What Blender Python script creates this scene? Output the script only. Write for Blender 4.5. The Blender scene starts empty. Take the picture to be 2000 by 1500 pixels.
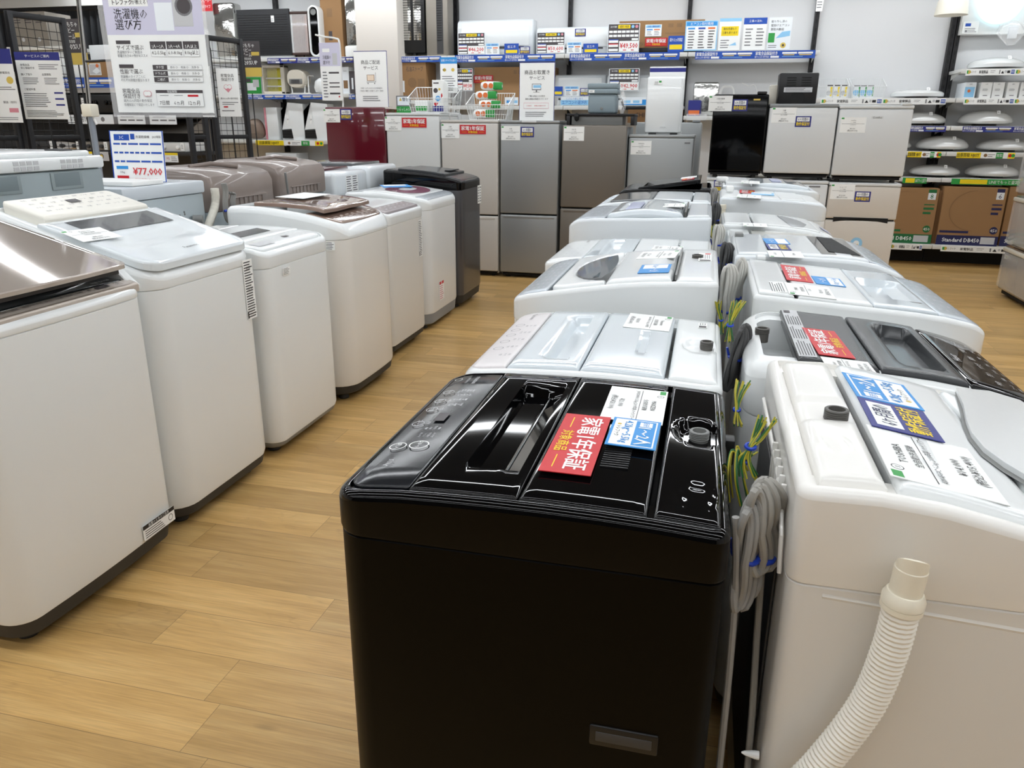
import bpy, bmesh, math, random
from mathutils import Vector, Matrix
random.seed(7)
PI = math.pi
SC = bpy.context.scene
COL = SC.collection

# ------------------------------------------------------------------ camera
H = 1.35
PITCH, YAW, ROLL = math.radians(18.6), math.radians(13.7), math.radians(0.4)
F_ = Vector((-math.sin(YAW)*math.cos(PITCH), math.cos(YAW)*math.cos(PITCH), -math.sin(PITCH)))
R0 = Vector((math.cos(YAW), math.sin(YAW), 0)); U0 = R0.cross(F_)
R_ = R0*math.cos(ROLL)+U0*math.sin(ROLL); U_ = -R0*math.sin(ROLL)+U0*math.cos(ROLL)
cam = bpy.data.cameras.new('camera'); cam.sensor_width = 36; cam.lens = 27; cam.clip_start = .02
co = bpy.data.objects.new('camera', cam); COL.objects.link(co); SC.camera = co
co.matrix_world = Matrix(((R_.x, U_.x, -F_.x, 0), (R_.y, U_.y, -F_.y, 0), (R_.z, U_.z, -F_.z, H), (0, 0, 0, 1)))
cam.dof.use_dof = True; cam.dof.focus_distance = 1.7; cam.dof.aperture_fstop = 22.0

# ------------------------------------------------------------------ world, exposure
wd = bpy.data.worlds.new('world'); SC.world = wd; wd.use_nodes = True
wd.node_tree.nodes['Background'].inputs[0].default_value = (.9, .95, 1, 1)
wd.node_tree.nodes['Background'].inputs[1].default_value = .1
vs = SC.view_settings; vs.view_transform = 'Standard'; vs.look = 'None'; vs.gamma = 1; vs.exposure = 0.0; vs.use_curve_mapping = False
LAMP = 18.5                      # emission of the ceiling strips
LAMP_ROWS = (-3.0, -1.1, .8, 2.7, 4.6, 6.5, 8.4)
CEIL = 3.05

# ------------------------------------------------------------------ measuring helpers (places read off the photograph)
def ray(px, py): return F_+R_*(px-1000)/1500-U_*(py-750)/1500
CAM = Vector((0, 0, H))
def atY(px, py, Y): d = ray(px, py); return CAM+d*(Y/d.y)
def atX(px, py, X): d = ray(px, py); return CAM+d*(X/d.x)
def atZ(px, py, Z): d = ray(px, py); return CAM+d*((Z-H)/d.z)

# ------------------------------------------------------------------ materials
def lin(c):
    if isinstance(c, str): c = [int(c[i:i+2], 16)/255 for i in (0, 2, 4)]
    return [x/12.92 if x <= .04045 else ((x+.055)/1.055)**2.4 for x in c]
MATS = {}
def mat(name, col, rough=.4, metal=0, coat=0, spec=.5, alpha=1, trans=0, emit=0, noise=0, nscale=8, bump=0, bscale=60, ior=1.45):
    if name in MATS: return MATS[name]
    m = bpy.data.materials.new(name); m.use_nodes = True; nt = m.node_tree
    b = nt.nodes['Principled BSDF']; c = lin(col)
    b.inputs['Base Color'].default_value = (*c, 1); b.inputs['Roughness'].default_value = rough
    b.inputs['Metallic'].default_value = metal; b.inputs['Coat Weight'].default_value = coat; b.inputs['Coat Roughness'].default_value = .04
    b.inputs['Specular IOR Level'].default_value = spec; b.inputs['Alpha'].default_value = alpha
    b.inputs['Transmission Weight'].default_value = trans; b.inputs['IOR'].default_value = ior
    if emit:
        b.inputs['Emission Color'].default_value = (*c, 1); b.inputs['Emission Strength'].default_value = emit
    tc = nt.nodes.new('ShaderNodeTexCoord')
    if noise:
        n = nt.nodes.new('ShaderNodeTexNoise'); n.inputs['Scale'].default_value = nscale; n.inputs['Detail'].default_value = 4
        nt.links.new(tc.outputs['Object'], n.inputs['Vector'])
        mx = nt.nodes.new('ShaderNodeMix'); mx.data_type = 'RGBA'
        mx.inputs['A'].default_value = (*[x*(1-noise) for x in c], 1); mx.inputs['B'].default_value = (*[min(1, x*(1+noise)) for x in c], 1)
        nt.links.new(n.outputs['Fac'], mx.inputs['Factor']); nt.links.new(mx.outputs['Result'], b.inputs['Base Color'])
    n2 = nt.nodes.new('ShaderNodeTexNoise'); n2.inputs['Scale'].default_value = bscale; n2.inputs['Detail'].default_value = 2
    nt.links.new(tc.outputs['Object'], n2.inputs['Vector'])
    if bump:
        bp = nt.nodes.new('ShaderNodeBump'); bp.inputs['Strength'].default_value = bump; bp.inputs['Distance'].default_value = .002
        nt.links.new(n2.outputs['Fac'], bp.inputs['Height']); nt.links.new(bp.outputs['Normal'], b.inputs['Normal'])
    else:
        mr = nt.nodes.new('ShaderNodeMapRange'); mr.inputs['To Min'].default_value = rough*.92; mr.inputs['To Max'].default_value = min(1, rough*1.08+.005)
        nt.links.new(n2.outputs['Fac'], mr.inputs['Value']); nt.links.new(mr.outputs['Result'], b.inputs['Roughness'])
    MATS[name] = m; return m
M = MATS
# plastics and painted steel
mat('white_plastic', 'e9ecec', .22, coat=.4); mat('white_steel', 'e4e6e6', .3, coat=.25, noise=.01)
mat('cream_plastic', 'e9e7e2', .3, coat=.3); mat('cream_steel', 'dddbd6', .35, coat=.2)
mat('beige_steel', 'e3e0da', .25, coat=.4); mat('cool_white', 'e2e7ea', .2, coat=.4); mat('grey_white', 'e8ebeb', .3, coat=.2)
mat('black_gloss', '050506', .035, spec=.32, bump=.012, bscale=9); mat('black_steel', '050403', .4, spec=.12)
mat('black_plastic', '141415', .4); mat('dark_gap', '050505', .7); mat('charcoal', '3a3a3b', .5)
mat('dark_grey_steel', '56565a', .32, metal=.35, coat=.3); mat('dark_lid', '37393b', .22, spec=.35); mat('smoke_glass', '26292b', .08, coat=1)
mat('plinth_dark', '34322f', .55); mat('plinth_grey', '8b8e90', .45); mat('grey_plastic', '7c7d7b', .45); mat('dark_grey_plastic', '5c5a56', .5)
mat('champagne_glass', 'b5aaa0', .05, coat=1, metal=.25); mat('champagne_trim', 'a1968a', .3, metal=.4); mat('bronze_panel', 'c2b8ae', .25, metal=.3)
mat('brown_glass', '8d7568', .1, coat=1); mat('pearl_panel', 'd9d4d4', .3, metal=.2); mat('ivory_panel', 'e9e6dc', .3)
mat('silver_panel', 'b9c0c6', .25, metal=.4, noise=.15, nscale=25); mat('lid_cool', 'd5dde2', .12, coat=.6); mat('pink_lid', 'c2849a', .1, coat=.8)
mat('lavender', 'a9aec8', .3); mat('navy_glass', '1c2748', .08, coat=1); mat('window_grey', '5a5d5f', .14, coat=.4)
mat('taupe_plastic', '8d8079', .32, coat=.3); mat('galvanised', '98a3a6', .38, metal=.35, noise=.04); mat('galv_light', 'b4bfc4', .36, metal=.3, noise=.03)
mat('dark_red_lid', '50252f', .15, coat=.7)
mat('hose_ivory', 'eae6db', .5); mat('hose_cap', 'e8e2d0', .5); mat('cord_grey', '8f8d89', .5); mat('cord_light', 'c9c8c2', .5); mat('cord_dark', '4a4a4a', .5)
mat('wire_yellow', 'b5ab34', .4); mat('wire_green', '2c6b3d', .4); mat('black_gloss_shaded', '060505', .3, spec=.15); mat('lid_white', 'dfe5e8', .1, coat=.5); mat('tie_blue', '1d3fb0', .35)
# fridges
mat('wine_red', '5b0f1f', .15, coat=.8); mat('fridge_white', 'cfd1d0', .35, coat=.2); mat('fridge_warm', 'c5c1bb', .35, coat=.2)
mat('fridge_silver', '9a9c9c', .36, metal=.45, noise=.02, nscale=3); mat('fridge_taupe', '78726a', .38, metal=.35); mat('fridge_grey', 'a5a8a8', .38, metal=.3)
mat('fridge_side', '8a8d8e', .5); mat('fridge_light', 'd2d4d4', .35, coat=.15, noise=.01); mat('fridge_beige', 'cdc6bc', .4, coat=.1); mat('bronze_fridge', '8d8377', .2, metal=.4, coat=.6)
mat('film', 'ffffff', .08, alpha=.22, coat=1)
# shelves and goods
mat('shelf_white', 'd8d8d4', .45); mat('shelf_back', 'e6e7e8', .65); mat('upright', '1b1a1d', .5); mat('wall_paint', 'f0f1f2', .7, bump=.05, bscale=200)
mat('pillar_paint', 'd6d0c8', .7, bump=.08, bscale=220); mat('ceiling_paint', '5a5a5a', .9); mat('cardboard', '9b7750', .75, noise=.04); mat('cardboard_dark', '7d5c3a', .8, noise=.05)
mat('curtain', '2e3033', .9); mat('black_frame', '17171a', .45); mat('chrome', 'c8c8c8', .12, metal=1); mat('foil', 'c8c8c4', .12, metal=.9, bump=1.0, bscale=22)
mat('wood_light', 'c9a878', .6, noise=.06); mat('beige_plastic', 'd3cdbf', .4); mat('taupe_metal', '8f8980', .35, metal=.4); mat('brown_frame', '3f2c27', .4); mat('mesh_black', '202124', .55, bump=1, bscale=300)
mat('cooler_blue', '86959c', .45); mat('clear_plastic', 'ffffff', .1, alpha=.25, coat=1); mat('shade_cream', 'efeadb', .5); mat('lens_white', 'dfe0de', .18, coat=.5)
mat('copper_wire', 'a5705a', .4, metal=.3); mat('yellow_plastic', 'd8d040', .4); mat('green_felt', '2f5f3d', .8)
# print
for n, c in dict(p_white='f2f3f1', p_black='1d1d1f', p_grey='77777a', p_lgrey='c3c4c6', p_red='c9222b', p_yellow='f2d51c', p_blue='2f8fd6', p_navy='2a2f80', p_royal='1f4fae', p_green='2f9a45', p_orange='e0743a',
                 p_lav='cdcbdf', p_pink='d78c98', p_sky='8fc6ea', p_price='d0222c', p_gold='d9bd5a', p_dgreen='1f6b3c', p_dnavy='232653', p_tan='8a6a48', p_dark='4b4648', p_pale='e9eef2').items(): mat(n, c, .45)
mat('lamp_glow', 'f7fbff', .5, emit=LAMP); mat('lamp_ring', 'cdeefa', .5, emit=1.7)

# ------------------------------------------------------------------ mesh builder
def tagobj(o, label=None, cat=None, group=None, kind=None):
    if label: o['label'] = label
    if cat: o['category'] = cat
    if group: o['group'] = group
    if kind: o['kind'] = kind
    return o
def empty(name, Mx, label, cat, group=None):
    o = bpy.data.objects.new(name, None); o.empty_display_size = .05; COL.objects.link(o); o.matrix_world = Mx
    return tagobj(o, label, cat, group)
class MB:
    def __init__(s): s.v = []; s.f = []; s.m = []; s.mats = []
    def mi(s, m):
        m = M[m] if isinstance(m, str) else m
        if m not in s.mats: s.mats.append(m)
        return s.mats.index(m)
    def add(s, vs, fs, m, Mx=None):
        o = len(s.v); k = s.mi(m)
        s.v += [tuple(Mx @ Vector(v)) for v in vs] if Mx is not None else [tuple(v) for v in vs]
        for f in fs: s.f.append([o+i for i in f]); s.m.append(k)
        return s
    def box(s, lo, hi, m, bev=0, Mx=None, seg=2):
        lo = Vector(lo); hi = Vector(hi)
        for i in range(3):
            if lo[i] > hi[i]: lo[i], hi[i] = hi[i], lo[i]
        x0, y0, z0 = lo; x1, y1, z1 = hi
        if bev <= 0:
            vs = [(x, y, z) for z in (z0, z1) for y in (y0, y1) for x in (x0, x1)]
            return s.add(vs, [(0, 2, 3, 1), (4, 5, 7, 6), (0, 1, 5, 4), (2, 6, 7, 3), (0, 4, 6, 2), (1, 3, 7, 5)], m, Mx)
        bm = bmesh.new(); bmesh.ops.create_cube(bm, size=1)
        for v in bm.verts: v.co = ((lo+hi)/2)+Vector((v.co.x*(x1-x0), v.co.y*(y1-y0), v.co.z*(z1-z0)))
        bev = min(bev, .49*min(x1-x0, y1-y0, z1-z0))
        bmesh.ops.bevel(bm, geom=list(bm.edges), offset=bev, segments=seg, profile=.5, affect='EDGES')
        s.bm(bm, m, Mx); return s
    def bm(s, bm, m, Mx=None):
        bm.verts.index_update(); s.add([v.co.copy() for v in bm.verts], [[v.index for v in f.verts] for f in bm.faces], m, Mx); bm.free()
    def cyl(s, p0, p1, r0, m, r1=None, n=16, cap=True):
        return s.tube([p0, p1], [r0, r0 if r1 is None else r1], m, n, cap)
    def tube(s, path, rad, m, n=8, cap=True, flat=1):
        P = [Vector(p) for p in path]
        if not isinstance(rad, (list, tuple)): rad = [rad]*len(P)
        T = [(P[min(i+1, len(P)-1)]-P[max(i-1, 0)]).normalized() for i in range(len(P))]
        up = Vector((0, 0, 1)) if abs(T[0].z) < .9 else Vector((1, 0, 0))
        a = T[0].cross(up).normalized(); vs = []
        for i, p in enumerate(P):
            a = (a-T[i]*a.dot(T[i])); a = a.normalized() if a.length > 1e-6 else T[i].orthogonal().normalized()
            b = T[i].cross(a)
            vs += [p+(a*math.cos(2*PI*k/n)*flat+b*math.sin(2*PI*k/n))*rad[i] for k in range(n)]
        fs = [(i*n+k, i*n+(k+1) % n, (i+1)*n+(k+1) % n, (i+1)*n+k) for i in range(len(P)-1) for k in range(n)]
        if cap: fs += [list(range(n))[::-1], [(len(P)-1)*n+k for k in range(n)]]
        return s.add(vs, fs, m)
    def lathe(s, prof, m, c=(0, 0, 0), n=32, Mx=None, sx=1, sy=1):
        vs = []; c = Vector(c)
        for r, z in prof: vs += [c+Vector((r*math.cos(2*PI*k/n)*sx, r*math.sin(2*PI*k/n)*sy, z)) for k in range(n)]
        L = len(prof)
        fs = [(i*n+k, i*n+(k+1) % n, (i+1)*n+(k+1) % n, (i+1)*n+k) for i in range(L-1) for k in range(n)]
        fs += [list(range(n))[::-1], [(L-1)*n+k for k in range(n)]]
        return s.add(vs, fs, m, Mx)
    def rings(s, R, m, cap0=True, cap1=True, Mx=None):
        n = len(R[0]); vs = [p for r in R for p in r]
        fs = [(i*n+k, i*n+(k+1) % n, (i+1)*n+(k+1) % n, (i+1)*n+k) for i in range(len(R)-1) for k in range(n)]
        if cap0: fs.append(list(range(n))[::-1])
        if cap1: fs.append([(len(R)-1)*n+k for k in range(n)])
        return s.add(vs, fs, m, Mx)
    def rod(s, a, b, r, m, n=6): return s.tube([a, b], r, m, n)
    def build(s, name, parent=None, Mx=None, flat=False, angle=32):
        me = bpy.data.meshes.new(name); me.from_pydata(s.v, [], s.f)
        for m in s.mats: me.materials.append(m)
        me.polygons.foreach_set('material_index', s.m)
        if not flat:
            me.polygons.foreach_set('use_smooth', [True]*len(s.f)); me.set_sharp_from_angle(angle=math.radians(angle))
        me.update(); o = bpy.data.objects.new(name, me); COL.objects.link(o)
        if parent is not None: o.parent = parent
        if Mx is not None: o.matrix_local = Mx
        return o
def smooth_path(pts, n=8):
    P = [Vector(p) for p in pts]; P = [2*P[0]-P[1]]+P+[2*P[-1]-P[-2]]; out = []
    for i in range(1, len(P)-2):
        for k in range(n):
            t = k/n; a, b, c, d = P[i-1:i+3]
            out.append(.5*((2*b)+(c-a)*t+(2*a-5*b+4*c-d)*t*t+(3*b-a-3*c+d)*t**3))
    out.append(P[-2]); return out
# ------------------------------------------------------------------ printed matter
_TX = {}
def text_geo(st, bold=0, res=2):
    k = (st, bold, res)
    if k not in _TX:
        c = bpy.data.curves.new('lettering', 'FONT'); c.body = st; c.size = 1; c.resolution_u = res; c.offset = bold
        o = bpy.data.objects.new('lettering', c); me = o.to_mesh()
        vs = [v.co.copy() for v in me.vertices]; fs = [list(p.vertices) for p in me.polygons]
        o.to_mesh_clear(); bpy.data.objects.remove(o); bpy.data.curves.remove(c)
        _TX[k] = (vs, fs, min([v.x for v in vs] or [0]), max([v.x for v in vs] or [0]))
    return _TX[k]
def put_text(mb, st, x, y, h, m, align='c', maxw=None, bold=0, z=0, Mx=None, res=1):
    vs, fs, a, b = text_geo(st, 0, res)
    if not vs: return
    s = h/.82; sx = s
    if maxw and (b-a)*s > maxw: sx = maxw/(b-a)
    x0 = {'c': x-(a+b)/2*sx, 'l': x-a*sx, 'r': x-b*sx}[align]
    for k in ((0,) if not bold else (-1, 0, 1)):
        mb.add([Vector((x0+v.x*sx+k*bold*h*1.1, y+(v.y-.36)*s+(abs(k)*bold*h*.5), z+k*.00003)) for v in vs], fs, m, Mx)
def draw(mb, items, w, h, z0, eps=.0003, Mx=None):
    """items in fractions of the sheet: u to the right, v downwards"""
    X = lambda u: (u-.5)*w; Y = lambda v: (.5-v)*h; z = z0
    for it in items:
        z += eps*.12
        if it[0] == 'r':
            _, u0, v0, u1, v1, m = it
            mb.add([(X(u0), Y(v1), z), (X(u1), Y(v1), z), (X(u1), Y(v0), z), (X(u0), Y(v0), z)], [(0, 1, 2, 3)], m, Mx)
        elif it[0] == 'c':
            _, u, v, r, m = it
            mb.add([(X(u)+r*h*math.cos(2*PI*k/20), Y(v)+r*h*math.sin(2*PI*k/20), z) for k in range(20)], [list(range(20))], m, Mx)
        elif it[0] == 'p':
            mb.add([(X(u), Y(v), z) for u, v in it[1]], [list(range(len(it[1])))], it[2], Mx)
        else:
            _, u, v, th, st, m = it[:6]; al = it[6] if len(it) > 6 else 'c'; mw = it[7] if len(it) > 7 else None; bo = it[8] if len(it) > 8 else 0
            put_text(mb, st, X(u), Y(v), th*h, m, al, mw*w if mw else None, bo, z+eps, Mx)
def sheet(mb, w, h, th, base, items, Mx=None, eps=.0003):
    mb.box((-w/2, -h/2, -th), (w/2, h/2, 0), base, 0, Mx); draw(mb, items, w, h, .0001, eps, Mx)
def card(name, label, cat, Mx, w, h, base, items, parent=None, th=.0012, eps=.0003, group=None, PM=None):
    mb = MB(); sheet(mb, w, h, th, base, items, None, eps)
    loc = (PM.inverted() @ Mx) if PM is not None else Mx
    o = mb.build(name, parent, loc, flat=True)
    if parent is None: tagobj(o, label, cat, group)
    elif label: o['label'] = label
    return o
def frame_from(tl, tr, br, bl, nrm=None):
    c = (tl+tr+br+bl)/4; r = ((tr-tl)+(br-bl))/2; u = ((tl-bl)+(tr-br))/2
    w = r.length; h = u.length; r.normalize()
    if nrm is None: nrm = r.cross(u).normalized()
    r = (r-nrm*r.dot(nrm)).normalized(); u = nrm.cross(r)
    return Matrix(((r.x, u.x, nrm.x, c.x), (r.y, u.y, nrm.y, c.y), (r.z, u.z, nrm.z, c.z), (0, 0, 0, 1))), w, h
def upright(x, y, z, rot=0, tilt=0):
    """sheet facing -Y (rot turns it about Z)"""
    return Matrix.Translation((x, y, z)) @ Matrix.Rotation(rot, 4, 'Z') @ Matrix.Rotation(PI/2-tilt, 4, 'X')
def rectY(px0, py0, px1, py1, Y):
    c = atY((px0+px1)/2, (py0+py1)/2, Y); w = (atY(px1, (py0+py1)/2, Y)-atY(px0, (py0+py1)/2, Y)).length
    h = (atY((px0+px1)/2, py0, Y)-atY((px0+px1)/2, py1, Y)).length
    return c, w, h
def lines(u0, u1, v0, v1, n, m='p_grey', t=.35, rag=.3):
    out = []; rr = random.Random(int(u0*977+v0*331+n))
    for i in range(n):
        v = v0+(v1-v0)*(i+.5)/n; dv = (v1-v0)/n*t/2
        out.append(('r', u0, v-dv, u1-(u1-u0)*rag*rr.random(), v+dv, m))
    return out
# card designs ------------------------------------------------------
def d_white(brand='', kind='', spec='', price='', tax='', far=False):
    it = [('r', .02, .03, .13, .13, 'p_green')]
    if far:
        it += [('t', .5, .2, .09, brand, 'p_black', 'c', .5), ('t', .5, .34, .05, kind, 'p_black', 'c', .3), ('r', .06, .42, .94, .435, 'p_black'), ('t', .5, .49, .06, spec, 'p_black', 'c', .8),
               ('t', .5, .74, .1, price, 'p_black', 'c', .5), ('t', .5, .87, .1, tax, 'p_black', 'c', .6)]
    else:
        it += [('c', .2, .11, .06, 'p_black'), ('c', .2, .11, .05, 'p_white'), ('t', .2, .11, .05, 'ま', 'p_black'), ('t', .5, .2, .095, brand, 'p_black', 'c', .6), ('t', .5, .34, .075, kind, 'p_black', 'c', .6), ('r', .06, .425, .94, .435, 'p_black'), ('t', .52, .5, .07, spec, 'p_black', 'c', .86),
               ('t', .5, .74, .1, price, 'p_black', 'c', .5), ('t', .5, .88, .1, tax, 'p_black', 'c', .6)]
    return it
D_RED = [('t', .5, .37, .42, '家電1年保証', 'p_white', 'c', .88, .03), ('t', .5, .78, .23, '対象商品', 'p_yellow', 'c', .36, .02), ('r', .07, .77, .26, .79, 'p_yellow'), ('r', .74, .77, .93, .79, 'p_yellow')]
D_BLUE = [('r', .04, .06, .96, .94, 'p_white'), ('r', .06, .09, .94, .5, 'p_blue'), ('r', .1, .16, .26, .42, 'p_white'), ('t', .18, .29, .12, '目安', 'p_blue', 'c', .13), ('t', .6, .3, .3, '1～2人', 'p_white', 'c', .6, .02),
          ('t', .5, .64, .2, '4.2kg～5.5kg', 'p_blue', 'c', .8, .02), ('t', .5, .84, .1, 'トレファク', 'p_black', 'c', .4), ('c', .24, .84, .045, 'p_gold')]
D_NAVY = [('r', .1, .1, .9, .48, 'p_white'), ('t', .5, .29, .26, '6ヶ月間の', 'p_dnavy', 'c', .66, .01), ('t', .5, .72, .3, '動作保証付', 'p_yellow', 'c', .84, .02)]
def d_banner(n=2, txt='家電全品保証付き', sub='最大12ヵ月の動作保証'):
    it = []
    for i in range(n):
        a = i/n; k = 1/n
        it += [('t', a+.2*k, .35, .42, txt, 'p_white', 'c', .36*k, .02), ('t', a+.13*k, .77, .22, sub, 'p_white', 'c', .24*k), ('r', a+.27*k, .66, a+.41*k, .9, 'p_white'),
               ('r', a+.46*k, .2, a+.7*k, .42, 'p_white'), ('r', a+.72*k, .2, a+.96*k, .42, 'p_white'), ('r', a+.48*k, .5, a+.66*k, .6, 'p_gold'), ('r', a+.74*k, .5, a+.94*k, .6, 'p_gold'), ('r', a+.46*k, .74, a+.8*k, .79, 'p_sky')]
    return it
def d_brandrail(n):
    it = []
    for i in range(n):
        a = i/n; k = 1/n
        it += [('c', a+.06*k, .5, .3, 'p_gold'), ('r', a+.02*k, .25, a+.05*k, .75, 'p_green'), ('t', a+.14*k, .5, .34, 'トレファク', 'p_black', 'c', .13*k), ('t', a+.36*k, .5, .42, '家電製品', 'p_black', 'c', .18*k, .02), ('r', a+.5*k, .3, a+.6*k, .36, 'p_grey'), ('r', a+.5*k, .55, a+.58*k, .6, 'p_grey'),
               ('r', a+.68*k, .2, a+.7*k, .8, 'p_grey'), ('p', [(a+.72*k, .75), (a+.75*k, .3), (a+.78*k, .75)], 'p_black'), ('c', a+.81*k, .45, .2, 'p_lgrey'), ('r', a+.84*k, .3, a+.9*k, .7, 'p_black'), ('r', a+.92*k, .2, a+.99*k, .8, 'p_royal'), ('t', a+.955*k, .5, .35, '買取', 'p_white', 'c', .06*k)]
    return it
def d_hirail(n):
    it = [('r', 0, 0, .42, 1, 'p_yellow'), ('t', .2, .5, .6, '出張買取 HJ077', 'p_black', 'c', .38, .02), ('r', .42, 0, .68, 1, 'p_white'), ('c', .5, .5, .3, 'p_tan'), ('r', .54, .3, .66, .4, 'p_grey'), ('r', .54, .6, .62, .7, 'p_grey'), ('r', .68, 0, .8, 1, 'p_green'), ('t', .74, .5, .5, '買取', 'p_white', 'c', .1), ('r', .8, 0, .88, 1, 'p_white'), ('r', .88, 0, 1, 1, 'p_yellow'), ('c', .92, .5, .3, 'p_red'), ('c', .97, .5, .3, 'p_green')]
    return it
D_AC = lambda price: [('r', .02, .02, .98, .98, 'p_dark')]+[('t', .18, .11, .06, '省エネ冷暖房', 'p_white', 'c', .2), ('r', .32, .05, .7, .17, 'p_yellow'), ('t', .51, .11, .07, '8畳用 冷暖房', 'p_black', 'c', .3), ('c', .78, .11, .055, 'p_sky'), ('c', .9, .11, .055, 'p_pink')] + \
    [('r', .04+i*.134, .24+j*.14, .155+i*.134, .32+j*.14, 'p_white') for i in range(7) for j in range(2)]+[('r', .76, .51, .96, .58, 'p_white')] + \
    [('r', .04, .56+j*.145, .34, .66+j*.145, 'p_white') for j in range(3)]+[('r', .04, .54+j*.145, .34, .575+j*.145, c) for j, c in enumerate(('p_royal', 'p_red', 'p_dark'))]+[('r', .37, .6, .98, .97, 'p_white'), ('t', .675, .76, .2, price, 'p_price', 'c', .56, .02), ('r', .5, .9, .6, .93, 'p_red'), ('r', .75, .9, .84, .93, 'p_red')]
D_LBLUE = [('r', .05, .05, .95, .28, 'p_sky'), ('t', .5, .17, .14, '冷房・暖房目安', 'p_royal', 'c', .7), ('r', .05, .33, .95, .95, 'p_white'), ('r', .1, .38, .46, .48, 'p_blue'), ('r', .54, .38, .9, .48, 'p_orange')]+lines(.12, .44, .52, .92, 3, 'p_grey')+lines(.56, .88, .52, .92, 3, 'p_grey')

# ------------------------------------------------------------------ room shell
def struct(o): o['kind'] = 'structure'; return o
def floor_mat():
    m = bpy.data.materials.new('wood_floor'); m.use_nodes = True; nt = m.node_tree; L = nt.links.new; b = nt.nodes['Principled BSDF']
    def N(t, **k):
        n = nt.nodes.new(t)
        for a, v in k.items(): setattr(n, a, v)
        return n
    def math_(op, a, b_=None):
        n = N('ShaderNodeMath', operation=op)
        for i, v in enumerate((a, b_)):
            if v is None: continue
            if isinstance(v, (int, float)): n.inputs[i].default_value = v
            else: L(v, n.inputs[i])
        return n.outputs[0]
    def mix(bt, f, a, b_):
        n = N('ShaderNodeMix', data_type='RGBA', blend_type=bt)
        for i, v in ((0, f), (6, a), (7, b_)):
            if isinstance(v, float): n.inputs[i].default_value = v
            elif isinstance(v, tuple): n.inputs[i].default_value = v
            else: L(v, n.inputs[i])
        return n.outputs[2]
    def mr(v, a, b_, c, d):
        n = N('ShaderNodeMapRange'); L(v, n.inputs[0])
        for i, q in enumerate((a, b_, c, d)): n.inputs[i+1].default_value = q
        return n.outputs[0]
    tc = N('ShaderNodeTexCoord'); sp = N('ShaderNodeSeparateXYZ'); L(tc.outputs['Object'], sp.inputs[0]); X, Y = sp.outputs[0], sp.outputs[1]
    row = math_('DIVIDE', math_('SUBTRACT', Y, 1.48-.1575*60), .1575); ri = math_('FLOOR', row); rf = math_('FRACT', row)
    w1 = N('ShaderNodeTexWhiteNoise', noise_dimensions='1D'); L(ri, w1.inputs['W'])
    col = math_('ADD', math_('DIVIDE', X, .93), math_('MULTIPLY', w1.outputs['Value'], 7.0)); ci = math_('FLOOR', col); cf = math_('FRACT', col)
    w2 = N('ShaderNodeTexWhiteNoise', noise_dimensions='2D'); cb = N('ShaderNodeCombineXYZ'); L(ri, cb.inputs[0]); L(ci, cb.inputs[1]); L(cb.outputs[0], w2.inputs['Vector'])
    off = N('ShaderNodeVectorMath', operation='SCALE'); L(w2.outputs['Color'], off.inputs[0]); off.inputs['Scale'].default_value = 37.0
    def grain(sx, sy):
        mp = N('ShaderNodeMapping'); mp.inputs['Scale'].default_value = (sx, sy, 1); L(tc.outputs['Object'], mp.inputs['Vector'])
        ad = N('ShaderNodeVectorMath', operation='ADD'); L(mp.outputs[0], ad.inputs[0]); L(off.outputs[0], ad.inputs[1]); return ad.outputs[0]
    n1 = N('ShaderNodeTexNoise'); L(grain(1.1, 5.0), n1.inputs['Vector'])
    for k, v in (('Scale', 1.3), ('Detail', 4), ('Roughness', .55), ('Distortion', .4)): n1.inputs[k].default_value = v
    # cathedral figure: growth rings cut along a slowly wandering height field
    ring = math_('FRACT', math_('MULTIPLY', n1.outputs['Fac'], 9.0)); tri = math_('ABSOLUTE', math_('SUBTRACT', ring, .5))
    fig = mr(tri, .0, .12, .83, 1.0)
    n3 = N('ShaderNodeTexNoise'); L(grain(2.0, 2.0), n3.inputs['Vector']); n3.inputs['Scale'].default_value = .8
    figm = mr(n3.outputs['Fac'], .48, .62, 0.0, .75)
    n2 = N('ShaderNodeTexNoise'); L(grain(9, 260), n2.inputs['Vector']); n2.inputs['Scale'].default_value = 1.0; n2.inputs['Detail'].default_value = 3
    n4 = N('ShaderNodeTexNoise'); L(grain(2.2, 26), n4.inputs['Vector']); n4.inputs['Scale'].default_value = 1.0; n4.inputs['Detail'].default_value = 5; n4.inputs['Roughness'].default_value = .6
    ramp = N('ShaderNodeValToRGB'); e = ramp.color_ramp.elements
    e[0].position = .25; e[0].color = (*lin('a98348'), 1); e[1].position = .75; e[1].color = (*lin('dcb97c'), 1); x = ramp.color_ramp.elements.new(.5); x.color = (*lin('c69f63'), 1)
    L(math_('ADD', math_('MULTIPLY', n1.outputs['Fac'], .45), math_('MULTIPLY', n4.outputs['Fac'], .55)), ramp.inputs['Fac'])
    c = mix('MULTIPLY', figm, ramp.outputs['Color'], fig)
    c = mix('MULTIPLY', 1.0, c, mr(n2.outputs['Fac'], .3, .7, .86, 1.08))
    c = mix('MULTIPLY', 1.0, c, mr(w2.outputs['Value'], 0, 1, .86, 1.1))
    vo = N('ShaderNodeTexVoronoi'); L(grain(1.6, 4.5), vo.inputs['Vector']); vo.inputs['Scale'].default_value = 1.0
    c = mix('MULTIPLY', .8, c, mr(vo.outputs['Distance'], .01, .07, .5, 1.0))
    ey = math_('MINIMUM', rf, math_('SUBTRACT', 1.0, rf)); ex = math_('MINIMUM', cf, math_('SUBTRACT', 1.0, cf))
    edge = math_('MINIMUM', math_('MULTIPLY', ey, .1575), math_('MULTIPLY', ex, .93))
    seam = mr(edge, .0004, .0012, .45, 1.0); c = mix('MULTIPLY', 1.0, c, seam)
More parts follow.
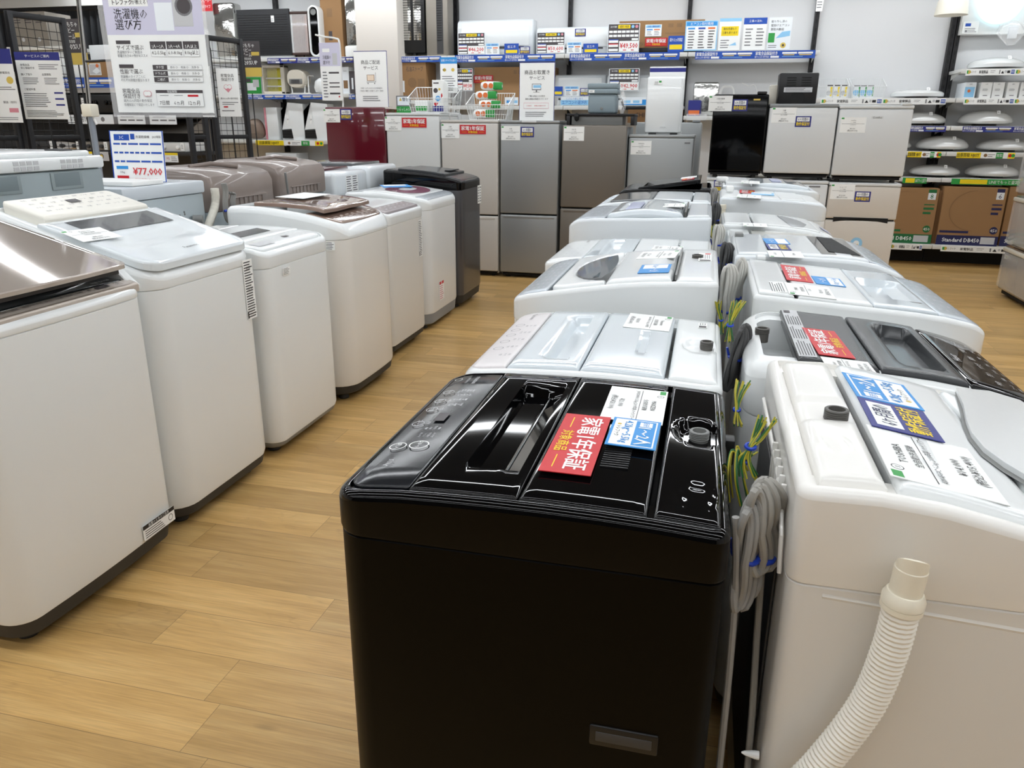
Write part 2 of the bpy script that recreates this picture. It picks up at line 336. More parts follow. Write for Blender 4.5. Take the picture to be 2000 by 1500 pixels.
    L(c, b.inputs['Base Color']); b.inputs['Roughness'].default_value = .33; b.inputs['Specular IOR Level'].default_value = .45
    bp = N('ShaderNodeBump'); bp.inputs['Strength'].default_value = .12; bp.inputs['Distance'].default_value = .002; L(n2.outputs['Fac'], bp.inputs['Height']); L(bp.outputs['Normal'], b.inputs['Normal'])
    return m
XW0, XW1, YW0, YW1 = -9.0, 4.6, -5.0, 9.35
struct(MB().box((XW0, YW0, -.1), (XW1, YW1, 0), floor_mat()).build('floor'))
struct(MB().box((XW0, YW0, CEIL), (XW1, YW1, CEIL+.1), 'ceiling_paint').build('ceiling'))
struct(MB().box((XW0, YW1, 0), (XW1, YW1+.1, CEIL), 'wall_paint').build('wall_back'))
struct(MB().box((XW0-.1, YW0, 0), (XW0, YW1, CEIL), 'wall_paint').build('wall_left'))
struct(MB().box((XW1, YW0, 0), (XW1+.1, YW1, CEIL), 'wall_paint').build('wall_right'))
struct(MB().box((XW0, YW0-.1, 0), (XW1, YW0, CEIL), mat('wall_far_paint', '403f3e', .8)).build('wall_front'))
# pillar between the shelving runs
a = atY(693, 30, 8.75); b_ = atY(775, 30, 8.75)
struct(MB().box((a.x, 8.75, 0), (b_.x, YW1, CEIL), 'pillar_paint', .004).build('wall_pillar'))
for i, y in enumerate(LAMP_ROWS):
    r = empty('ceiling_light', Matrix.Translation((-1.8, y, CEIL)), 'long white strip lamp fixed across the shop ceiling', 'ceiling light', 'strip lamps on the ceiling')
    MB().box((-5.6, -.075, -.05), (5.6, .075, 0), 'shelf_white').build('housing', r)
    MB().box((-5.6, -.06, -.065), (5.6, .06, -.051), 'lamp_glow').build('diffuser', r)
# ------------------------------------------------------------------ washing machines
def interp(prof):
    P = sorted(prof)
    def f(t):
        if t <= P[0][0]: return P[0][1]
        if t >= P[-1][0]: return P[-1][1]
        for i in range(len(P)-1):
            if t <= P[i+1][0]:
                (t0, z0), (t1, z1) = P[i], P[i+1]; h = t1-t0
                m0 = (z1-P[i-1][1])/(t1-P[i-1][0]) if i > 0 else (z1-z0)/h
                m1 = (P[i+2][1]-z0)/(P[i+2][0]-t0) if i+2 < len(P) else (z1-z0)/h
                s = (t-t0)/h
                return (2*s**3-3*s*s+1)*z0+(s**3-2*s*s+s)*h*m0+(-2*s**3+3*s*s)*z1+(s**3-s*s)*h*m1
    return f
def outline(W, D, rf, rb, bow=0, n=6, inset=0):
    """right half from front centre to rear, t from 0 (front) to D"""
    hw = W/2-inset; P = []
    for x in (.03, .33, .66, 1):
        P.append((x*(hw-rf), inset))
    P[0] = (.02, inset)
    for k in range(1, n+1):
        a = PI/2*k/n; P.append((hw-rf+rf*math.sin(a), inset+rf-rf*math.cos(a)))
    for s in (.12, .25, .4, .55, .7, .85): P.append((hw, inset+rf+(D-2*inset-rf-rb)*s))
    for k in range(0, n+1):
        a = PI/2*k/n; P.append((hw-rb+rb*math.cos(a), D-inset-rb+rb*math.sin(a)))
    if bow: P = [(x, t-bow*(1-(x/hw)**2)*max(0, 1-t/(rf+.05))) for x, t in P]
    return P
class Washer:
    def __init__(s, name, label, row, xf, D, yn, yf, prof, seam, cover='white_plastic', body='white_steel', rf=.05, rb=.02, bow=.0, base='plinth_dark', base_h=.075, edge=.012, group='top loading washing machines on display',
                 feet=True, zb=0, cover_drop=.012, taper=.004, cat='washing machine', side=None):
        s.row, s.xf, s.D, s.W, s.yc = row, xf, D, yf-yn, (yn+yf)/2
        s.sg = 1 if row == 'M' else -1
        xc = xf+s.sg*D/2
        s.RM = Matrix.Translation((xc, s.yc, zb)) @ Matrix.Rotation(-PI/2 if row == 'M' else PI/2, 4, 'Z')
        s.root = empty(name, s.RM, label, cat, group); s.zp = interp([(t, z-zb) for t, z in prof]); s.cover = cover; s.drop = cover_drop; s.zb = zb
        W = s.W; hD = D/2; seam -= zb
        toxy = lambda P, z: [Vector((x, t-hD, z(t) if callable(z) else z)) for x, t in P]+[Vector((-x, t-hD, z(t) if callable(z) else z)) for x, t in reversed(P)]
        # body
        o1 = outline(W, D, rf, rb, bow, inset=.0015); o0 = outline(W, D, rf, rb, bow, inset=.0015+taper)
        MB().rings([toxy(o0, base_h+.004), toxy(o1, base_h+.02), toxy(o1, seam-.004), toxy(outline(W, D, rf, rb, bow, inset=.005), seam-.001)], body).build('body', s.root, angle=40)
        # cover
        mb = MB(); o = outline(W, D, rf, rb, bow); R = [toxy(outline(W, D, rf, rb, bow, inset=.006), seam-.002), toxy(outline(W, D, rf, rb, bow, inset=.001), seam), toxy(o, seam+.004)]
        for k in range(0, 5):
            a = PI/2*k/4; R.append(toxy(outline(W, D, max(rf-edge*(1-math.cos(a)), .004), max(rb-edge*(1-math.cos(a)), .004), bow, inset=edge*(1-math.cos(a))), lambda t, a=a: s.zp(t)-edge*(1-math.sin(a))))
        R.append(toxy(outline(W, D, max(rf-edge-.004, .004), max(rb-edge-.004, .004), bow, inset=edge+.004), lambda t: s.zp(t)))
        R.append(toxy(outline(W, D, max(rf-edge-.006, .004), max(rb-edge-.006, .004), bow, inset=edge+.006), lambda t: s.zp(t)-s.drop))
        mb.rings(R[:4], side or cover, True, False); mb.rings(R[3:], cover, False, False)
        n = len(o); q = R[-1]; L = len(q)
        vs = []   # the deck under the panels, with the tub well sunk in its middle
        for i in range(n):
            a, b = q[i], q[L-1-i]; t = a.y+hD; a_ = max(0, a.x-.045); dp = .075 if .09 < t < D-.03 else 0
            vs += [a, Vector((a_, a.y, a.z)), Vector((a_, a.y, a.z-dp)), Vector((-a_, a.y, a.z-dp)), Vector((-a_, a.y, a.z)), b]
        mb.add(vs, [(6*i+k, 6*i+k+1, 6*i+k+7, 6*i+k+6) for i in range(n-1) for k in range(5)], cover)
        s.cov = mb.build('top_cover', s.root, angle=40)
        # plinth and feet
        if base:
            mb = MB(); ob = outline(W, D, rf, rb, bow, inset=.012)
            mb.rings([toxy(outline(W, D, rf, rb, bow, inset=.03), .03), toxy(ob, .045), toxy(outline(W, D, rf, rb, bow, inset=.006), base_h+.004)], base)
            s.base = mb.build('plinth', s.root, angle=40)
        if feet:
            for a in (-1, 1):
                for b in (.09, D-.09):
                    MB().lathe([(.026, 0), (.028, .006), (.02, .03), (.018, .045)], 'plinth_dark', (a*(W/2-.09), b-hD, 0), 16).build('foot', s.root)
    def L(s, wx, wy): return (wy-s.yc)*-s.sg if s.row == 'M' else (wy-s.yc), (wx-s.xf)*s.sg  # world xy -> local x, t
    def px(s, px, py, dz=0):
        d = ray(px, py); near = (abs(s.xf)+.3)*0
        def g(k): p = CAM+d*k; x, t = s.L(p.x, p.y); return p.z-(s.zp(max(-.2, min(s.D+.2, t)))+s.zb+dz), t
        k0 = .2; prev = g(k0)[0]; best = None; k = k0
        while k < 9:
            k2 = k+.01; v, t = g(k2)
            if prev > 0 >= v and -.1 < t < s.D+.1:
                lo, hi = k, k2
                for _ in range(24):
                    m = (lo+hi)/2
                    if g(m)[0] > 0: lo = m
                    else: hi = m
                return CAM+d*lo
            prev = v; k = k2
        return atZ(px, py, s.zp(s.D/2)+s.zb+dz)
    def t(s, px, py, dz=0): p = s.px(px, py, dz); return s.L(p.x, p.y)
    def slab(s, name, m, t0, t1, x0=None, x1=None, up=.0, th=.014, r=.006, margin=.018, extra=None, xl=(), tl=(), rc=(0, 0), nx=14, nt=14, parent=None, zf=None, build=True, tilt=None):
        """a moulded panel following the top profile; rc = corner radii at the front and at the rear"""
        if x0 is None: x0 = -s.W/2+margin
        if x1 is None: x1 = s.W/2-margin
        zf = zf or s.zp
        def st(a, b, n, ex):
            rr = min(r, (b-a)/4)
            v = [a, a+rr*.12, a+rr*.4, a+rr, b-rr, b-rr*.4, b-rr*.12, b]+[a+rr+(b-a-2*rr)*k/n for k in range(1, n)]+[e for e in ex if a < e < b]
            return sorted(set(round(q, 5) for q in v))
        ex = list(tl)
        if rc[0]: ex += [t0+rc[0]*q for q in (.03, .08, .15, .3, .5, .75, 1)]
        if rc[1]: ex += [t1-rc[1]*q for q in (.03, .08, .15, .3, .5, .75, 1)]
        xs, ts = st(x0, x1, nx, xl), st(t0, t1, nt, ex); mid = (x0+x1)/2; half = (x1-x0)/2
        def sc(t):
            k = 0
            if rc[0] and t < t0+rc[0]: d = rc[0]-(t-t0); k = rc[0]-math.sqrt(max(0, rc[0]**2-d*d))
            if rc[1] and t > t1-rc[1]: d = rc[1]-(t1-t); k = rc[1]-math.sqrt(max(0, rc[1]**2-d*d))
            return (half-k)/half
        vs = []
        for t in ts:
            q = sc(t)
            for x in xs:
                X = mid+(x-mid)*q; d = min((x-x0)*q, (x1-x)*q, t-t0, t1-t); dz = 0
                if d < r: dz = -(r-math.sqrt(max(0, r*r-(r-d)**2)))
                if extra: dz += extra(X, t)
                vs.append(Vector((X, t-s.D/2, zf(t)+up+dz)))
        nX, nT = len(xs), len(ts)
        mb = MB(); mb.add(vs, [(j*nX+i, j*nX+i+1, (j+1)*nX+i+1, (j+1)*nX+i) for j in range(nT-1) for i in range(nX-1)], m)
        rim = [i for i in range(nX)]+[j*nX+nX-1 for j in range(1, nT)]+[(nT-1)*nX+i for i in range(nX-2, -1, -1)]+[j*nX for j in range(nT-2, 0, -1)]
        top = [vs[i] for i in rim]; low = [v-Vector((0, 0, th)) for v in top]
        mb.rings([low, top], m, True, False)
        if not build: return mb
        return mb.build(name, s.root if parent is None else parent, angle=38)
    def deco(s, items, parent, name='lettering', up=.001, eps=.00015, zf=None):
        """items: ('t', x, t, h, text, mat[, maxw]) / ('r', x0, t0, x1, t1, mat) / ('o', x, t, r, mat) laid on the top profile"""
        mb = MB(); zf = zf or s.zp
        for it in items:
            if it[0] == 'r': x, t = (it[1]+it[3])/2, (it[2]+it[4])/2
            else: x, t = it[1], it[2]
            sl = math.atan2(zf(t+.005)-zf(t-.005), .01)
            Mx = Matrix.Translation((x, t-s.D/2, zf(t)+up)) @ Matrix.Rotation(sl, 4, 'X')
            if it[0] == 'r':
                a, b = abs(it[3]-it[1])/2, abs(it[4]-it[2])/2; mb.add([(-a, -b, 0), (a, -b, 0), (a, b, 0), (-a, b, 0)], [(0, 1, 2, 3)], it[5], Mx)
            elif it[0] == 'o':
                r = it[3]; w = r*.12; n = 24
                mb.add([(q*math.cos(2*PI*k/n), q*math.sin(2*PI*k/n), 0) for q in (r, r-w) for k in range(n)], [(k, (k+1) % n, n+(k+1) % n, n+k) for k in range(n)], it[4], Mx)
            else: put_text(mb, it[4], 0, 0, it[3], it[5], 'c', it[6] if len(it) > 6 else None, 0, .0002, Mx)
        return mb.build(name, parent, flat=True)
    def card(s, name, label, cat, corners, items, base, dz=.004, group=None, zf=None):
        o_ = s.zp; s.zp = zf or o_; P = [s.px(a, b, dz) for a, b in corners]; s.zp = o_
        Mx, w, h = frame_from(*P)
        return card(name, label, cat, Mx, w, h, base, items, group=group)
    def hole(s, x, t, r=.016, h=.02, m='grey_plastic', up=.0, name='water_inlet'):
        z = s.zp(t)+up
        mb = MB(); prof = [(r, -.02)]
        for k in range(5): prof += [(r, h*k/5), (r*1.08, h*(k+.3)/5), (r*1.08, h*(k+.6)/5), (r, h*(k+.9)/5)]
        prof += [(r, h), (r*.75, h), (r*.72, h*.4)]
        mb.lathe(prof, m, (x, t-s.D/2, z), 24)
        return mb.build(name, s.root)
def marks(x0, x1, t0, t1, nx, nt, m='p_grey', words=('標準', 'すすぎ', '脱水', '予約', '水量', '洗い', '毛布', 'コース'), h=.006):
    out = []; k = 0
    for j in range(nt):
        for i in range(nx):
            out.append(('t', x0+(x1-x0)*(i+.5)/nx, t0+(t1-t0)*(j+.5)/nt, h, words[k % len(words)], m, (x1-x0)/nx*.8)); k += 1
    return out
SS = lambda d, r: max(0, min(1, d/r))**2*(3-2*max(0, min(1, d/r)))

# ---- M1: glossy black machine in the foreground
w = Washer('washing_machine', 'glossy black top loading washing machine in the foreground with a red warranty card', 'M', -.474, .54, .868, 1.436,
           [(0, .864), (.05, .873), (.12, .879), (.28, .883), (.42, .881), (.54, .874)], .806, 'black_gloss', 'black_steel', rf=.048, rb=.025, edge=.012, taper=.004, cover_drop=.006, side='black_gloss_shaded')  # cover sides: same black plastic, reflections dulled to stand in for shade
M1 = w; c = w.RM
pn = w.slab('control_panel', mat('panel_charcoal', '15171b', .12, spec=.4), .016, .112, margin=.024, up=.0005, r=.003, rc=(.035, .004), nx=8, nt=6)
it = []
for k, (x, g) in enumerate(((-.165, 1), (-.115, 2), (-.07, 3), (0.0, 4))):
    it += [('o', x+.02, .036, .011, 'p_lgrey'), ('t', x+.02, .036, .009, ('予約', '温水', '水量', 'コース')[k], 'p_lgrey'), ('t', x+.02, .055, .005, ('予約', '温度', '水位', '切替')[k], 'p_lgrey')]
it += [('o', .12, .04, .014, 'p_white'), ('t', .12, .04, .008, '切 入', 'p_white'), ('o', .115, .073, .016, 'p_white'), ('t', .115, .073, .007, 'スタート', 'p_white', .026), ('t', .185, .052, .009, '5.5kg', 'p_lgrey'),
       ('t', -.215, .07, .012, 'maxzen', 'p_lgrey'), ('t', -.215, .052, .006, 'JW55WP01', 'p_lgrey'), ('r', -.03, .058, .01, .078, 'p_dark'), ('o', -.225, .03, .008, 'p_white')]
it += marks(-.165, -.06, .058, .086, 4, 5, 'p_lgrey', ('10時間', '60分', '標準', '12時間', '脱水', '高', '中', '低'), .0042)+marks(.03, .09, .056, .086, 2, 4, 'p_lgrey', ('標準', 'おいそぎ', '毛布', 'ソフト', '部屋干し', 'カビ取り'), .0042)
w.deco(it, pn, up=.003)
def rec(X, t):   # slanting finger recess with a deep back wall
    t -= .018; a = -.035*SS(t-.150, .006)*(1-(max(0, t-.150)/.082)*.72 if t < .232 else 0)
    return (a if t < .232 else 0)*SS(.192-abs(X+.005), .02)
lid = w.slab('lid', 'black_gloss', .114, .266, margin=.017, up=.003, r=.005, extra=rec, xl=[-.195, -.187, -.179, .169, .177, .185], tl=[.018+q for q in (.150, .152, .154, .157, .160, .18, .2, .228, .231, .2325)], nx=16, nt=10)
MB().box((-.17, .223-.27, .857), (.165, .225-.27, .869), 'window_grey', 0).build('window_strip', lid)
flap = w.slab('lid_flap', 'black_gloss', .2675, .436, margin=.017, up=.003, r=.006, extra=lambda X, t: -.003*SS(1-abs((t-.38)/.012), 1)*0, nx=18, nt=12)
vent = MB()
p0 = w.t(1205, 895)
for k in range(12):
    vent.box((p0[0]-.045+k*.0078, p0[1]-.27-.02, w.zp(.38)+.003), (p0[0]-.0425+k*.0078, p0[1]-.27+.02, w.zp(.38)+.0052), 'black_plastic')
vent.build('vent_grille', flap)
def dk(X, t):
    t -= .018; d1 = math.hypot((X+.045)/1.25, t-.478); d2 = math.hypot(X-.19, (t-.478)*1.1)
    return -.014*SS(.042-d1, .01)-.002*(SS(.034-d2, .002)-SS(.031-d2, .002))
deck = w.slab('rear_deck', 'black_gloss', .443, .528, margin=.017, up=.003, r=.006, extra=dk, nx=46, nt=22)
w.hole(-.045, .496, .015, .014, 'grey_plastic', -.008)
mb = MB(); a = atY(1152, 1412, .8705); b_ = atY(1284, 1475, .8705)
lx0, lx1 = -(0), 0
# side handle on the near side
mb.box((.2795, a.x+.204, b_.z), (.2855, b_.x+.204, a.z), 'black_plastic', .004)
mb.box((.2845, a.x+.204+.009, b_.z+.009), (.2862, b_.x+.204-.009, a.z-.009), 'charcoal', .003)
mb.build('side_handle', w.root)
w.card('price_card', 'white paper price card at the far edge of the glossy black washing machine', 'price card', [(1310, 762), (1288, 828), (1176, 818), (1190, 757)], d_white('MAXZEN', '全自動洗濯機', 'JW55WP01 5.5kg 2019年製 ハイパワー', '¥21,000', '(税込¥23,100)'), 'p_white', .008)
w.card('warranty_card', 'red laminated warranty card lying on the glossy black washing machine', 'sign card', [(1194, 812), (1154, 930), (1050, 917), (1106, 810)], D_RED, 'p_red', .0095)
w.card('capacity_card', 'blue and white capacity card on the glossy black washing machine', 'sign card', [(1292, 824), (1280, 878), (1180, 868), (1200, 815)], D_BLUE, 'p_blue', .0115)

# ---- M2: white machine behind the black one
w = Washer('washing_machine', 'white top loading machine directly behind the glossy black one, pale control panel', 'M', -.475, .54, 1.462, 2.02,
           [(0, .848), (.03, .862), (.12, .872), (.3, .878), (.42, .874), (.54, .868)], .80, 'white_plastic', 'white_steel', rf=.06, rb=.03, edge=.014)
M2 = w
pn = w.slab('control_panel', 'pearl_panel', .012, .098, margin=.025, up=.002, rc=(.045, .003))
w.deco([('t', -.2, .06, .013, 'Panasonic', 'p_black')]+[('o', x, .045, .012, 'p_grey') for x in (-.11, -.06, -.01, .05, .11)]+marks(-.13, .2, .06, .09, 5, 3, 'p_grey', h=.006), pn, up=.0035)
def rec(X, t):
    q = SS(.2-abs(X), .03); return -.03*q*(SS(t-.16, .03)*(1-SS(t-.215, .006)))*1.0
lid = w.slab('lid', 'lid_cool', .102, .252, margin=.022, up=.006, r=.009, extra=rec, tl=[.17, .18, .19, .205, .215, .218, .221], xl=[-.2, -.19, -.18, -.17, .17, .18, .19, .2])
flap = w.slab('lid_flap', 'lid_cool', .2545, .425, margin=.022, up=.006, r=.012, extra=lambda X, t: -.008*SS(.09-abs(X-.02), .012)*SS(t-.352, .006)*(1-SS(t-.372, .004)), tl=[.352, .355, .358, .372, .374, .376], xl=[-.07, -.06, .1, .11])
w.slab('rear_deck', 'white_plastic', .432, .53, margin=.022, up=.006, r=.012, extra=lambda X, t: -.01*SS(.04-math.hypot((X)/1.3, t-.49), .008), nx=26, nt=12)
p = w.t(1383, 680); w.hole(p[0], p[1]-.004, .014, .016, 'dark_grey_plastic')
w.card('price_card', 'white price card on the white machine just behind the black one', 'price card', [(1315, 617), (1304, 643), (1218, 642), (1231, 614)], d_white('Panasonic', '全自動洗濯機', 'NA-F50B11 5.0kg 2018年製', '¥24,000', '(税込¥26,400)'), 'p_white', .008)
card('rating_label', None, None, w.RM @ Matrix.Translation((-.19, .225, w.zp(.495)+.008)), .05, .022, 'p_white', lines(.05, .5, .1, .9, 3)+[('r', .6, .1, .95, .9, 'p_dark')], parent=w.root, PM=w.RM)

# ---- M3: big white machine with the curved dark window
w = Washer('washing_machine', 'white washing machine with a curved dark window and a silver printed panel', 'M', -.515, .57, 2.085, 2.70,
           [(0, .880), (.05, .898), (.15, .916), (.3, .94), (.42, .952), (.57, .957)], .82, 'white_plastic', 'cream_steel', rf=.05, rb=.03, edge=.012)
M3 = w
pn = w.slab('control_panel', 'silver_panel', .012, .1, margin=.02, up=.002, rc=(.04, .003)); w.deco(marks(-.27, .27, .03, .09, 9, 4, 'p_grey', h=.007), pn, up=.004)
def rec(X, t):
    e = ((X-.0)/.235)**2+((t-.235)/.095)**2
    return -.03*SS(1.0-e, .25)*(1 if t < .262 else 0)
lid = w.slab('lid', 'white_plastic', .108, .262, margin=.03, up=.006, r=.01, nx=26, nt=16, rc=(.05, 0), extra=lambda X, t: -.028*SS(1-(X/.24)**2-((t-.262)/.12)**2, .2))
# the dark see-through window, a curved smoked inlay
mb = MB(); n = 24; top = []; bot = []
for k in range(n+1):
    x = -.215+.43*k/n; t1 = .245+.02*math.sin(PI*k/n); t0 = .262-.115*math.sqrt(max(0, 1-((x)/.218)**2))
    top.append((x, min(t0, t1-.002), 0)); bot.append((x, t1, 0))
z = lambda t: w.zp(t)+.0062
mb.add([(a[0], a[1]-w.D/2, z(a[1])) for a in top]+[(b[0], b[1]-w.D/2, z(b[1])) for b in bot], [(k, k+1, n+2+k, n+1+k) for k in range(n)], 'window_grey'); mb.build('window', lid)
mb = MB(); mb.add([(-.19+.38*k/12, (.215+.02*math.sin(PI*k/12)+(.025 if j else 0))-w.D/2, z(.22)+.0012+.0015*j) for j in (0, 1) for k in range(13)], [(k, k+1, 14+k, 13+k) for k in range(12)], 'smoke_glass'); mb.build('window_rim', lid)
flap = w.slab('lid_flap', 'white_plastic', .265, .445, margin=.03, up=.006, r=.012, nx=20, extra=lambda X, t: -.012*SS(.12-abs(X), .05)*SS(t-.41, .03))
w.slab('rear_deck', 'white_plastic', .455, .56, margin=.02, up=.004, r=.012)
MB().box((.26, .452-w.D/2, w.zp(.45)-.002), (-.26, .457-w.D/2, w.zp(.45)+.012), 'grey_plastic').build('hinge_bar', w.root)
p = w.t(1362, 506); w.hole(p[0], p[1], .016, .014, 'dark_grey_plastic')
w.card('price_card', 'white price card near the hinge of the machine with the curved dark window', 'price card', [(1322, 492), (1313, 506), (1247, 503), (1263, 489)], d_white('HITACHI', '全自動洗濯機', 'NW-H53 5.0kg 2018年製', '¥22,000', '(税込¥24,200)', True), 'p_white', .008)
w.card('capacity_card', 'blue and white capacity card beside the curved dark window', 'sign card', [(1311, 517), (1304, 533), (1247, 532), (1256, 516)], [('r', .5, .1, .95, .9, 'p_blue'), ('t', .72, .5, .3, '1～2人', 'p_white', 'c', .4), ('r', .05, .1, .5, .9, 'p_white'), ('t', .27, .5, .2, '4.2kg～', 'p_blue', 'c', .4)], 'p_blue', .009)
card('rating_label', None, None, w.RM @ Matrix.Translation((-.1, .245, w.zp(.52)+.006)), .16, .04, 'p_white', lines(.2, .8, .1, .9, 5)+[('r', .02, .1, .14, .5, 'p_red'), ('r', .82, .1, .98, .9, 'p_dark')], parent=w.root, PM=w.RM)

# ---- M4
M4 = w = Washer('washing_machine', 'low white machine half hidden behind the one with the curved dark window', 'M', -.56, .6, 2.76, 3.3, [(0, .872), (.06, .885), (.3, .9), (.6, .9)], .82, 'white_plastic', 'white_steel', rf=.05)
pn = w.slab('control_panel', 'white_plastic', .012, .14, margin=.02, up=.002, rc=(.04, .003)); w.deco([('t', -.2, .1, .014, 'TOSHIBA', 'p_black')]+marks(-.1, .24, .03, .12, 5, 4, 'p_grey', h=.007), pn, up=.004)
w.slab('lid', 'lid_cool', .145, .31, margin=.02, up=.006, extra=lambda X, t: -.02*SS(.2-abs(X), .04)*SS(t-.19, .02)*(1-SS(t-.25, .006)), tl=[.19, .2, .21, .25, .253, .256])
w.slab('lid_flap', 'white_plastic', .314, .47, margin=.02, up=.006); w.slab('rear_deck', 'white_plastic', .478, .59, margin=.02, up=.006)
w.card('price_card', 'white price card on the low machine behind the one with the curved dark window', 'price card', [(1335, 481), (1332, 489), (1273, 488), (1278, 480)], d_white('TOSHIBA', '全自動洗濯機', 'AW-5G6', '¥23,000', '(税込¥25,300)', True), 'p_white', .009)

# ---- M5 clear lid
M5 = w = Washer('washing_machine', 'pale blue-white machine with a clear domed lid in the middle row', 'M', -.585, .62, 3.42, 4.02, [(0, .93), (.05, .958), (.2, .968), (.4, .975), (.62, .985)], .84, 'cool_white', 'cool_white', rf=.05)
pn = w.slab('control_panel', 'silver_panel', .012, .16, margin=.02, up=.002, rc=(.04, .003)); w.deco(marks(-.2, .2, .03, .15, 4, 4, 'p_grey', h=.008), pn, up=.004)
lid = w.slab('lid', 'lid_cool', .165, .5, margin=.025, up=.014, r=.02, rc=(.05, .02), nx=18, nt=18, extra=lambda X, t: .02*math.sin(PI*max(0, min(1, (t-.165)/.335)))-.014*SS(.2-abs(X), .03)*SS(t-.21, .02)*(1-SS(t-.31, .01)))
MB().box((-.18, .24-w.D/2, w.zp(.3)+.022), (.18, .3-w.D/2, w.zp(.3)+.026), 'lavender', .002).build('lid_window', lid)
MB().box((-.25, .503-w.D/2, w.zp(.5)), (.25, .51-w.D/2, w.zp(.5)+.02), 'dark_grey_plastic').build('hinge_bar', w.root)
w.slab('rear_deck', 'cool_white', .515, .61, margin=.02, up=.006)
mb = MB(); mb.box((.301, .05+.16, .845), (.304, .068+.16, .875), 'grey_white', .003); mb.build('side_clip', w.root)
w.card('price_card', 'white price card on the machine with the clear domed lid', 'price card', [(1339, 397), (1336, 404), (1290, 404), (1294, 397)], d_white('SHARP', '洗濯乾燥機', 'ES-TX5', '¥39,000', '(税込¥42,900)', True), 'p_white', .03)
# ---- M6
M6 = w = Washer('washing_machine', 'white machine half hidden between the clear lid and the raised black lid', 'M', -.57, .6, 4.12, 4.72, [(0, .94), (.06, .965), (.3, .985), (.6, .985)], .86, 'cool_white', 'white_steel', rf=.06)
w.slab('lid', 'window_grey', .08, .3, margin=.03, up=.006, rc=(.05, 0)); w.slab('lid_flap', 'cool_white', .304, .5, margin=.03, up=.006); w.slab('rear_deck', 'cool_white', .508, .59, margin=.02, up=.006)
# ---- M7 black with lid ajar
M7 = w = Washer('washing_machine', 'black machine with its lid ajar in the middle row', 'M', -.535, .57, 4.95, 5.5, [(0, .955), (.05, .975), (.3, .985), (.57, .99)], .885, 'black_gloss', 'black_steel', rf=.05)
w.slab('control_panel', 'dark_lid', .012, .12, margin=.02, up=.002, rc=(.04, .003))
lid = w.slab('lid', 'black_gloss', .125, .5, margin=.02, up=.01, zf=lambda t: w.zp(t)+(t-.125)*.13, th=.018, nx=12, nt=10)
MB().add([(-.2, .02+k*.04-w.D/2+.13, w.zp(.2)+.013+k*.03) for k in (0, 1)]+[(.2, .02+k*.04-w.D/2+.13, w.zp(.2)+.013+k*.03) for k in (1, 0)], [(0, 1, 2, 3)], 'window_grey').build('window', lid)
w.slab('rear_deck', 'black_gloss', .505, .56, margin=.02, up=.006)
card('price_card', 'white price card on the raised black lid in the middle row', 'price card', w.RM @ Matrix.Translation((-.07, .42-w.D/2, w.zp(.42)+(.295*.13+.0125)*1)) @ Matrix.Rotation(.15, 4, 'X'), .15, .1, 'p_white', d_white('Hisense', '', '', '', '', True))
card('warranty_card', 'small red warranty card on the raised black lid in the middle row', 'sign card', w.RM @ Matrix.Translation((.09, .42-w.D/2, w.zp(.42)+(.295*.13+.0125)*1)) @ Matrix.Rotation(.15, 4, 'X'), .15, .075, 'p_red', D_RED)

# ================================================= right row (fronts to the right aisle)
def R(label, name='washing_machine', **k): pass
w = Washer('washing_machine', 'cream white machine at the right with navy and sky blue cards and a hose', 'R', .70, .56, .905, 1.485,
           [(0, .80), (.06, .845), (.15, .872), (.28, .903), (.38, .925), (.46, .934), (.56, .932)], .803, 'cream_plastic', 'cream_steel', rf=.05, rb=.022, edge=.013, cover_drop=.008)
R1 = w; w.zp = interp([(0, .80), (.06, .845), (.15, .872), (.28, .903), (.38, .925), (.46, .934), (.56, .932)])
lid = w.slab('lid', 'white_plastic', .03, .262, margin=.03, up=.007, r=.012, rc=(.06, 0), nx=22, nt=16, extra=lambda X, t: .008*SS(t-.06, .08)*SS(.18-abs(X), .1))
def fl(X, t): return .006*SS((t-.265)/.15, 1)*SS(.2-abs(X), .1)
flap = w.slab('lid_flap', 'white_plastic', .265, .442, margin=.028, up=.007, r=.014, nx=20, nt=14)
def onlid(px, py, dz): q = w.px(px, py, .008); x, t = w.L(q.x, q.y); return Vector((x, t-w.D/2, q.z+dz))
up_ = [(1866, 766), (1880, 800), (1886, 830), (1896, 855), (1920, 885), (1960, 915), (2010, 945)]; lo_ = [(1865, 767), (1873, 800), (1880, 833), (1892, 861), (1917, 892), (1957, 922), (2008, 952)]
mb = MB(); mb.add([onlid(a, b, .0012) for a, b in up_]+[onlid(a, b, .0008) for a, b in lo_], [(k, k+1, 8+k, 7+k) for k in range(6)], 'grey_plastic'); mb.build('lid_handle_slot', lid)
R3_ = [(1866, 766), (1880, 800), (1886, 830), (1896, 855), (1920, 885), (1960, 915), (2010, 945), (2060, 962), (2085, 900), (2050, 830), (1990, 790), (1930, 772)]
top_ = [onlid(a, b, .009) for a, b in R3_]; bot_ = [onlid(a, b, .001) for a, b in R3_]; mb = MB(); mb.rings([bot_, top_], 'white_plastic', False, True); mb.build('lid_leaf', lid)
def dk(X, t): return -.006*SS(.055-abs(X-.005), .008)*SS(t-.455, .005)-.0012*(SS(.022-math.hypot(X+.14, t-.5), .001)-SS(.020-math.hypot(X+.14, t-.5), .001))
w.slab('rear_deck', 'cream_plastic', .452, .535, margin=.03, up=.005, r=.015, extra=dk, nx=50, nt=26)
p = w.t(1632, 818); w.hole(p[0], p[1], .0165, .016, 'dark_grey_plastic', .0)
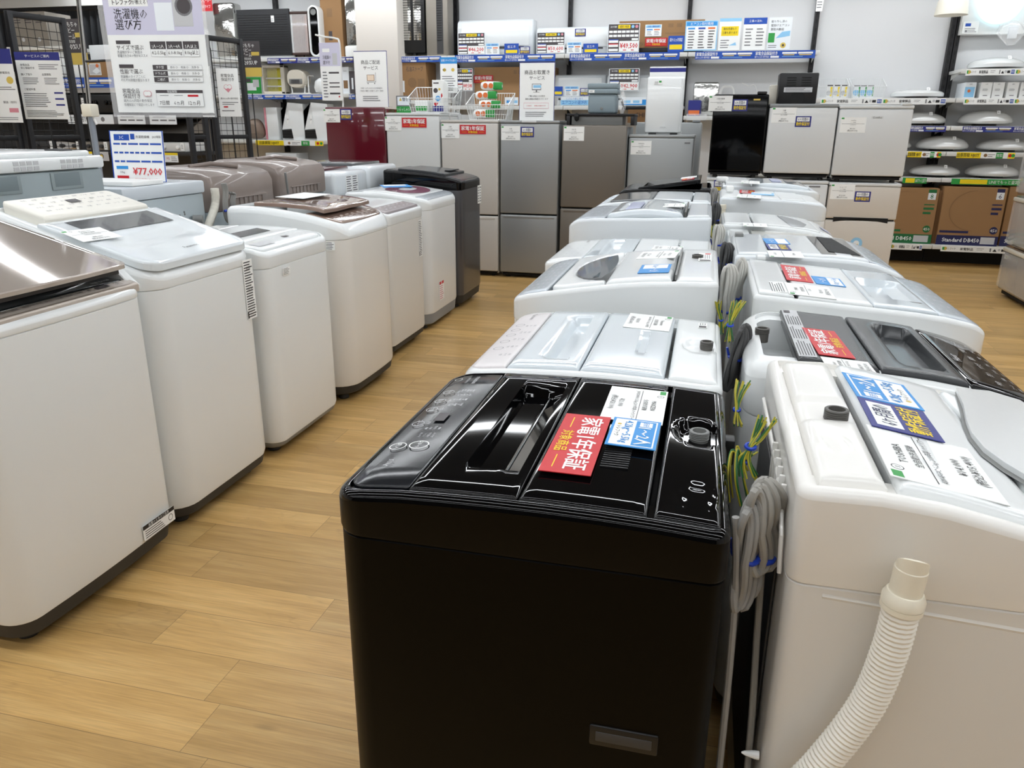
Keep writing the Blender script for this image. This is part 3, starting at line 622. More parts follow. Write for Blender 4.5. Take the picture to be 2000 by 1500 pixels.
# pressed rib on the near side and the rear service panel with its ribs
mb = MB(); n = 20
mb.tube([(-.2838, .235-k*.024, .788-.0012*k) for k in range(0, 19)], .006, 'cream_steel', 10); mb.build('side_rib', w.root)
mb = MB(); mb.box((-.2, .2803, .25), (.2, .284, .84), 'charcoal', .003)
for k in range(6): mb.box((-.2+k*.03, .281, .83-.0*k), (-.194+k*.03, .289, .895), 'cream_plastic', .002)
mb.tube([(-.25, .284, .79), (-.24, .286, .84), (-.2, .286, .87), (-.1, .286, .88), (.2, .286, .88)], .003, 'cream_plastic', 6)
mb.build('rear_panel', w.root)
mb = MB()
for z in (.44, .505, .365): mb.lathe([(.006, 0), (.006, .006), (.003, .02), (.001, .024)], 'p_white', n=10, Mx=Matrix.Translation((-.27, .281, z)) @ Matrix.Rotation(-PI/2, 4, 'X'))
mb.build('screw', w.root)
w.card('capacity_card', 'sky blue capacity card lying on the cream white machine at the right', 'sign card', [(1688, 786), (1656, 735), (1751, 743), (1790, 789)], D_BLUE, 'p_blue', .0095)
w.card('guarantee_card', 'navy blue six month guarantee card on the cream white machine at the right', 'sign card', [(1717, 843), (1684, 784), (1791, 793), (1830, 851)], D_NAVY, 'p_navy', .011)
w.card('price_card', 'white price card on the cream white machine at the right', 'price card', [(1760, 947), (1706, 846), (1870, 858), (1948, 968)], d_white('TOSHIBA', '全自動洗濯機', 'AW-45GA2 4.2kg 2010年製 ハイパワー', '¥14,000', '(税込¥15,400)'), 'p_white', .0095)
# drain hose of the cream machine
def hose(w, pts, r, m, name='drain_hose', cap=True, fold=.0045, n=14, seg=40):
    P = smooth_path(pts, seg); L = [0]
    for i in range(1, len(P)): L.append(L[-1]+(P[i]-P[i-1]).length)
    rad = [r*(1-.1*(.5-.5*math.cos(2*PI*l/.0066))) for l in L]
    I = w.RM.inverted(); mb = MB(); mb.tube([I @ p for p in P], rad, m, n); h = mb.build(name, w.root)
    if cap:
        a, b = I @ P[0], I @ (P[0]+(P[0]-P[6]).normalized()*.055); d = (b-a).normalized()
        mb = MB(); mb.tube([a-d*.006, a-d*.0055, a+d*.001, a+d*.0012, a+d*.0022, a+d*.0024, a+d*.010, a+d*.018, a+d*.0182, a+d*.049, a+d*.05], [r*1.02, r*1.12, r*1.12, r*1.07, r*1.07, r*1.13, r*1.13, r*.95, r*.86, r*.86, r*.82], 'hose_cap', 24)
        # scalloped open end
        e = a+d*.05; u = d.orthogonal().normalized(); v = d.cross(u); q = []; q2 = []; nn = 24
        for k in range(nn):
            ang = 2*PI*k/nn; hgt = .002+.016*max(0, math.cos(ang-2.2))**.5; rr = r*.82
            q.append((e+(u*math.cos(ang)+v*math.sin(ang))*rr)); q2.append(e+(u*math.cos(ang)+v*math.sin(ang))*rr+d*hgt)
        mb.rings([q, q2, [x*1+(e+d*.012-x)*.0+(-(u*math.cos(2*PI*k/nn)+v*math.sin(2*PI*k/nn))*.004) for k, x in enumerate(q2)], [x-(u*math.cos(2*PI*k/nn)+v*math.sin(2*PI*k/nn))*.004-d*.0 for k, x in enumerate(q)]], 'hose_cap', False, False)
        mb.build('hose_end', h)
    return h
hy = .868
hose(w, [atY(1762, 1180, hy), atY(1738, 1270, hy), atY(1690, 1380, hy), atY(1600, 1495, hy-.005), atY(1500, 1600, hy-.01), Vector((.10, .85, .30)), Vector((.09, .86, .12))], .0215, 'hose_ivory', seg=140)

# ---- R2 dark lid
w = Washer('washing_machine', 'white machine with a dark grey lid and a red card, behind the cream one', 'R', .68, .57, 1.53, 2.02, [(0, .83), (.06, .86), (.2, .89), (.4, .905), (.5, .91), (.57, .895)], .79, 'white_plastic', 'white_steel', rf=.05, rb=.07, edge=.03, cover_drop=.008)
R2 = w
pn = w.slab('control_panel', 'black_gloss', .02, .16, margin=.02, up=.006, r=.01, rc=(.05, .0), nx=10)
w.deco([('t', -.02, .135, .02, 'Haier', 'p_lgrey')]+[('t', x, .09, .012, s_, 'p_lgrey') for x, s_ in zip((-.16, -.1, -.04, .02, .08, .14), ('予約', '洗い', 'すすぎ', '脱水', '水量', 'コース'))]+marks(-.18, .18, .04, .07, 7, 2, 'p_lgrey', h=.008), pn, up=.008)
lid = w.slab('lid', 'dark_lid', .163, .32, margin=.02, up=.008, r=.008, nx=22, nt=18, extra=lambda X, t: -.06*SS(.17-abs(X), .03)*SS(t-.19, .012)*(1-SS(t-.23, .05)), tl=[.2, .203, .206, .21, .262, .266, .27])
flap = w.slab('lid_flap', 'dark_lid', .323, .475, margin=.02, up=.008, r=.01)
pI = w.RM.inverted()
card('instruction_label', 'grey printed instruction label', None, w.RM @ Matrix.Translation((0, .455-w.D/2, w.zp(.455)+.0092)) @ Matrix.Rotation(PI/2*0, 4, 'Z'), .42, .035, 'p_lgrey', lines(.02, .3, .05, .95, 6, 'p_black')+lines(.33, .6, .05, .95, 6, 'p_black')+lines(.63, .9, .05, .95, 6, 'p_black')+[('r', .92, .1, .98, .5, 'p_dark')], parent=w.root, PM=w.RM)
p = w.t(1490, 650); w.hole(p[0], p[1]+.002, .015, .012, 'dark_grey_plastic')
w.card('warranty_card', 'red laminated warranty card on the dark grey lid', 'sign card', [(1604, 693), (1565, 641), (1630, 645), (1667, 699)], D_RED, 'p_red', .0105)
w.card('price_card', 'white price card under the red card on the dark grey lid', 'price card', [(1622, 722), (1600, 697), (1697, 706), (1712, 732)], d_white('Haier', '全自動洗濯機', 'JW-C45A 4.5kg', '¥16,000', '(税込¥17,600)'), 'p_white', .0095)

# ---- R3
w = Washer('washing_machine', 'white machine in the right row with a pink-red card and a grey handle recess', 'R', .72, .575, 2.085, 2.67, [(0, .862), (.04, .885), (.14, .903), (.3, .914), (.45, .924), (.575, .932)], .80, 'white_plastic', 'white_steel', rf=.05, rb=.02)
R3 = w
pn = w.slab('control_panel', 'silver_panel', .012, .12, margin=.02, up=.002, rc=(.045, .002)); w.deco(marks(-.23, .23, .03, .11, 7, 4, 'p_grey', h=.008), pn, up=.004)
lid = w.slab('lid', 'lid_cool', .123, .275, margin=.02, up=.007, nx=20, nt=16, extra=lambda X, t: -.035*SS(.15-abs(X+.02), .02)*SS(t-.135, .01)*(1-SS(t-.255, .006))*(.3+.7*SS(t-.13, .12)), xl=[-.17, -.16, -.15, .11, .12, .13], tl=[.135, .14, .145, .25, .253, .256, .26])
w.slab('lid_flap', 'white_plastic', .278, .462, margin=.02, up=.007); w.slab('rear_deck', 'white_plastic', .472, .562, margin=.02, up=.007)
p = w.t(1486, 506); mb = MB(); mb.box((p[0]-.03, p[1]-.015-w.D/2, w.zp(.5)), (p[0]+.03, p[1]+.015-w.D/2, w.zp(.5)+.016), 'grey_white', .006); mb.build('inlet_cover', w.root)
card('rating_label', None, None, w.RM @ Matrix.Translation((-.18, .51-w.D/2, w.zp(.51)+.008)), .15, .045, 'p_white', lines(.05, .95, .1, .9, 6, 'p_black'), parent=w.root, PM=w.RM)
w.card('warranty_card', 'pink-red warranty card lying on a white lid in the right row', 'sign card', [(1536, 547), (1525, 516), (1570, 522), (1590, 551)], D_RED, 'p_red', .009)
w.card('capacity_card', 'blue and white capacity card right of the pink-red warranty card', 'sign card', [(1594, 552), (1586, 537), (1638, 546), (1654, 562)], [('r', .06, .5, .94, .94, 'p_white'), ('t', .5, .3, .25, '1～2人', 'p_white', 'c', .6), ('t', .5, .72, .2, '4.2kg～5.5kg', 'p_blue', 'c', .8)], 'p_blue', .009)
w.card('price_card', 'white price card below the pink-red warranty card', 'price card', [(1541, 575), (1534, 552), (1616, 560), (1634, 583)], d_white('SHARP', '全自動洗濯機', 'ES-GE5', '¥20,000', '(税込¥22,000)'), 'p_white', .009)
mb = MB(); q = w.RM.inverted() @ atZ(1545, 622, .885)
hose(w, [atY(1545, 640, 2.06), atY(1545, 680, 2.06), Vector((.255, 2.05, .6)), Vector((.25, 2.05, .2))], .017, 'hose_cap', cap=False)
mb.tube([w.RM.inverted() @ atY(1545, k, 2.06) for k in (622, 634, 635, 650)], [.02, .02, .017, .017], 'hose_cap', 20); mb.build('hose_end', w.root)

# ---- R4 with rectangular dark window
w = Washer('washing_machine', 'white machine in the right row with a rectangular dark window', 'R', .68, .565, 2.74, 3.3, [(0, .868), (.05, .9), (.15, .93), (.4, .936), (.565, .933)], .82, 'cool_white', 'white_steel', rf=.05, rb=.02)
R4 = w
pn = w.slab('control_panel', 'silver_panel', .012, .13, margin=.02, up=.002, rc=(.045, .002)); w.deco(marks(-.23, .23, .02, .12, 6, 4, 'p_grey', h=.009), pn, up=.004)
lid = w.slab('lid', 'cool_white', .133, .44, margin=.02, up=.007, r=.01)
mb = MB(); z = lambda t: w.zp(t)+.0085
mb.add([(-.23, .145-w.D/2, z(.145)), (.23, .145-w.D/2, z(.145)), (.23, .28-w.D/2, z(.28)), (-.23, .28-w.D/2, z(.28))], [(0, 1, 2, 3)], 'window_grey')
mb.add([(-.2, .15-w.D/2, z(.15)+.0006), (.2, .19-w.D/2, z(.19)+.0006), (.22, .245-w.D/2, z(.245)+.0006), (-.17, .25-w.D/2, z(.25)+.0006)], [(0, 1, 2, 3)], 'dark_gap'); mb.build('window', lid)
w.slab('rear_deck', 'cool_white', .45, .555, margin=.02, up=.006)
p = w.t(1441, 464); mb = MB(); mb.box((p[0]-.025, p[1]-.02-w.D/2, w.zp(.5)), (p[0]+.025, p[1]+.012-w.D/2, w.zp(.5)+.018), 'grey_plastic', .004); mb.build('inlet_cover', w.root)
w.card('capacity_card', 'sky blue capacity card above a navy card in the right row', 'sign card', [(1498, 474), (1490, 464), (1533, 468), (1543, 478)], [('r', .04, .5, .96, .94, 'p_white'), ('t', .5, .3, .25, '1～2人', 'p_white', 'c', .6)], 'p_blue', .009)
w.card('guarantee_card', 'navy guarantee card between a sky blue and a white card', 'sign card', [(1502, 486), (1495, 475), (1537, 478), (1546, 489)], D_NAVY, 'p_navy', .009)
w.card('price_card', 'white price card beside the rectangular dark window', 'price card', [(1505, 500), (1498, 487), (1563, 493), (1571, 505)], d_white('HITACHI', '', '', '¥24,000', '', True), 'p_white', .009)

# ---- R5 low one with dial panel
R5 = w = Washer('washing_machine', 'low white machine with a translucent lid and a round dial print', 'R', .66, .55, 3.34, 3.86, [(0, .80), (.05, .845), (.15, .873), (.4, .885), (.55, .885)], .78, 'white_plastic', 'white_steel', rf=.05)
pn = w.slab('control_panel', 'white_plastic', .012, .15, margin=.02, up=.003, rc=(.045, .002)); w.deco([('o', -.05, .08, .05, 'p_grey'), ('r', -.08, .03, -.03, .045, 'p_dark')]+marks(-.2, .2, .03, .13, 5, 4, 'p_grey', h=.009), pn, up=.005)
w.slab('lid', mat('lid_translucent', 'dcdcd6', .15, coat=.5), .153, .44, margin=.02, up=.006); w.slab('rear_deck', 'white_plastic', .45, .54, margin=.02, up=.006)
card('rating_label', None, None, w.RM @ Matrix.Translation((-.12, .49-w.D/2, w.zp(.49)+.008)), .2, .04, 'p_lgrey', [('t', .5, .5, .4, 'Calibrate WELL', 'p_dark', 'c', .9)], parent=w.root, PM=w.RM)
# ---- R6 navy window
R6 = w = Washer('washing_machine', 'white machine with a pointed navy window and lavender display', 'R', .66, .57, 3.9, 4.44, [(0, .80), (.05, .85), (.12, .878), (.3, .9), (.57, .905)], .78, 'white_plastic', 'white_steel', rf=.05)
pn = w.slab('control_panel', 'white_plastic', .012, .12, margin=.02, up=.003, rc=(.045, .002)); w.deco([('r', -.1, .04, .05, .09, 'lavender')]+marks(-.2, -.1, .03, .1, 2, 3, 'p_grey', h=.009), pn, up=.005)
lid = w.slab('lid', 'white_plastic', .123, .42, margin=.02, up=.006); z = lambda t: w.zp(t)+.0075
mb = MB(); mb.add([(-.25, .25-w.D/2, z(.25)), (.2, .285-w.D/2, z(.285)), (.2, .25-w.D/2, z(.25)), (.08, .185-w.D/2, z(.185)), (-.06, .16-w.D/2, z(.16)), (-.2, .19-w.D/2, z(.19))][::-1], [list(range(6))], 'navy_glass'); mb.build('window', lid)
w.slab('rear_deck', 'white_plastic', .43, .56, margin=.02, up=.006)
w.card('price_card', 'white price card left of the pointed navy window', 'price card', [(1452, 441), (1451, 434), (1496, 437), (1500, 444)], d_white('SHARP', '', '', '¥18,000', '', True), 'p_white', .009)
# ---- R7
R7 = w = Washer('washing_machine', 'white machine with a small red card near the back of the right row', 'R', .66, .58, 4.6, 5.15, [(0, .93), (.04, .95), (.2, .965), (.58, .974)], .86, 'cool_white', 'white_steel', rf=.05)
w.slab('control_panel', 'grey_white', .012, .12, margin=.02, up=.002, rc=(.045, .002)); w.slab('lid', 'grey_white', .123, .25, margin=.02, up=.006); w.slab('lid_flap', 'grey_white', .253, .45, margin=.02, up=.006); w.slab('rear_deck', 'grey_white', .46, .57, margin=.02, up=.006)
mb = MB(); mb.box((-.03, .5-w.D/2, .985), (.03, .545-w.D/2, 1.02), 'p_white', .01); mb.build('inlet_cover', w.root)
w.card('warranty_card', 'small red warranty card near the back of the right row', 'sign card', [(1445, 376), (1446, 370), (1473, 372), (1473, 378)], D_RED, 'p_red', .009)
w.card('capacity_card', 'small sky blue card near the back of the right row', 'sign card', [(1475, 379), (1475, 374), (1504, 378), (1505, 383)], [('r', .5, .1, .95, .9, 'p_white')], 'p_sky', .009)
w.card('price_card', 'white price card under the small red card near the back of the right row', 'price card', [(1441, 385), (1443, 378), (1485, 382), (1483, 388)], d_white('AQUA', '', '', '¥22,000', '', True), 'p_white', .009)
hose(w, [atY(1410, 420, 4.56), atY(1408, 450, 4.56), Vector((.13, 4.56, .5)), Vector((.13, 4.56, .2))], .019, 'hose_cap', cap=False)
mb = MB(); mb.tube([w.RM.inverted() @ atY(1410, k, 4.56) for k in (400, 409, 410, 424)], [.024, .024, .019, .019], 'hose_cap', 16); mb.build('hose_end', w.root)
# ---- R8
R8 = w = Washer('washing_machine', 'rearmost white machine of the right row with a see-through lid', 'R', .70, .6, 5.22, 5.82, [(0, .955), (.05, .975), (.3, .99), (.6, 1.0)], .88, 'cool_white', 'cool_white', rf=.07)
lid = w.slab('lid', 'lid_cool', .06, .42, margin=.03, up=.012, r=.02, rc=(.06, .02), extra=lambda X, t: .015*math.sin(PI*max(0, min(1, (t-.06)/.36)))); w.slab('rear_deck', 'grey_white', .43, .58, margin=.02, up=.02, th=.03)
MB().box((-.15, .14-w.D/2, w.zp(.2)+.026), (.15, .2-w.D/2, w.zp(.2)+.03), 'window_grey', .002).build('window', lid)
MB().box((-.15, .23-w.D/2, w.zp(.2)+.03), (.15, .29-w.D/2, w.zp(.2)+.034), 'lavender', .002).build('lid_window', lid)
w.card('price_card', 'white price card on the rearmost machine of the right row', 'price card', [(1447, 357), (1449, 352), (1483, 354), (1484, 360)], d_white('SHARP', '', '', '', '', True), 'p_white', .03)
mb = MB(); mb.box((-.03, .56-w.D/2, 1.0), (.03, .64-w.D/2, 1.035), 'p_white', .012); mb.build('inlet_cover', w.root)
# ================================================= left row (fronts to the left aisle)
GL = 'washing machines along the left aisle'
w = Washer('washing_machine', 'large white machine in the left foreground with a champagne glass lid', 'L', -1.64, .62, 1.345, 1.985, [(0, .880), (.03, .889), (.1, .897), (.3, .955), (.62, 1.02)], .852, 'white_plastic', 'grey_white', rf=.06, rb=.03, edge=.014, bow=.012, base_h=.085, group=GL)
L1 = w
pn = w.slab('control_panel', 'bronze_panel', .004, .045, margin=.022, up=.012, r=.006, th=.02)
w.deco([('r', -.28, .006, .28, .009, 'champagne_trim')]+[('t', -.235+.036*k, .026, .010, s_, 'p_dark') for k, s_ in enumerate(('予約', '洗濯', '乾燥', '温度', '風呂', 'すすぎ', '脱水', '水量', '標準', '毛布', '槽', '切'))]+[('r', .15, .018, .2, .036, 'p_dark'), ('t', .24, .027, .016, 'ON', 'p_white')], pn, up=.0135)
gp = w.slab('display_panel', 'smoke_glass', .046, .14, margin=.022, up=.012, r=.004); w.deco([('t', .22, .07, .013, 'BW-DV80', 'p_lgrey')], gp, up=.0135)
zf = lambda t: .957+(t-.01)*.26
lid = w.slab('lid', 'champagne_glass', .008, .56, margin=.05, up=.0, th=.01, r=.003, rc=(.025, .01), nx=16, nt=12, zf=zf, extra=lambda X, t: 0)
for v in lid.data.vertices:
    q = v.co; tt = q.y+w.D/2; q.y -= .012*(1-(q.x/.3)**2)*max(0, 1-(tt-.03)/.3)
w.deco([('t', .03, .095, .022, 'BEAT WASH', 'p_dark', .14), ('t', .03, .117, .008, '洗濯乾燥機', 'p_dark')], lid, name='emblem', up=.0015, zf=zf)
mb = w.slab('x', 'charcoal', .03, .5, margin=.065, up=-.0105, th=.02, build=False, zf=zf); mb.build('lid_underside', lid)
for s_ in (-1, 1):   # curved white shoulders beside the lid
    mb = MB(); P = [(t, max(w.zp(t), min(zf(t)-.004, w.zp(t)+.05*SS(t, .09)))) for t in (.01, .03, .06, .1, .16, .24, .34, .46, .6)]
    q = [[Vector((s_*x, t-w.D/2, z)) for x, z in ((.314, w.zp(t)-.01), (.314, z-.006), (.309, z), (.285, z), (.279, z-.005), (.277, w.zp(t)-.01))] for t, z in P]
    mb.rings(q, 'white_plastic'); mb.build('side_shoulder', w.root)
card('notice_label', 'white notice label with a black heading', None, Matrix.Translation((-1.6265, 1.875, .125)) @ Matrix.Rotation(PI/2, 4, 'Z') @ Matrix.Rotation(PI/2, 4, 'X'), .15, .05, 'p_white', [('r', 0, 0, 1, .28, 'p_black'), ('t', .5, .14, .18, '設置のときのご注意', 'p_white', 'c', .8)]+lines(.05, .7, .35, .95, 4, 'p_black')+[('c', .86, .62, .22, 'p_black'), ('c', .86, .62, .18, 'p_white')], parent=w.root, PM=w.RM)

w = Washer('washing_machine', 'white machine with an ivory rear control panel, second along the left aisle', 'L', -1.65, .59, 2.025, 2.615, [(0, .893), (.04, .91), (.3, 1.0), (.45, 1.05), (.59, 1.09)], .848, 'white_plastic', 'grey_white', rf=.085, rb=.04, edge=.02, group=GL)
L2 = w
zf = lambda t: .938+(t-.02)*.285
lid = w.slab('lid', 'lid_white', .005, .4, margin=.012, up=0, th=.02, r=.008, rc=(.06, .0), zf=zf, nx=18, nt=16, extra=lambda X, t: -.006*SS(.2-abs(X), .01)*SS(t-.15, .006)*(1-SS(t-.245, .02)))
mb = MB(); mb.add([(-.2, .265-w.D/2, zf(.265)+.001), (.2, .265-w.D/2, zf(.265)+.001), (.2, .375-w.D/2, zf(.375)+.001), (-.2, .375-w.D/2, zf(.375)+.001)], [(0, 1, 2, 3)], 'window_grey'); mb.build('window', lid)
w.deco([('t', .0, .06, .016, 'Panasonic', 'p_black')], lid, name='emblem', up=.0015, zf=zf)
pn = w.slab('control_panel', 'ivory_panel', .405, .575, margin=.05, up=0, th=.05, r=.01, rc=(.0, .03), zf=lambda t: zf(t)+.012)
w.deco(marks(-.2, .2, .43, .56, 9, 4, 'p_grey', h=.009)+[('r', -.03, .49, .02, .52, 'p_dark')], pn, up=.002, zf=lambda t: zf(t)+.012)
w.card('price_card', 'white price card lying on the second machine along the left aisle', 'price card', [(110, 452), (192, 445), (242, 460), (168, 473)], d_white('Panasonic', '全自動洗濯機', 'NA-FA80H6 8.0kg', '¥45,000', '(税込¥49,500)'), 'p_white', .006, zf=zf)
card('instruction_label', 'tall white instruction label with small print', None, Matrix.Translation((-1.6485, 2.555, .755)) @ Matrix.Rotation(PI/2, 4, 'Z') @ Matrix.Rotation(PI/2, 4, 'X'), .062, .225, 'p_white', lines(.08, .95, .02, .98, 22, 'p_black', .4)+[('r', .02, .86, .14, .98, 'p_black'), ('t', .5, .14, .05, '設置', 'p_black'), ('t', .5, .5, .05, '上手に使う', 'p_black', 'c', .7)], parent=w.root, PM=w.RM)

w = Washer('washing_machine', 'plain white machine with a small dark window, third along the left aisle', 'L', -1.655, .57, 2.675, 3.245, [(0, .862), (.06, .884), (.3, .9), (.57, .892)], .806, 'white_plastic', 'grey_white', rf=.055, rb=.03, edge=.014, base='plinth_grey', base_h=.06, group=GL)
pn = w.slab('control_panel', 'white_plastic', .03, .14, margin=.03, up=.003, rc=(.03, 0)); w.deco([('r', -.22, .05, -.1, .1, 'p_lgrey'), ('r', .03, .08, .07, .1, 'p_dark')]+marks(-.05, .22, .04, .12, 6, 2, 'p_lgrey', h=.008), pn, up=.0045)
lid = w.slab('lid', 'white_plastic', .143, .43, margin=.03, up=.006)
mb = MB(); z = lambda t: w.zp(t)+.0075; mb.add([(-.12, .2-w.D/2, z(.2)), (.12, .2-w.D/2, z(.2)), (.16, .29-w.D/2, z(.29)), (-.16, .29-w.D/2, z(.29))], [(0, 1, 2, 3)], 'dark_lid'); mb.build('window', lid)
w.slab('rear_deck', 'white_plastic', .44, .56, margin=.03, up=.006)
card('instruction_label', 'small white label', None, Matrix.Translation((-1.6535, 2.84, .775)) @ Matrix.Rotation(PI/2, 4, 'Z') @ Matrix.Rotation(PI/2, 4, 'X'), .06, .03, 'p_white', lines(.1, .95, .05, .95, 5, 'p_black'), parent=w.root, PM=w.RM)

w = Washer('washing_machine', 'ivory machine with a brown glass lid, fourth along the left aisle', 'L', -1.655, .62, 3.37, 3.995, [(0, .868), (.03, .895), (.1, .922), (.25, .95), (.45, .97), (.62, .968)], .825, 'white_plastic', 'beige_steel', rf=.10, rb=.04, edge=.03, base='plinth_dark', base_h=.08, bow=.01, group=GL)
pn = w.slab('control_panel', 'brown_glass', .035, .2, margin=.035, up=.003, rc=(.07, 0), th=.01); w.deco(marks(-.22, .22, .05, .1, 7, 2, 'p_lgrey', h=.01), pn, up=.0045)
zf = lambda t: w.zp(t)+.038-.06*max(0, t-.15)
lid = w.slab('lid', 'brown_glass', .11, .48, margin=.05, up=0, th=.014, zf=zf, r=.005, extra=lambda X, t: .0015*math.sin(X*22+t*9))
w.deco([('r', -.1, .3, .2, .46, 'p_white')], lid, name='paper_insert', up=.008, zf=zf)
mb = MB(); mb.lathe([(.012, 0), (.011, .004), (.006, .007), (.001, .008)], 'p_white', n=14, Mx=Matrix.Translation((-.3135, .13-w.D/2+.02, .845)) @ Matrix.Rotation(-PI/2, 4, 'Y')); mb.build('knob', w.root)
mb = MB(); q = [(-.003*0-.3125-.004, .1-w.D/2, 0)]
mb.tube([(-.314, .12-w.D/2+.05*math.cos(a)*.8-.0, .61+.028*math.sin(a)) for a in [PI*k/8-PI/2 for k in range(9)][::-1]]+[(-.314, .12-w.D/2+.12, .582)], .006, 'beige_steel', 8); mb.build('carry_grip', w.root)
card('instruction_label', 'small white label', None, Matrix.Translation((-1.72, 3.369, .80)) @ Matrix.Rotation(PI/2, 4, 'X'), .05, .04, 'p_white', lines(.1, .95, .05, .95, 5, 'p_black'), parent=w.root, PM=w.RM)

w = Washer('washing_machine', 'slim white machine with a rose-grey panel, fifth along the left aisle', 'L', -1.745, .56, 4.15, 4.735, [(0, .855), (.05, .874), (.2, .892), (.56, .905)], .80, 'white_plastic', 'cream_steel', rf=.045, rb=.03, group=GL)
pn = w.slab('control_panel', mat('rose_grey', 'a39a9b', .25, metal=.3), .03, .13, margin=.03, up=.004); w.deco(marks(-.2, .2, .04, .12, 6, 2, 'p_lgrey', h=.01), pn, up=.0055)
w.slab('lid', 'white_plastic', .133, .43, margin=.03, up=.006); w.slab('rear_deck', 'white_plastic', .44, .55, margin=.03, up=.006)
card('instruction_label', 'tall grey printed label', None, Matrix.Translation((-1.7435, 4.66, .665)) @ Matrix.Rotation(PI/2, 4, 'Z') @ Matrix.Rotation(PI/2, 4, 'X'), .06, .23, 'p_white', lines(.08, .95, .02, .98, 20, 'p_grey', .5)+[('r', .02, .86, .14, .98, 'p_black')], parent=w.root, PM=w.RM)

w = Washer('washing_machine', 'white machine with a pink lid, sixth along the left aisle', 'L', -1.755, .60, 4.85, 5.49, [(0, .865), (.04, .888), (.15, .905), (.35, .925), (.6, .918)], .815, 'white_plastic', 'white_steel', rf=.08, rb=.04, edge=.02, base='plinth_grey', base_h=.11, group=GL)
pn = w.slab('control_panel', 'silver_panel', .02, .1, margin=.03, up=.003, rc=(.04, 0)); w.deco(marks(-.2, .2, .03, .09, 7, 2, 'p_dark', h=.01), pn, up=.0045)
lid = w.slab('lid', 'white_plastic', .103, .47, margin=.03, up=.006)
mb = MB(); z = lambda t: w.zp(t)+.0078; O = [(.24*math.cos(2*PI*k/32), .26+.14*math.sin(2*PI*k/32)) for k in range(32)]; I2 = [(.02+.12*math.cos(2*PI*k/32), .27+.05*math.sin(2*PI*k/32)) for k in range(32)]
mb.add([(x, t-w.D/2, z(t)) for x, t in O]+[(x, t-w.D/2, z(t)) for x, t in I2], [(k, (k+1) % 32, 32+(k+1) % 32, 32+k) for k in range(32)], 'pink_lid'); mb.build('window_ring', lid)
w.card('capacity_card', 'blue and white capacity card on the machine with the pink lid', 'sign card', [(756, 367), (745, 362), (790, 359), (800, 364)], [('r', .5, .1, .95, .9, 'p_white')], 'p_blue', .01)
card('caution_label', 'white label with red headings', None, Matrix.Translation((-1.7535, 5.08, .245)) @ Matrix.Rotation(PI/2, 4, 'Z') @ Matrix.Rotation(PI/2, 4, 'X'), .1, .13, 'p_white', [('r', .05, .0, .45, .16, 'p_red'), ('r', .55, 0, .95, .16, 'p_red')]+lines(.08, .95, .2, .98, 7, 'p_pink', .4), parent=w.root, PM=w.RM)
mb = MB(); mb.box((-.3205, .03-w.D/2+.06, .55), (-.3185, .03-w.D/2+.12, .60), 'window_grey', .003); mb.build('carry_grip', w.root)

w = Washer('washing_machine', 'tall dark grey machine at the far end of the left aisle', 'L', -1.75, .62, 5.56, 6.09, [(0, .955), (.05, .972), (.15, .992), (.3, 1.01), (.62, 1.03)], .895, 'black_gloss', 'dark_grey_steel', rf=.045, rb=.03, edge=.016, base_h=.10, group=GL)
w.slab('control_panel', 'dark_lid', .02, .13, margin=.03, up=.003, rc=(.03, 0))
lid = w.slab('lid', 'dark_lid', .133, .5, margin=.025, up=.006, zf=lambda t: w.zp(t)+.012)
MB().box((-.05, .15-w.D/2, w.zp(.2)+.018), (.16, .2-w.D/2, w.zp(.2)+.026), 'charcoal', .003).build('lid_handle', lid)
w.slab('rear_deck', 'dark_lid', .51, .6, margin=.025, up=.006)
card('price_card', 'white price card on the tall dark grey machine', 'price card', w.RM @ Matrix.Translation((-.1, .42-w.D/2, w.zp(.42)+.0155)) @ Matrix.Rotation(.06, 4, 'X'), .16, .11, 'p_white', d_white('Panasonic', '', '', '', '', True))
card('instruction_label', 'white label with grey print', None, Matrix.Translation((-1.7485, 6.035, .83)) @ Matrix.Rotation(PI/2, 4, 'Z') @ Matrix.Rotation(PI/2, 4, 'X'), .1, .14, 'p_white', lines(.08, .45, .05, .95, 6, 'p_grey', .4)+lines(.55, .95, .05, .95, 6, 'p_grey', .4), parent=w.root, PM=w.RM)

# ================================================= row behind the left row, backs towards us
GB = 'machines in the row behind, seen from the back'
def boxm(name, label, y0, y1, H_, xr=-2.45, D=.62, cat='washing machine'):
    r = empty(name, Matrix.Translation((xr-D/2, (y0+y1)/2, 0)), label, cat, GB); return r, D/2, (y1-y0)/2
def feet(r, hx, hy):
    for a in (-1, 1):
        for b in (-1, 1): MB().lathe([(.026, 0), (.028, .006), (.02, .03), (.018, .05)], 'plinth_dark', (a*(hx-.07), b*(hy-.07), 0), 12).build('foot', r)
r, hx, hy = boxm('washing_machine', 'grey steel back of a front loader with a thick white plastic top', 2.16, 2.815, 1.24); feet(r, hx, hy)
mb = MB(); mb.box((-hx, -hy, .04), (hx, hy, 1.172), 'galvanised', .012)
for y in (-.18, .12): # pressed handle pockets
    mb.box((hx-.002, y-.07, 1.1), (hx+.004, y+.09, 1.165), 'galvanised', .012); mb.box((hx+.002, y-.055, 1.112), (hx+.0045, y+.075, 1.163), mat('pocket_grey', '7b878b', .5), .006)
mb.tube([(hx+.002, .05, 1.0), (hx+.002, .06, 1.06), (hx+.002, .24, 1.07), (hx+.002, .27, 1.04), (hx+.002, .27, .5)], .006, 'galvanised', 6); mb.build('body', r)
mb = MB(); mb.box((-hx, -hy, 1.173), (hx+.012, hy+.006, 1.222), 'white_plastic', .012); mb.box((-hx, -hy+.01, 1.22), (hx-.03, hy-.02, 1.243), 'white_plastic', .01)
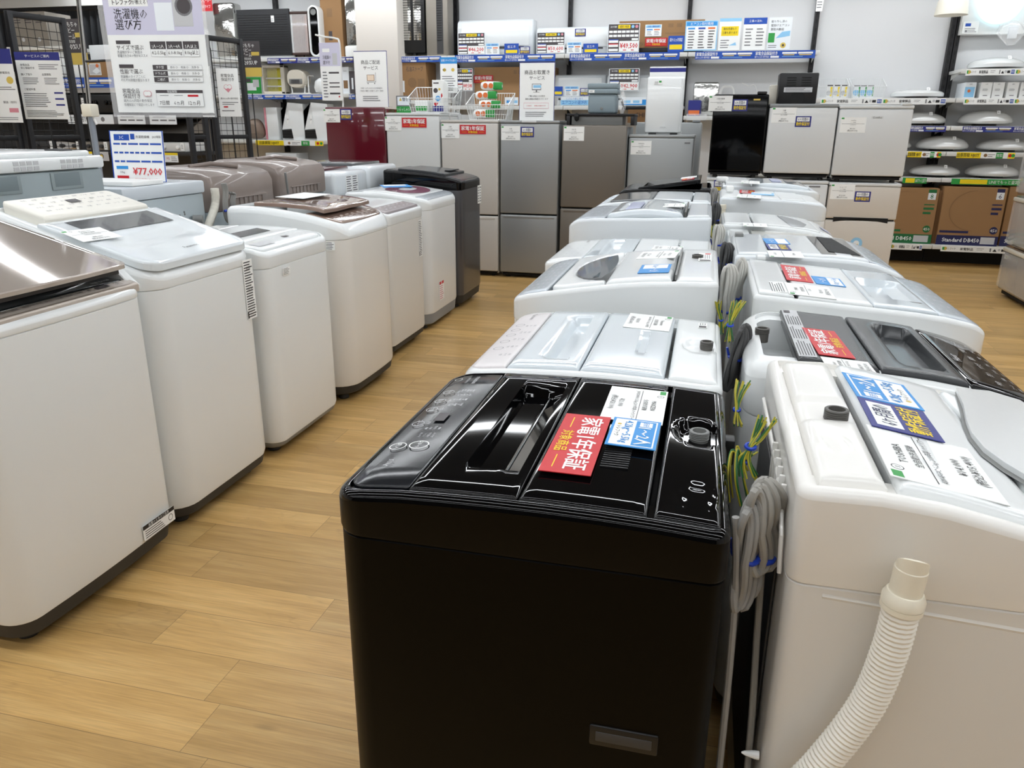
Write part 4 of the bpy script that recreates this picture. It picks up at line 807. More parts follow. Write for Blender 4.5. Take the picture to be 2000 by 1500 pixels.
mb.box((hx-.12, hy-.16, 1.235), (hx-.04, hy-.1, 1.249), 'charcoal', .003); mb.build('top_cover', r)
mb = MB()
for y0 in (-.33, -.12, .1):
    for i in range(4):
        for j in range(2): mb.box((hx+.0115, y0+i*.03, 1.18+j*.019), (hx+.0135, y0+i*.03+.023, 1.194+j*.019), 'p_lgrey')
mb.build('vent_grille', r)
mb = MB(); mb.tube(smooth_path([(hx+.05, -.28, .93), (hx+.03, -.25, .9), (hx+.02, -.29, .88), (hx+.03, -.33, .85)]), .004, 'wire_green'); mb.box((hx+.02, -.3, .92), (hx+.06, -.24, .945), 'grey_plastic', .006); mb.build('power_plug', r)

r, hx, hy = boxm('washing_machine', 'white painted back of a front loader carrying the large price board', 2.9, 3.475, 1.083); feet(r, hx, hy)
MB().box((-hx, -hy, .04), (hx, hy, 1.02), 'galv_light', .008).build('body', r)
mb = MB(); mb.box((-hx, -hy-.004, 1.021), (hx+.01, hy+.006, 1.081), mat('cool_panel', 'cdd4da', .35, coat=.2), .01); mb.build('top_cover', r)
mb = MB(); rr = random.Random(3)
for k in range(16): mb.lathe([(.006, 0), (.005, .002), (.001, .003)], 'grey_plastic', n=8, Mx=Matrix.Translation((hx, -.2+.45*rr.random(), .72+.24*rr.random())) @ Matrix.Rotation(PI/2, 4, 'Y'))
mb.lathe([(.03, 0), (.03, .002), (.022, .003), (.02, .001)], 'charcoal', n=20, Mx=Matrix.Translation((hx, .235, .80)) @ Matrix.Rotation(PI/2, 4, 'Y')); mb.build('screw', r)
mb = MB(); mb.box((hx, .07, .87), (hx+.02, .18, .9), 'white_plastic', .004); mb.tube([(hx+.01, .17, .9), (hx+.05, .19, .9)], .022, 'grey_plastic', 16); mb.build('water_inlet', r)
mb = MB(); mb.box((hx, -.22, .86), (hx+.03, -.15, .89), 'p_black', .004); mb.tube([(hx+.02, -.16, .88), (hx+.05, -.12, .86)], .008, 'p_black'); mb.build('power_plug', r)

def taupe(y0, y1, zt, label, long_hose):
    r, hx, hy = boxm('washing_machine', label, y0, y1, zt); feet(r, hx, hy)
    mb = MB(); mb.box((-hx, -hy, .04), (hx-.015, hy, zt-.21), 'galv_light', .015); mb.build('body', r)
    prof = [(-hx, zt-.21), (hx-.004, zt-.21), (hx, zt-.2), (hx, zt-.07), (hx-.02, zt-.035), (hx-.07, zt-.015), (hx-.2, zt), (-.1, zt+.005), (-hx, zt-.06)]
    mb = MB(); R_2 = []
    for s_, q in ((-1, .03), (-1, .0), (1, .0), (1, .03)):
        y = s_*(hy-(.0 if q else .03)) if q else s_*(hy-.03)
    for y, sh in ((-hy, .025), (-hy+.008, .01), (-hy+.03, 0), (hy-.03, 0), (hy-.008, .01), (hy, .025)):
        R_2.append([Vector((x-(sh if x > 0 else -sh*0), y, z-(sh if z > zt-.15 else 0))) for x, z in prof])
    mb.rings(R_2, 'taupe_plastic'); mb.build('top_cover', r)
    mb = MB()
    for k in range(8): mb.box((hx-.001, -.16+k*.045, zt-.195), (hx+.006, -.157+k*.045, zt-.15), 'taupe_plastic')
    mb.box((hx-.001, -.18, zt-.155), (hx+.008, .2, zt-.149), 'taupe_plastic', .002); mb.build('vent_rib', r)
    mb = MB(); mb.tube([(hx-.25, -.12, zt+.003), (hx-.2, .0, zt+.016), (hx-.1, .1, zt+.0)], .012, 'taupe_plastic', 8, flat=1); mb.build('lid_handle', r)
    return r, hx, hy
r, hx, hy = taupe(3.55, 4.16, 1.125, 'brown-grey machine seen from behind with an ivory hose and a tied grey cord', 1)
mb = MB(); I = Matrix.Translation((2.45+hx, -3.855, 0)); X_ = -2.45+.03
pts = smooth_path([I @ atX(p, q, X_) for p, q in ((419, 368), (421, 385), (419, 405), (410, 432), (398, 460))], 60)
rad = [.021*(1-.08*(.5-.5*math.cos(i*2.2))) for i in range(len(pts))]; mb.tube(pts, rad, 'hose_ivory', 14); mb.build('drain_hose', r)
pc = MB()
for k in range(4):
    o = .012*k; P = smooth_path([I @ atX(a+k*2.5, b, X_+.02+.004*k) for a, b in ((433, 358), (437, 375), (436, 400), (440, 425), (447, 434), (453, 420), (450, 395), (452, 380), (445, 376))], 6); pc.tube(P, .0055, 'cord_grey', 8)
pc.build('power_cord', r)
mb = MB(); a = I @ atX(445, 411, X_+.03); mb.tube([a+Vector((0, -.03, .0)), a+Vector((.012, 0, .0)), a+Vector((0, .03, 0))], .006, 'tie_blue', 8); mb.build('cable_tie', r)
r, hx, hy = taupe(4.22, 4.82, 1.14, 'brown-grey machine seen from behind with a thin upright rod beside it', 0)
mb = MB(); I = Matrix.Translation((2.45+hx, -4.52, 0)); mb.tube([I @ atX(557, 337, -2.42), I @ atX(563, 378, -2.42)], .007, 'grey_plastic', 8); mb.build('drain_clip', r)
card('rating_label', None, None, Matrix.Translation((-2.462, 4.56, .84)) @ Matrix.Rotation(PI/2, 4, 'Z') @ Matrix.Rotation(PI/2, 4, 'X'), .16, .06, 'p_lgrey', lines(.05, .95, .1, .9, 4), parent=r, PM=r.matrix_basis.copy())
def whiteback(y0, y1, zt, label, lidm):
    r, hx, hy = boxm('washing_machine', label, y0, y1, zt); feet(r, hx, hy)
    MB().box((-hx, -hy, .04), (hx-.01, hy, zt-.2), 'galv_light', .015).build('body', r)
    MB().box((-hx, -hy, zt-.198), (hx, hy, zt-.02), 'cool_white', .03, seg=3).build('top_cover', r)
    MB().box((-hx+.05, -hy+.02, zt-.03), (hx-.14, hy-.02, zt), lidm, .01).build('lid', r)
    return r, hx, hy
r, hx, hy = whiteback(4.93, 5.47, 1.06, 'white machine with a dark red lid seen from behind', 'dark_red_lid')
card('rating_label', None, None, Matrix.Translation((-2.448, 5.2, .945)) @ Matrix.Rotation(PI/2, 4, 'Z') @ Matrix.Rotation(PI/2, 4, 'X'), .2, .13, 'p_white', lines(.05, .45, .02, .98, 8, 'p_black')+lines(.55, .95, .02, .98, 8, 'p_black'), parent=r, PM=r.matrix_basis.copy())
r, hx, hy = whiteback(5.5, 6.06, 1.075, 'white machine with a dark strip lid seen from behind, farthest of its row', 'window_grey')

# ================================================= cords between the two centre rows
def in_root(w, P): I = w.RM.inverted(); return [I @ p for p in P]
def cord_loops(w, px, py, Y, hgt, wid, n, m, r=.0048, tie=.5, name='power_cord', lean=0, flat=1):
    """a hank of cord hanging in the gap, tied in blue"""
    c = atY(px, py, Y); mb = MB(); rr = random.Random(int(px+py))
    for k in range(n):
        a = wid*(.25+.75*(k+1)/n)/2; h = hgt*(.86+.14*rr.random())/2; dx = (k-(n-1)/2)*wid*.12; dy = .012*(k-(n-1)/2); P = []
        for q in range(25):
            t = 2*PI*q/24; pinch = .35+.65*abs(math.sin(t/1))**0*abs(math.sin(t)) if False else 1
            zz = math.cos(t)*h; xx = math.sin(t)*a*(.45+.55*min(1, abs(zz-(.5-tie)*-hgt*0)/(hgt*.32)))
            P.append(c+Vector((xx+dx+lean*zz, dy+.006*math.sin(3*t+k), zz)))
        mb.tube(in_root(w, P), r, m, 8, flat=flat)
    o = mb.build(name, w.root)
    t = MB(); P = [c+Vector((wid*.42*math.cos(a), .012+.026*math.sin(a)*(n/4), (tie-.5)*hgt*-1+.002*math.sin(a*2))) for a in [2*PI*k/16 for k in range(17)]]
    t.tube(in_root(w, P), .004, 'tie_blue', 8); t.tube(in_root(w, [P[8], P[8]+Vector((-.006, -.004, .022))]), .0028, 'tie_blue', 6); t.build('cable_tie', o); return o
def wire_bunch(w, pts, n, name='ground_wire', r=.0018, spread=.012, tiek=.5):
    mb = MB(); rr = random.Random(len(pts)+int(pts[0][0]*100)); base = [Vector(p) for p in pts]; L = len(base)
    n = int(n*1.6); r = r*.78
    for k in range(n):
        ph = 2*PI*k/n+rr.random(); P = []
        for i, p in enumerate(base):
            f = abs(i/(L-1)-tiek)*2; s_ = spread*(.25+.9*f)
            P.append(p+Vector((math.cos(ph)*s_, math.sin(ph)*s_*.8, (rr.random()-.5)*.01)))
        mb.tube(in_root(w, smooth_path(P, 5)), r, 'wire_green' if k % 3 == 0 else 'wire_yellow', 6)
    o = mb.build(name, w.root); p = base[int((L-1)*tiek+.5)]
    t = MB(); P = [p+Vector((spread*.55*math.cos(a), spread*.5*math.sin(a), .002*math.sin(a))) for a in [2*PI*k/12 for k in range(13)]]; t.tube(in_root(w, P), .003, 'tie_blue', 6); t.build('cable_tie', o); return o
cord_loops(M1, 1458, 1085, .95, .17, .04, 4, 'cord_grey', .0055, tie=.52)
cord_loops(R1, 1490, 1030, .97, .13, .05, 4, mat('cord_beige', '98958e', .5), .006, tie=.85, lean=-.12)
mb = MB(); mb.tube(in_root(M1, smooth_path([atY(1437, 1010, .93), atY(1437, 1130, .93), atY(1425, 1300, .93), atY(1405, 1500, .93)], 6)), .005, 'cord_grey', 8); mb.build('power_cord', M1.root)
mb = MB(); mb.tube(in_root(R1, smooth_path([atY(1490, 1080, .99), atY(1478, 1250, .99), atY(1470, 1380, .97), atY(1460, 1500, .96)], 6)), .005, mat('cord_beige', 'aaa8a2', .5), 8); mb.build('power_cord', R1.root)
wire_bunch(R1, [atY(1500, 818, 1.12), atY(1482, 850, 1.11), atY(1466, 872, 1.1), atY(1455, 900, 1.1), atY(1462, 930, 1.1)], 9, spread=.012, tiek=.5)
wire_bunch(R1, [atY(1470, 880, 1.13), atY(1452, 900, 1.12), atY(1440, 880, 1.12), atY(1438, 930, 1.1), atY(1448, 985, 1.1)], 5, spread=.012, tiek=.25)
wire_bunch(M1, [atY(1452, 745, 1.42), atY(1443, 770, 1.4), atY(1439, 800, 1.38), atY(1441, 830, 1.36)], 8, spread=.009, tiek=.66)
wire_bunch(M2, [atY(1443, 590, 2.0), atY(1432, 615, 1.98), atY(1426, 635, 1.96), atY(1424, 665, 1.95)], 9, spread=.012, tiek=.66)
cord_loops(M2, 1437, 700, 1.75, .15, .035, 4, 'cord_dark', .0055, lean=.15)
cord_loops(M3, 1418, 578, 2.35, .19, .05, 4, 'cord_light', .0055, tie=.75)
cord_loops(R3, 1438, 560, 2.45, .18, .04, 4, 'cord_light', .0055, tie=.7, lean=.1)
wire_bunch(R3, [atY(1442, 590, 2.15), atY(1436, 605, 2.13), atY(1428, 625, 2.12), atY(1420, 640, 2.1)], 7, spread=.01)
wire_bunch(M3, [atY(1402, 590, 2.1), atY(1404, 605, 2.1), atY(1408, 625, 2.1), atY(1406, 650, 2.1)], 5, spread=.008)
cord_loops(M4, 1416, 515, 2.9, .16, .05, 4, 'cord_dark', .0055)
cord_loops(R5, 1400, 478, 3.45, .18, .05, 4, 'cord_light', .006)
wire_bunch(R5, [atY(1392, 440, 3.7), atY(1390, 455, 3.65), atY(1394, 470, 3.6), atY(1390, 485, 3.6)], 5, spread=.012)
cord_loops(R6, 1396, 430, 4.2, .18, .05, 3, 'cord_dark', .006); cord_loops(R7, 1392, 395, 4.9, .18, .05, 3, 'cord_grey', .006)
wire_bunch(R8, [atY(1402, 375, 5.5), atY(1399, 385, 5.5), atY(1396, 400, 5.4), atY(1396, 410, 5.4)], 5, spread=.02)
mb = MB(); mb.tube([(-.21, .264, .80), (.21, .264, .80)], .007, 'chrome', 10); mb.box((-.10+.0, .26, .815), (-.07, .285, .86), 'black_plastic', .003); mb.build('hinge_bar', M1.root)

# ================================================= fridges along the back
def fridge(name, label, x0, x1, Y, zs, m, side='fridge_side', D=.56, zb=0, cat='fridge', hinge=True, topcap=None, doors=None, feet_=True, handle='groove', r=.012, gapm='dark_gap'):
    W = x1-x0; zt = zs[-1]; RM = Matrix.Translation(((x0+x1)/2, Y, zb)); ro = empty(name, RM, label, cat, 'fridges in the row along the back'); ro['_w'] = W; hw = W/2
    del ro['_w']
    MB().box((-hw+.003, .045, .03), (hw-.003, D, zt-zb-.012), side, .006).build('body', ro)
    MB().box((-hw+.012, .03, .04), (hw-.012, .05, zt-zb-.02), gapm).build('door_seal', ro)
    if topcap: MB().box((-hw, .0, zt-zb-.012), (hw, D, zt-zb+.012), topcap, .006).build('top_panel', ro)
    zz = [.05]+[z-zb for z in zs]
    for i in range(len(zs)):
        a = zz[i]+(.006 if i else 0); b = zz[i+1]-(.006 if i < len(zs)-1 else (.014 if topcap else 0)); mm = doors[i] if doors else m
        mb = MB(); mb.box((-hw+.002, 0, a), (hw-.002, .038, b), mm, r, seg=3); d = mb.build('door', ro)
        if handle == 'groove' and i < len(zs)-1:
            MB().box((-hw+.03, -.002, b-.03), (hw-.03, .006, b-.008), mm, .003).build('handle_lip', d)
    if hinge: MB().box((hw-.09, -.004, zt-zb+.001+(.012 if topcap else 0)), (hw-.02, .07, zt-zb+.02+(.012 if topcap else 0)), side, .004).build('hinge_cap', ro)
    MB().box((-hw+.02, .03, .02), (hw-.02, .09, .05), 'dark_gap').build('plinth', ro)
    for a in (-1, 1):
        for b in (.08, D-.06): MB().lathe([(.02, 0), (.02, .01), (.014, .035)], 'plinth_dark', (a*(hw-.06), b, 0), 12).build('foot', ro)
    return ro, RM, zt
def stick(ro, RM, name, label, px0, py0, px1, py1, Y, base, items, far=.0012):
    c, w_, h_ = rectY(px0, py0, px1, py1, Y); card(name, label, None, upright(c.x, Y-.0025, c.z), w_, h_, base, items, parent=ro, th=.001, eps=far, PM=RM)
FX = lambda px, py, Y: atY(px, py, Y).x
FZ = lambda px, py, Y: atY(px, py, Y).z
Y = 6.93
f, RM, _ = fridge('fridge', 'dark wine-red fridge at the left end of the back row', FX(634, 215, Y), FX(751, 215, Y), Y, [.62, FZ(690, 209, Y)], 'wine_red', 'wine_red', hinge=False)
stick(f, RM, 'price_label', 'white price sticker', 632, 213, 664, 239, Y, 'p_white', d_white('三菱', '2ドア冷蔵庫', 'MR-P15EE 146L 2021年製', '¥33,000', '(税込¥36,300)', True)); stick(f, RM, 'guarantee_label', 'navy guarantee sticker', 665, 213, 687, 234, Y, 'p_navy', D_NAVY)
f, RM, _ = fridge('fridge', 'white fridge beside the wine-red one with a red warranty sticker', FX(753, 225, Y), FX(858, 225, Y), Y, [.6, FZ(800, 223, Y)], 'fridge_white', 'fridge_white', topcap='fridge_light', hinge=False)
stick(f, RM, 'price_label', 'white price sticker', 752, 228, 784, 255, Y, 'p_white', d_white('Haier', '2ドア冷蔵庫', 'JR-N130A 130L 2018年製', '¥24,000', '(税込¥26,400)', True)); stick(f, RM, 'warranty_label', 'red warranty sticker', 785, 230, 833, 249, Y, 'p_red', D_RED)
f, RM, _ = fridge('fridge', 'light warm-grey two door fridge with a red warranty sticker', FX(861, 240, Y), FX(973, 240, Y), Y, [.565, FZ(920, 237, Y)], 'fridge_warm', 'fridge_warm', topcap='fridge_warm', hinge=False)
stick(f, RM, 'price_label', 'white price sticker', 862, 242, 897, 270, Y, 'p_white', d_white('三菱', '2ドア冷蔵庫', 'MR-P15 146L 2019年製', '¥27,000', '(税込¥29,700)', True)); stick(f, RM, 'warranty_label', 'red warranty sticker', 898, 244, 949, 262, Y, 'p_red', D_RED)
f, RM, _ = fridge('fridge', 'silver two door fridge with a navy guarantee sticker', FX(976, 240, Y)+.004, FX(1093, 240, Y), Y, [.585, FZ(1034, 238, Y)], 'fridge_silver', 'fridge_side', topcap='fridge_silver', hinge=False)
stick(f, RM, 'price_label', 'white price sticker', 979, 246, 1016, 274, Y, 'p_white', d_white('三菱', '2ドア冷蔵庫', 'MR-P15EE 146L 2020年製', '¥31,000', '(税込¥34,100)', True)); stick(f, RM, 'guarantee_label', 'navy guarantee sticker', 1017, 248, 1043, 268, Y, 'p_navy', D_NAVY)
mb = MB(); mb.box((-.07, -.003, _-.006), (.06, .002, _+.012), 'fridge_light', .002); mb.build('handle_badge', f)
f, RM, _ = fridge('fridge', 'dark taupe two door fridge, the darkest door beside the silver one', FX(1098, 245, Y), FX(1226, 245, Y), Y, [.655, FZ(1160, 245, Y)], 'fridge_taupe', 'fridge_side', hinge=False)
stick(f, RM, 'price_label', 'white price sticker', 1101, 247, 1141, 275, Y, 'p_white', d_white('AQUA', '2ドア冷蔵庫', 'AQR-16E 157L', '¥27,000', '(税込¥29,700)', True))
Y = 6.6
f, RM, z6 = fridge('fridge', 'low silver-grey fridge carrying a white air purifier', FX(1228, 270, 7.0), FX(1357, 270, 7.0), 7.0, [.5, FZ(1290, 266, 7.0)], 'fridge_grey', 'fridge_side', topcap='fridge_grey', hinge=False)
stick(f, RM, 'price_label', 'white price sticker', 1232, 275, 1272, 302, 7.0, 'p_white', d_white('YAMADA', '2ドア冷蔵庫', 'YRZ-C12', '¥20,000', '(税込¥22,000)', True)); stick(f, RM, 'emblem', None, 1337, 278, 1348, 281, 7.0, 'p_grey', [])
x0, x1 = FX(1389, 340, Y)-.03, FX(1490, 340, Y)-.008
f, RM, z7 = fridge('fridge', 'low white fridge under the small glossy black one', x0, x1-.004, Y, [FZ(1430, 347, Y)-.014], 'fridge_white', 'fridge_light', topcap='fridge_light', hinge=False)
stick(f, RM, 'guarantee_label', 'navy guarantee sticker', 1394, 352, 1412, 375, Y, 'p_navy', D_NAVY)
f, RM, _ = fridge('fridge', 'small glossy black fridge standing on a low white one', x0, x1-.004, Y, [FZ(1440, 184, Y)], mat('black_mirror', '040405', .09, spec=.25), 'black_plastic', zb=z7+.0145, hinge=True)
stick(f, RM, 'price_label', 'white price sticker', 1384, 187, 1430, 217, Y, 'p_white', d_white('小型冷蔵庫', '1ドア', '45L 2021年製', '¥9,000', '(税込¥9,900)', True)); stick(f, RM, 'guarantee_label', 'navy guarantee sticker', 1431, 194, 1460, 217, Y, 'p_navy', D_NAVY); stick(f, RM, 'emblem', None, 1472, 193, 1485, 196, Y, 'p_gold', [])
xa, xb, xc_ = .425, .933, 1.455
f, RM, z8 = fridge('fridge', 'low white fridge under the light grey one with a navy sticker', xa, xb-.006, Y, [FZ(1560, 352, Y)-.014], 'fridge_light', 'fridge_light', topcap='fridge_light', hinge=False)
stick(f, RM, 'emblem', None, 1580, 363, 1602, 366, Y, 'p_grey', [])
f, RM, _ = fridge('fridge', 'light grey single door fridge stacked between the black and the white one', xa, xb-.006, Y, [FZ(1570, 206, Y)], 'fridge_light', 'dark_grey_steel', zb=z8+.0145, hinge=False, topcap='fridge_side')
stick(f, RM, 'price_label', 'white price sticker', 1507, 210, 1555, 240, Y, 'p_white', d_white('三菱', '1ドア冷蔵庫', '46L 2018年製', '¥9,000', '(税込¥9,900)', True)); stick(f, RM, 'guarantee_label', 'navy guarantee sticker', 1553, 227, 1584, 248, Y, 'p_navy', D_NAVY)
f, RM, z9 = fridge('fridge', 'beige two door fridge with an arched handle recess at the right of the row', xb, xc_, Y, [FZ(1690, 430, Y), FZ(1690, 357, Y)-.014], 'fridge_beige', 'fridge_beige', topcap='fridge_light', hinge=False, handle=None)
zh = FZ(1690, 432, Y)
mb = MB(); n = 18; q0 = [Vector((-.2+.4*k/n, -.003, zh+.026)) for k in range(n+1)]; q1 = [Vector((-.2+.4*k/n, -.003, zh-.012+.026*math.sin(PI*k/n))) for k in range(n+1)]
mb.add(q0+q1, [(k, k+1, n+2+k, n+1+k) for k in range(n)], 'dark_gap'); mb.build('handle_recess', f)
stick(f, RM, 'price_label', 'white price sticker', 1622, 360, 1669, 389, Y, 'p_white', d_white('シャープ', '2ドア冷蔵庫', '109L 2015年製', '¥16,000', '(税込¥17,600)', True)); stick(f, RM, 'guarantee_label', 'navy guarantee sticker', 1669, 374, 1700, 394, Y, 'p_navy', D_NAVY)
card('energy_sticker', 'round pale blue energy sticker', None, upright(*(atY(1672, 475, Y).xy), FZ(1672, 475, Y)) @ Matrix.Translation((0, 0, .003)), .001, .001, 'p_sky', [('c', .5, .5, 45, 'p_sky'), ('c', .45, .55, 22, 'p_pale'), ('c', 10, 10, 6, 'p_gold')], parent=f, PM=RM, eps=.0008)
f, RM, _ = fridge('fridge', 'white single door fridge stacked at the right end above the beige one', xb, xc_, Y, [FZ(1710, 209, Y)], 'fridge_light', 'fridge_light', zb=z9+.0145, hinge=True, topcap='fridge_white')
stick(f, RM, 'price_label', 'white price sticker', 1641, 229, 1691, 259, Y, 'p_white', d_white('comfee', '1ドア冷蔵庫', 'RCD45 45L', '¥9,000', '(税込¥9,900)', True)); stick(f, RM, 'emblem', None, 1702, 227, 1725, 232, Y, 'fridge_light', [('t', .5, .5, .9, 'Comfee', 'p_black')])
# a second fridge peeping out behind the white one, and the one behind the low silver-grey fridge
f, RM, _ = fridge('fridge', 'white fridge top showing behind the white and warm-grey ones', FX(846, 222, 7.5), FX(899, 222, 7.5), 7.5, [.6, FZ(878, 221, 7.5)], 'fridge_light', 'fridge_light', hinge=False)
f, RM, _ = fridge('fridge', 'grey fridge standing behind the low silver-grey one', FX(1242, 238, 7.7), FX(1372, 238, 7.7), 7.7, [.6, FZ(1300, 239, 7.7)], 'fridge_grey', 'fridge_side', hinge=True)
# bronze french-door fridge at the right edge, side towards us
bx = 2.50; RM = Matrix.Translation((bx, 7.0, 0)) @ Matrix.Rotation(-PI/2, 4, 'Z')
ro = empty('fridge', RM, 'tall bronze glass-front fridge cut off by the right edge', 'fridge', None)
MB().box((-.33, .05, .05), (.33, .68, 1.8), 'bronze_fridge', .01).build('body', ro)
for a, b in ((.06, .42), (.43, .83), (.84, 1.22), (1.23, 1.79)):
    d = MB().box((-.33, 0, a), (.33, .045, b), 'bronze_fridge', .006).build('door', ro)
    MB().box((-.335, -.02, b-.045), (.335, .05, b-.012), 'beige_plastic', .01).build('door_trim', d)
    MB().box((-.336, -.012, a+.02), (.336, -.010, b-.05), 'film').build('wrapping_film', d)
MB().box((-.31, .03, .02), (.31, .1, .055), 'dark_gap').build('plinth', ro)
for a in (-.26, .26): MB().lathe([(.03, 0), (.03, .02), (.02, .04)], 'plinth_dark', (a, .1, 0), 12).build('foot', ro)
# ================================================= shelving along the back wall
YF, YB = 8.85, 9.345
def bay(label, x0, x1, levels, group='shelving bays along the back wall', yf=YF, yb=YB, top=CEIL, posts=(0, 1), kick=False, bracket=True):
    """levels: (z, rail base, rail items, u0, u1, rail height)"""
    ro = empty('shelving_unit', Matrix.Translation(((x0+x1)/2, yb, 0)), label, 'shelving', group); hw = (x1-x0)/2; d = yf-yb
    for k in posts:
        x = -hw+.025 if k == 0 else hw-.025
        mb = MB(); mb.box((x-.022, -.07, 0), (x+.022, -.004, top-.004), 'upright')
        for i in range(34): mb.box((x-.006, -.0712, .3+i*.08), (x+.006, -.0702, .335+i*.08), 'dark_gap')
        mb.build('upright', ro)
    MB().box((-hw, -.0039, .0), (hw, -.0005, top-.004), 'shelf_back').build('back_panel', ro)
    for L in levels:
        z = L[0]; dd = d if len(L) < 7 else L[6]-yb
        mb = MB(); mb.box((-hw+.002, dd, z-.03), (hw-.002, -.072, z), 'shelf_white', .003); mb.box((-hw+.002, dd-.004, z-.042), (hw-.002, dd+.004, z), 'shelf_white', .002); s = mb.build('shelf', ro)
        if bracket and z > .4:
            for q in (-hw+.03, hw-.03): mb = MB(); mb.add([(q-.002, -.07, z-.03), (q-.002, dd*.8, z-.03), (q-.002, -.07, z-.085), (q+.002, -.07, z-.03), (q+.002, dd*.8, z-.03), (q+.002, -.07, z-.085)], [(0, 1, 2), (5, 4, 3), (0, 3, 4, 1), (1, 4, 5, 2), (2, 5, 3, 0)], 'shelf_white'); mb.build('bracket', ro)
        for rail in L[1]:
            base, items, a, b, h, dz = rail
            c = (a+b)/2; card('price_rail', None, None, upright(c, yb+dd-.006-.001, z-dz), b-a, h, base, items, parent=s, PM=ro.matrix_basis.copy(), eps=.0009, th=.0015)
    if kick: MB().box((-hw+.002, -.32, 0), (hw-.002, -.3, levels[-1][0]-.03), 'dark_gap').build('kick_plate', ro)
    return ro
def rl(px0, px1, kind, n=1, h=.075, dz=.035, Y=YF, py=110):
    x0, x1 = FX(px0, py, Y), FX(px1, py, Y)
    base, items = {'blue': ('p_royal', d_banner(n)), 'brand': ('p_white', d_brandrail(n)), 'hj': ('p_white', d_hirail(n)), 'green': ('p_green', [('r', .12, .1, .5, .9, 'p_yellow'), ('t', .75, .5, .6, 'LINEでもっと査定中', 'p_white', 'c', .45)]), 'navy': ('p_navy', d_banner(n))}[kind]
    return (base, items, x0, x1, h, dz)
PX = [-2.93, -1.6, -.3, 1.0, 2.31, 3.6]
bay('narrow shelving bay right of the pillar', -3.6, -2.935, [(2.085, [rl(780, 862, 'blue', 1, .06)]), (1.62, [])], posts=(1,))
bay('shelving bay with the first air conditioner and the held goods sign in front', PX[0]+.0, PX[1]-.002, [(2.085, [rl(889, 1085, 'blue', 2)]), (1.56, [])], posts=(1,))
bay('shelving bay in the middle behind the taupe fridge', PX[1], PX[2]-.002, [(2.085, [rl(1113, 1327, 'blue', 2, py=112)]), (1.56, [])], posts=(1,))
bay('shelving bay behind the small glossy black fridge', PX[2], PX[3]-.002, [(2.085, [rl(1358, 1592, 'blue', 2, py=108)]), (1.46, [])], posts=(1,))
bay('shelving bay with wire baskets on its upper shelf', PX[3], PX[4]-.002, [(1.635, [rl(1603, 1848, 'brand', 2, .06, .03, py=193)]), (1.375, [rl(1775, 1848, 'navy', 1, .055, .03, py=248)]), (1.13, [rl(1773, 1838, 'hj', 1, .055, .03, py=298)]), (.875, [rl(1763, 1810, 'green', 1, .055, .03, py=350)]), (.215, [rl(1740, 1802, 'brand', 1, .06, .03, Y=8.75, py=475)], 0, 0, 0, 0, 8.75)], posts=(1,), kick=True)
bay('shelving bay at the right edge with boxed lamps', PX[4], PX[5]-.002, [(1.90, [rl(1886, 2080, 'brand', 2, .06, .03, py=142)]), (1.635, [rl(1882, 2080, 'brand', 2, .06, .03, py=198)]), (1.375, [rl(1880, 2080, 'navy', 2, .055, .03, py=250)]), (1.13, [rl(1868, 1982, 'hj', 1, .055, .03, py=302)]), (.875, [rl(1858, 2000, 'green', 1, .055, .03, py=353)]), (.215, [rl(1838, 1980, 'brand', 1, .06, .03, Y=8.75, py=480)], 0, 0, 0, 0, 8.75)], kick=True)
bay('shelving bay left of the pillar with heaters', -5.28, -4.1, [(2.09, [rl(522, 640, 'navy', 2, .06), rl(665, 690, 'navy', 1, .06)]), (1.69, [rl(484, 632, 'blue', 2, .05, py=187), rl(682, 694, 'blue', 1, .05, py=187)]), (1.165, [rl(500, 632, 'hj', 1, .055, py=278)]), (.8, [])], posts=(0,))
bay('shelving bay behind the wire mesh panels', -6.6, -5.284, [(2.09, []), (1.69, []), (1.165, [])], posts=(0,))

# ------------------------------------------------- goods
def thing(name, label, cat, mb, group=None, **k): return tagobj(mb.build(name, **k), label, cat, group)
def blk(name, label, cat, px0, py0, px1, py1, Y, dep, m, bev=.006, group=None, floor=None, faces=None):
    """a box whose front face fills the given place; floor = height of what it stands on"""
    c, w_, h_ = rectY(px0, py0, px1, py1, Y); z0, z1 = c.z-h_/2, c.z+h_/2
    if floor is not None: z0 = floor+.001
    ro = None; mb = MB(); mb.box((-w_/2, 0, 0), (w_/2, dep, z1-z0), m, bev)
    o = mb.build(name); o.location = (c.x, Y, z0); tagobj(o, label, cat, group)
    if faces: card('print', None, None, upright(0, -.002, (z1-z0)/2), w_, z1-z0, m, faces, parent=o, th=.0005, eps=.0009)
    return o, Vector((c.x, Y, z0)), w_, z1-z0
def sgn(name, label, px0, py0, px1, py1, Y, base, items, cat='sign', floor=None, tilt=0, rot=0, group=None, stand=False, hang=None, stem=None, top=None):
    c, w_, h_ = rectY(px0, py0, px1, py1, Y)
    if floor is not None: z1 = c.z+h_/2; h_ = z1-floor-.002; c.z = z1-h_/2
    ro = empty(name, Matrix.Translation((c.x, c.y, c.z-h_/2)), label, cat, group)
    card('sheet', None, None, upright(0, 0, h_/2, rot, tilt), w_, h_, base, items, parent=ro, th=.002, eps=.0008)
    if stem is not None: MB().rod((0, .006, h_*.5), (0, .006, stem-(c.z-h_/2)+.001), .004, 'clear_plastic' if stem > .5 else 'black_frame').build('stem', ro)
    if top is not None: MB().rod((0, .006, h_*.5), (0, .006, top-(c.z-h_/2)), .003, 'black_frame').build('hanger', ro)
    if stand:
        mb = MB(); mb.box((-w_/2, .003, 0), (w_/2, .006, h_), 'clear_plastic'); mb.box((-w_/2, .003, 0), (w_/2, .09, .003), 'clear_plastic'); mb.build('stand', ro)
    return ro
TT = lambda *a: ('t',)+a
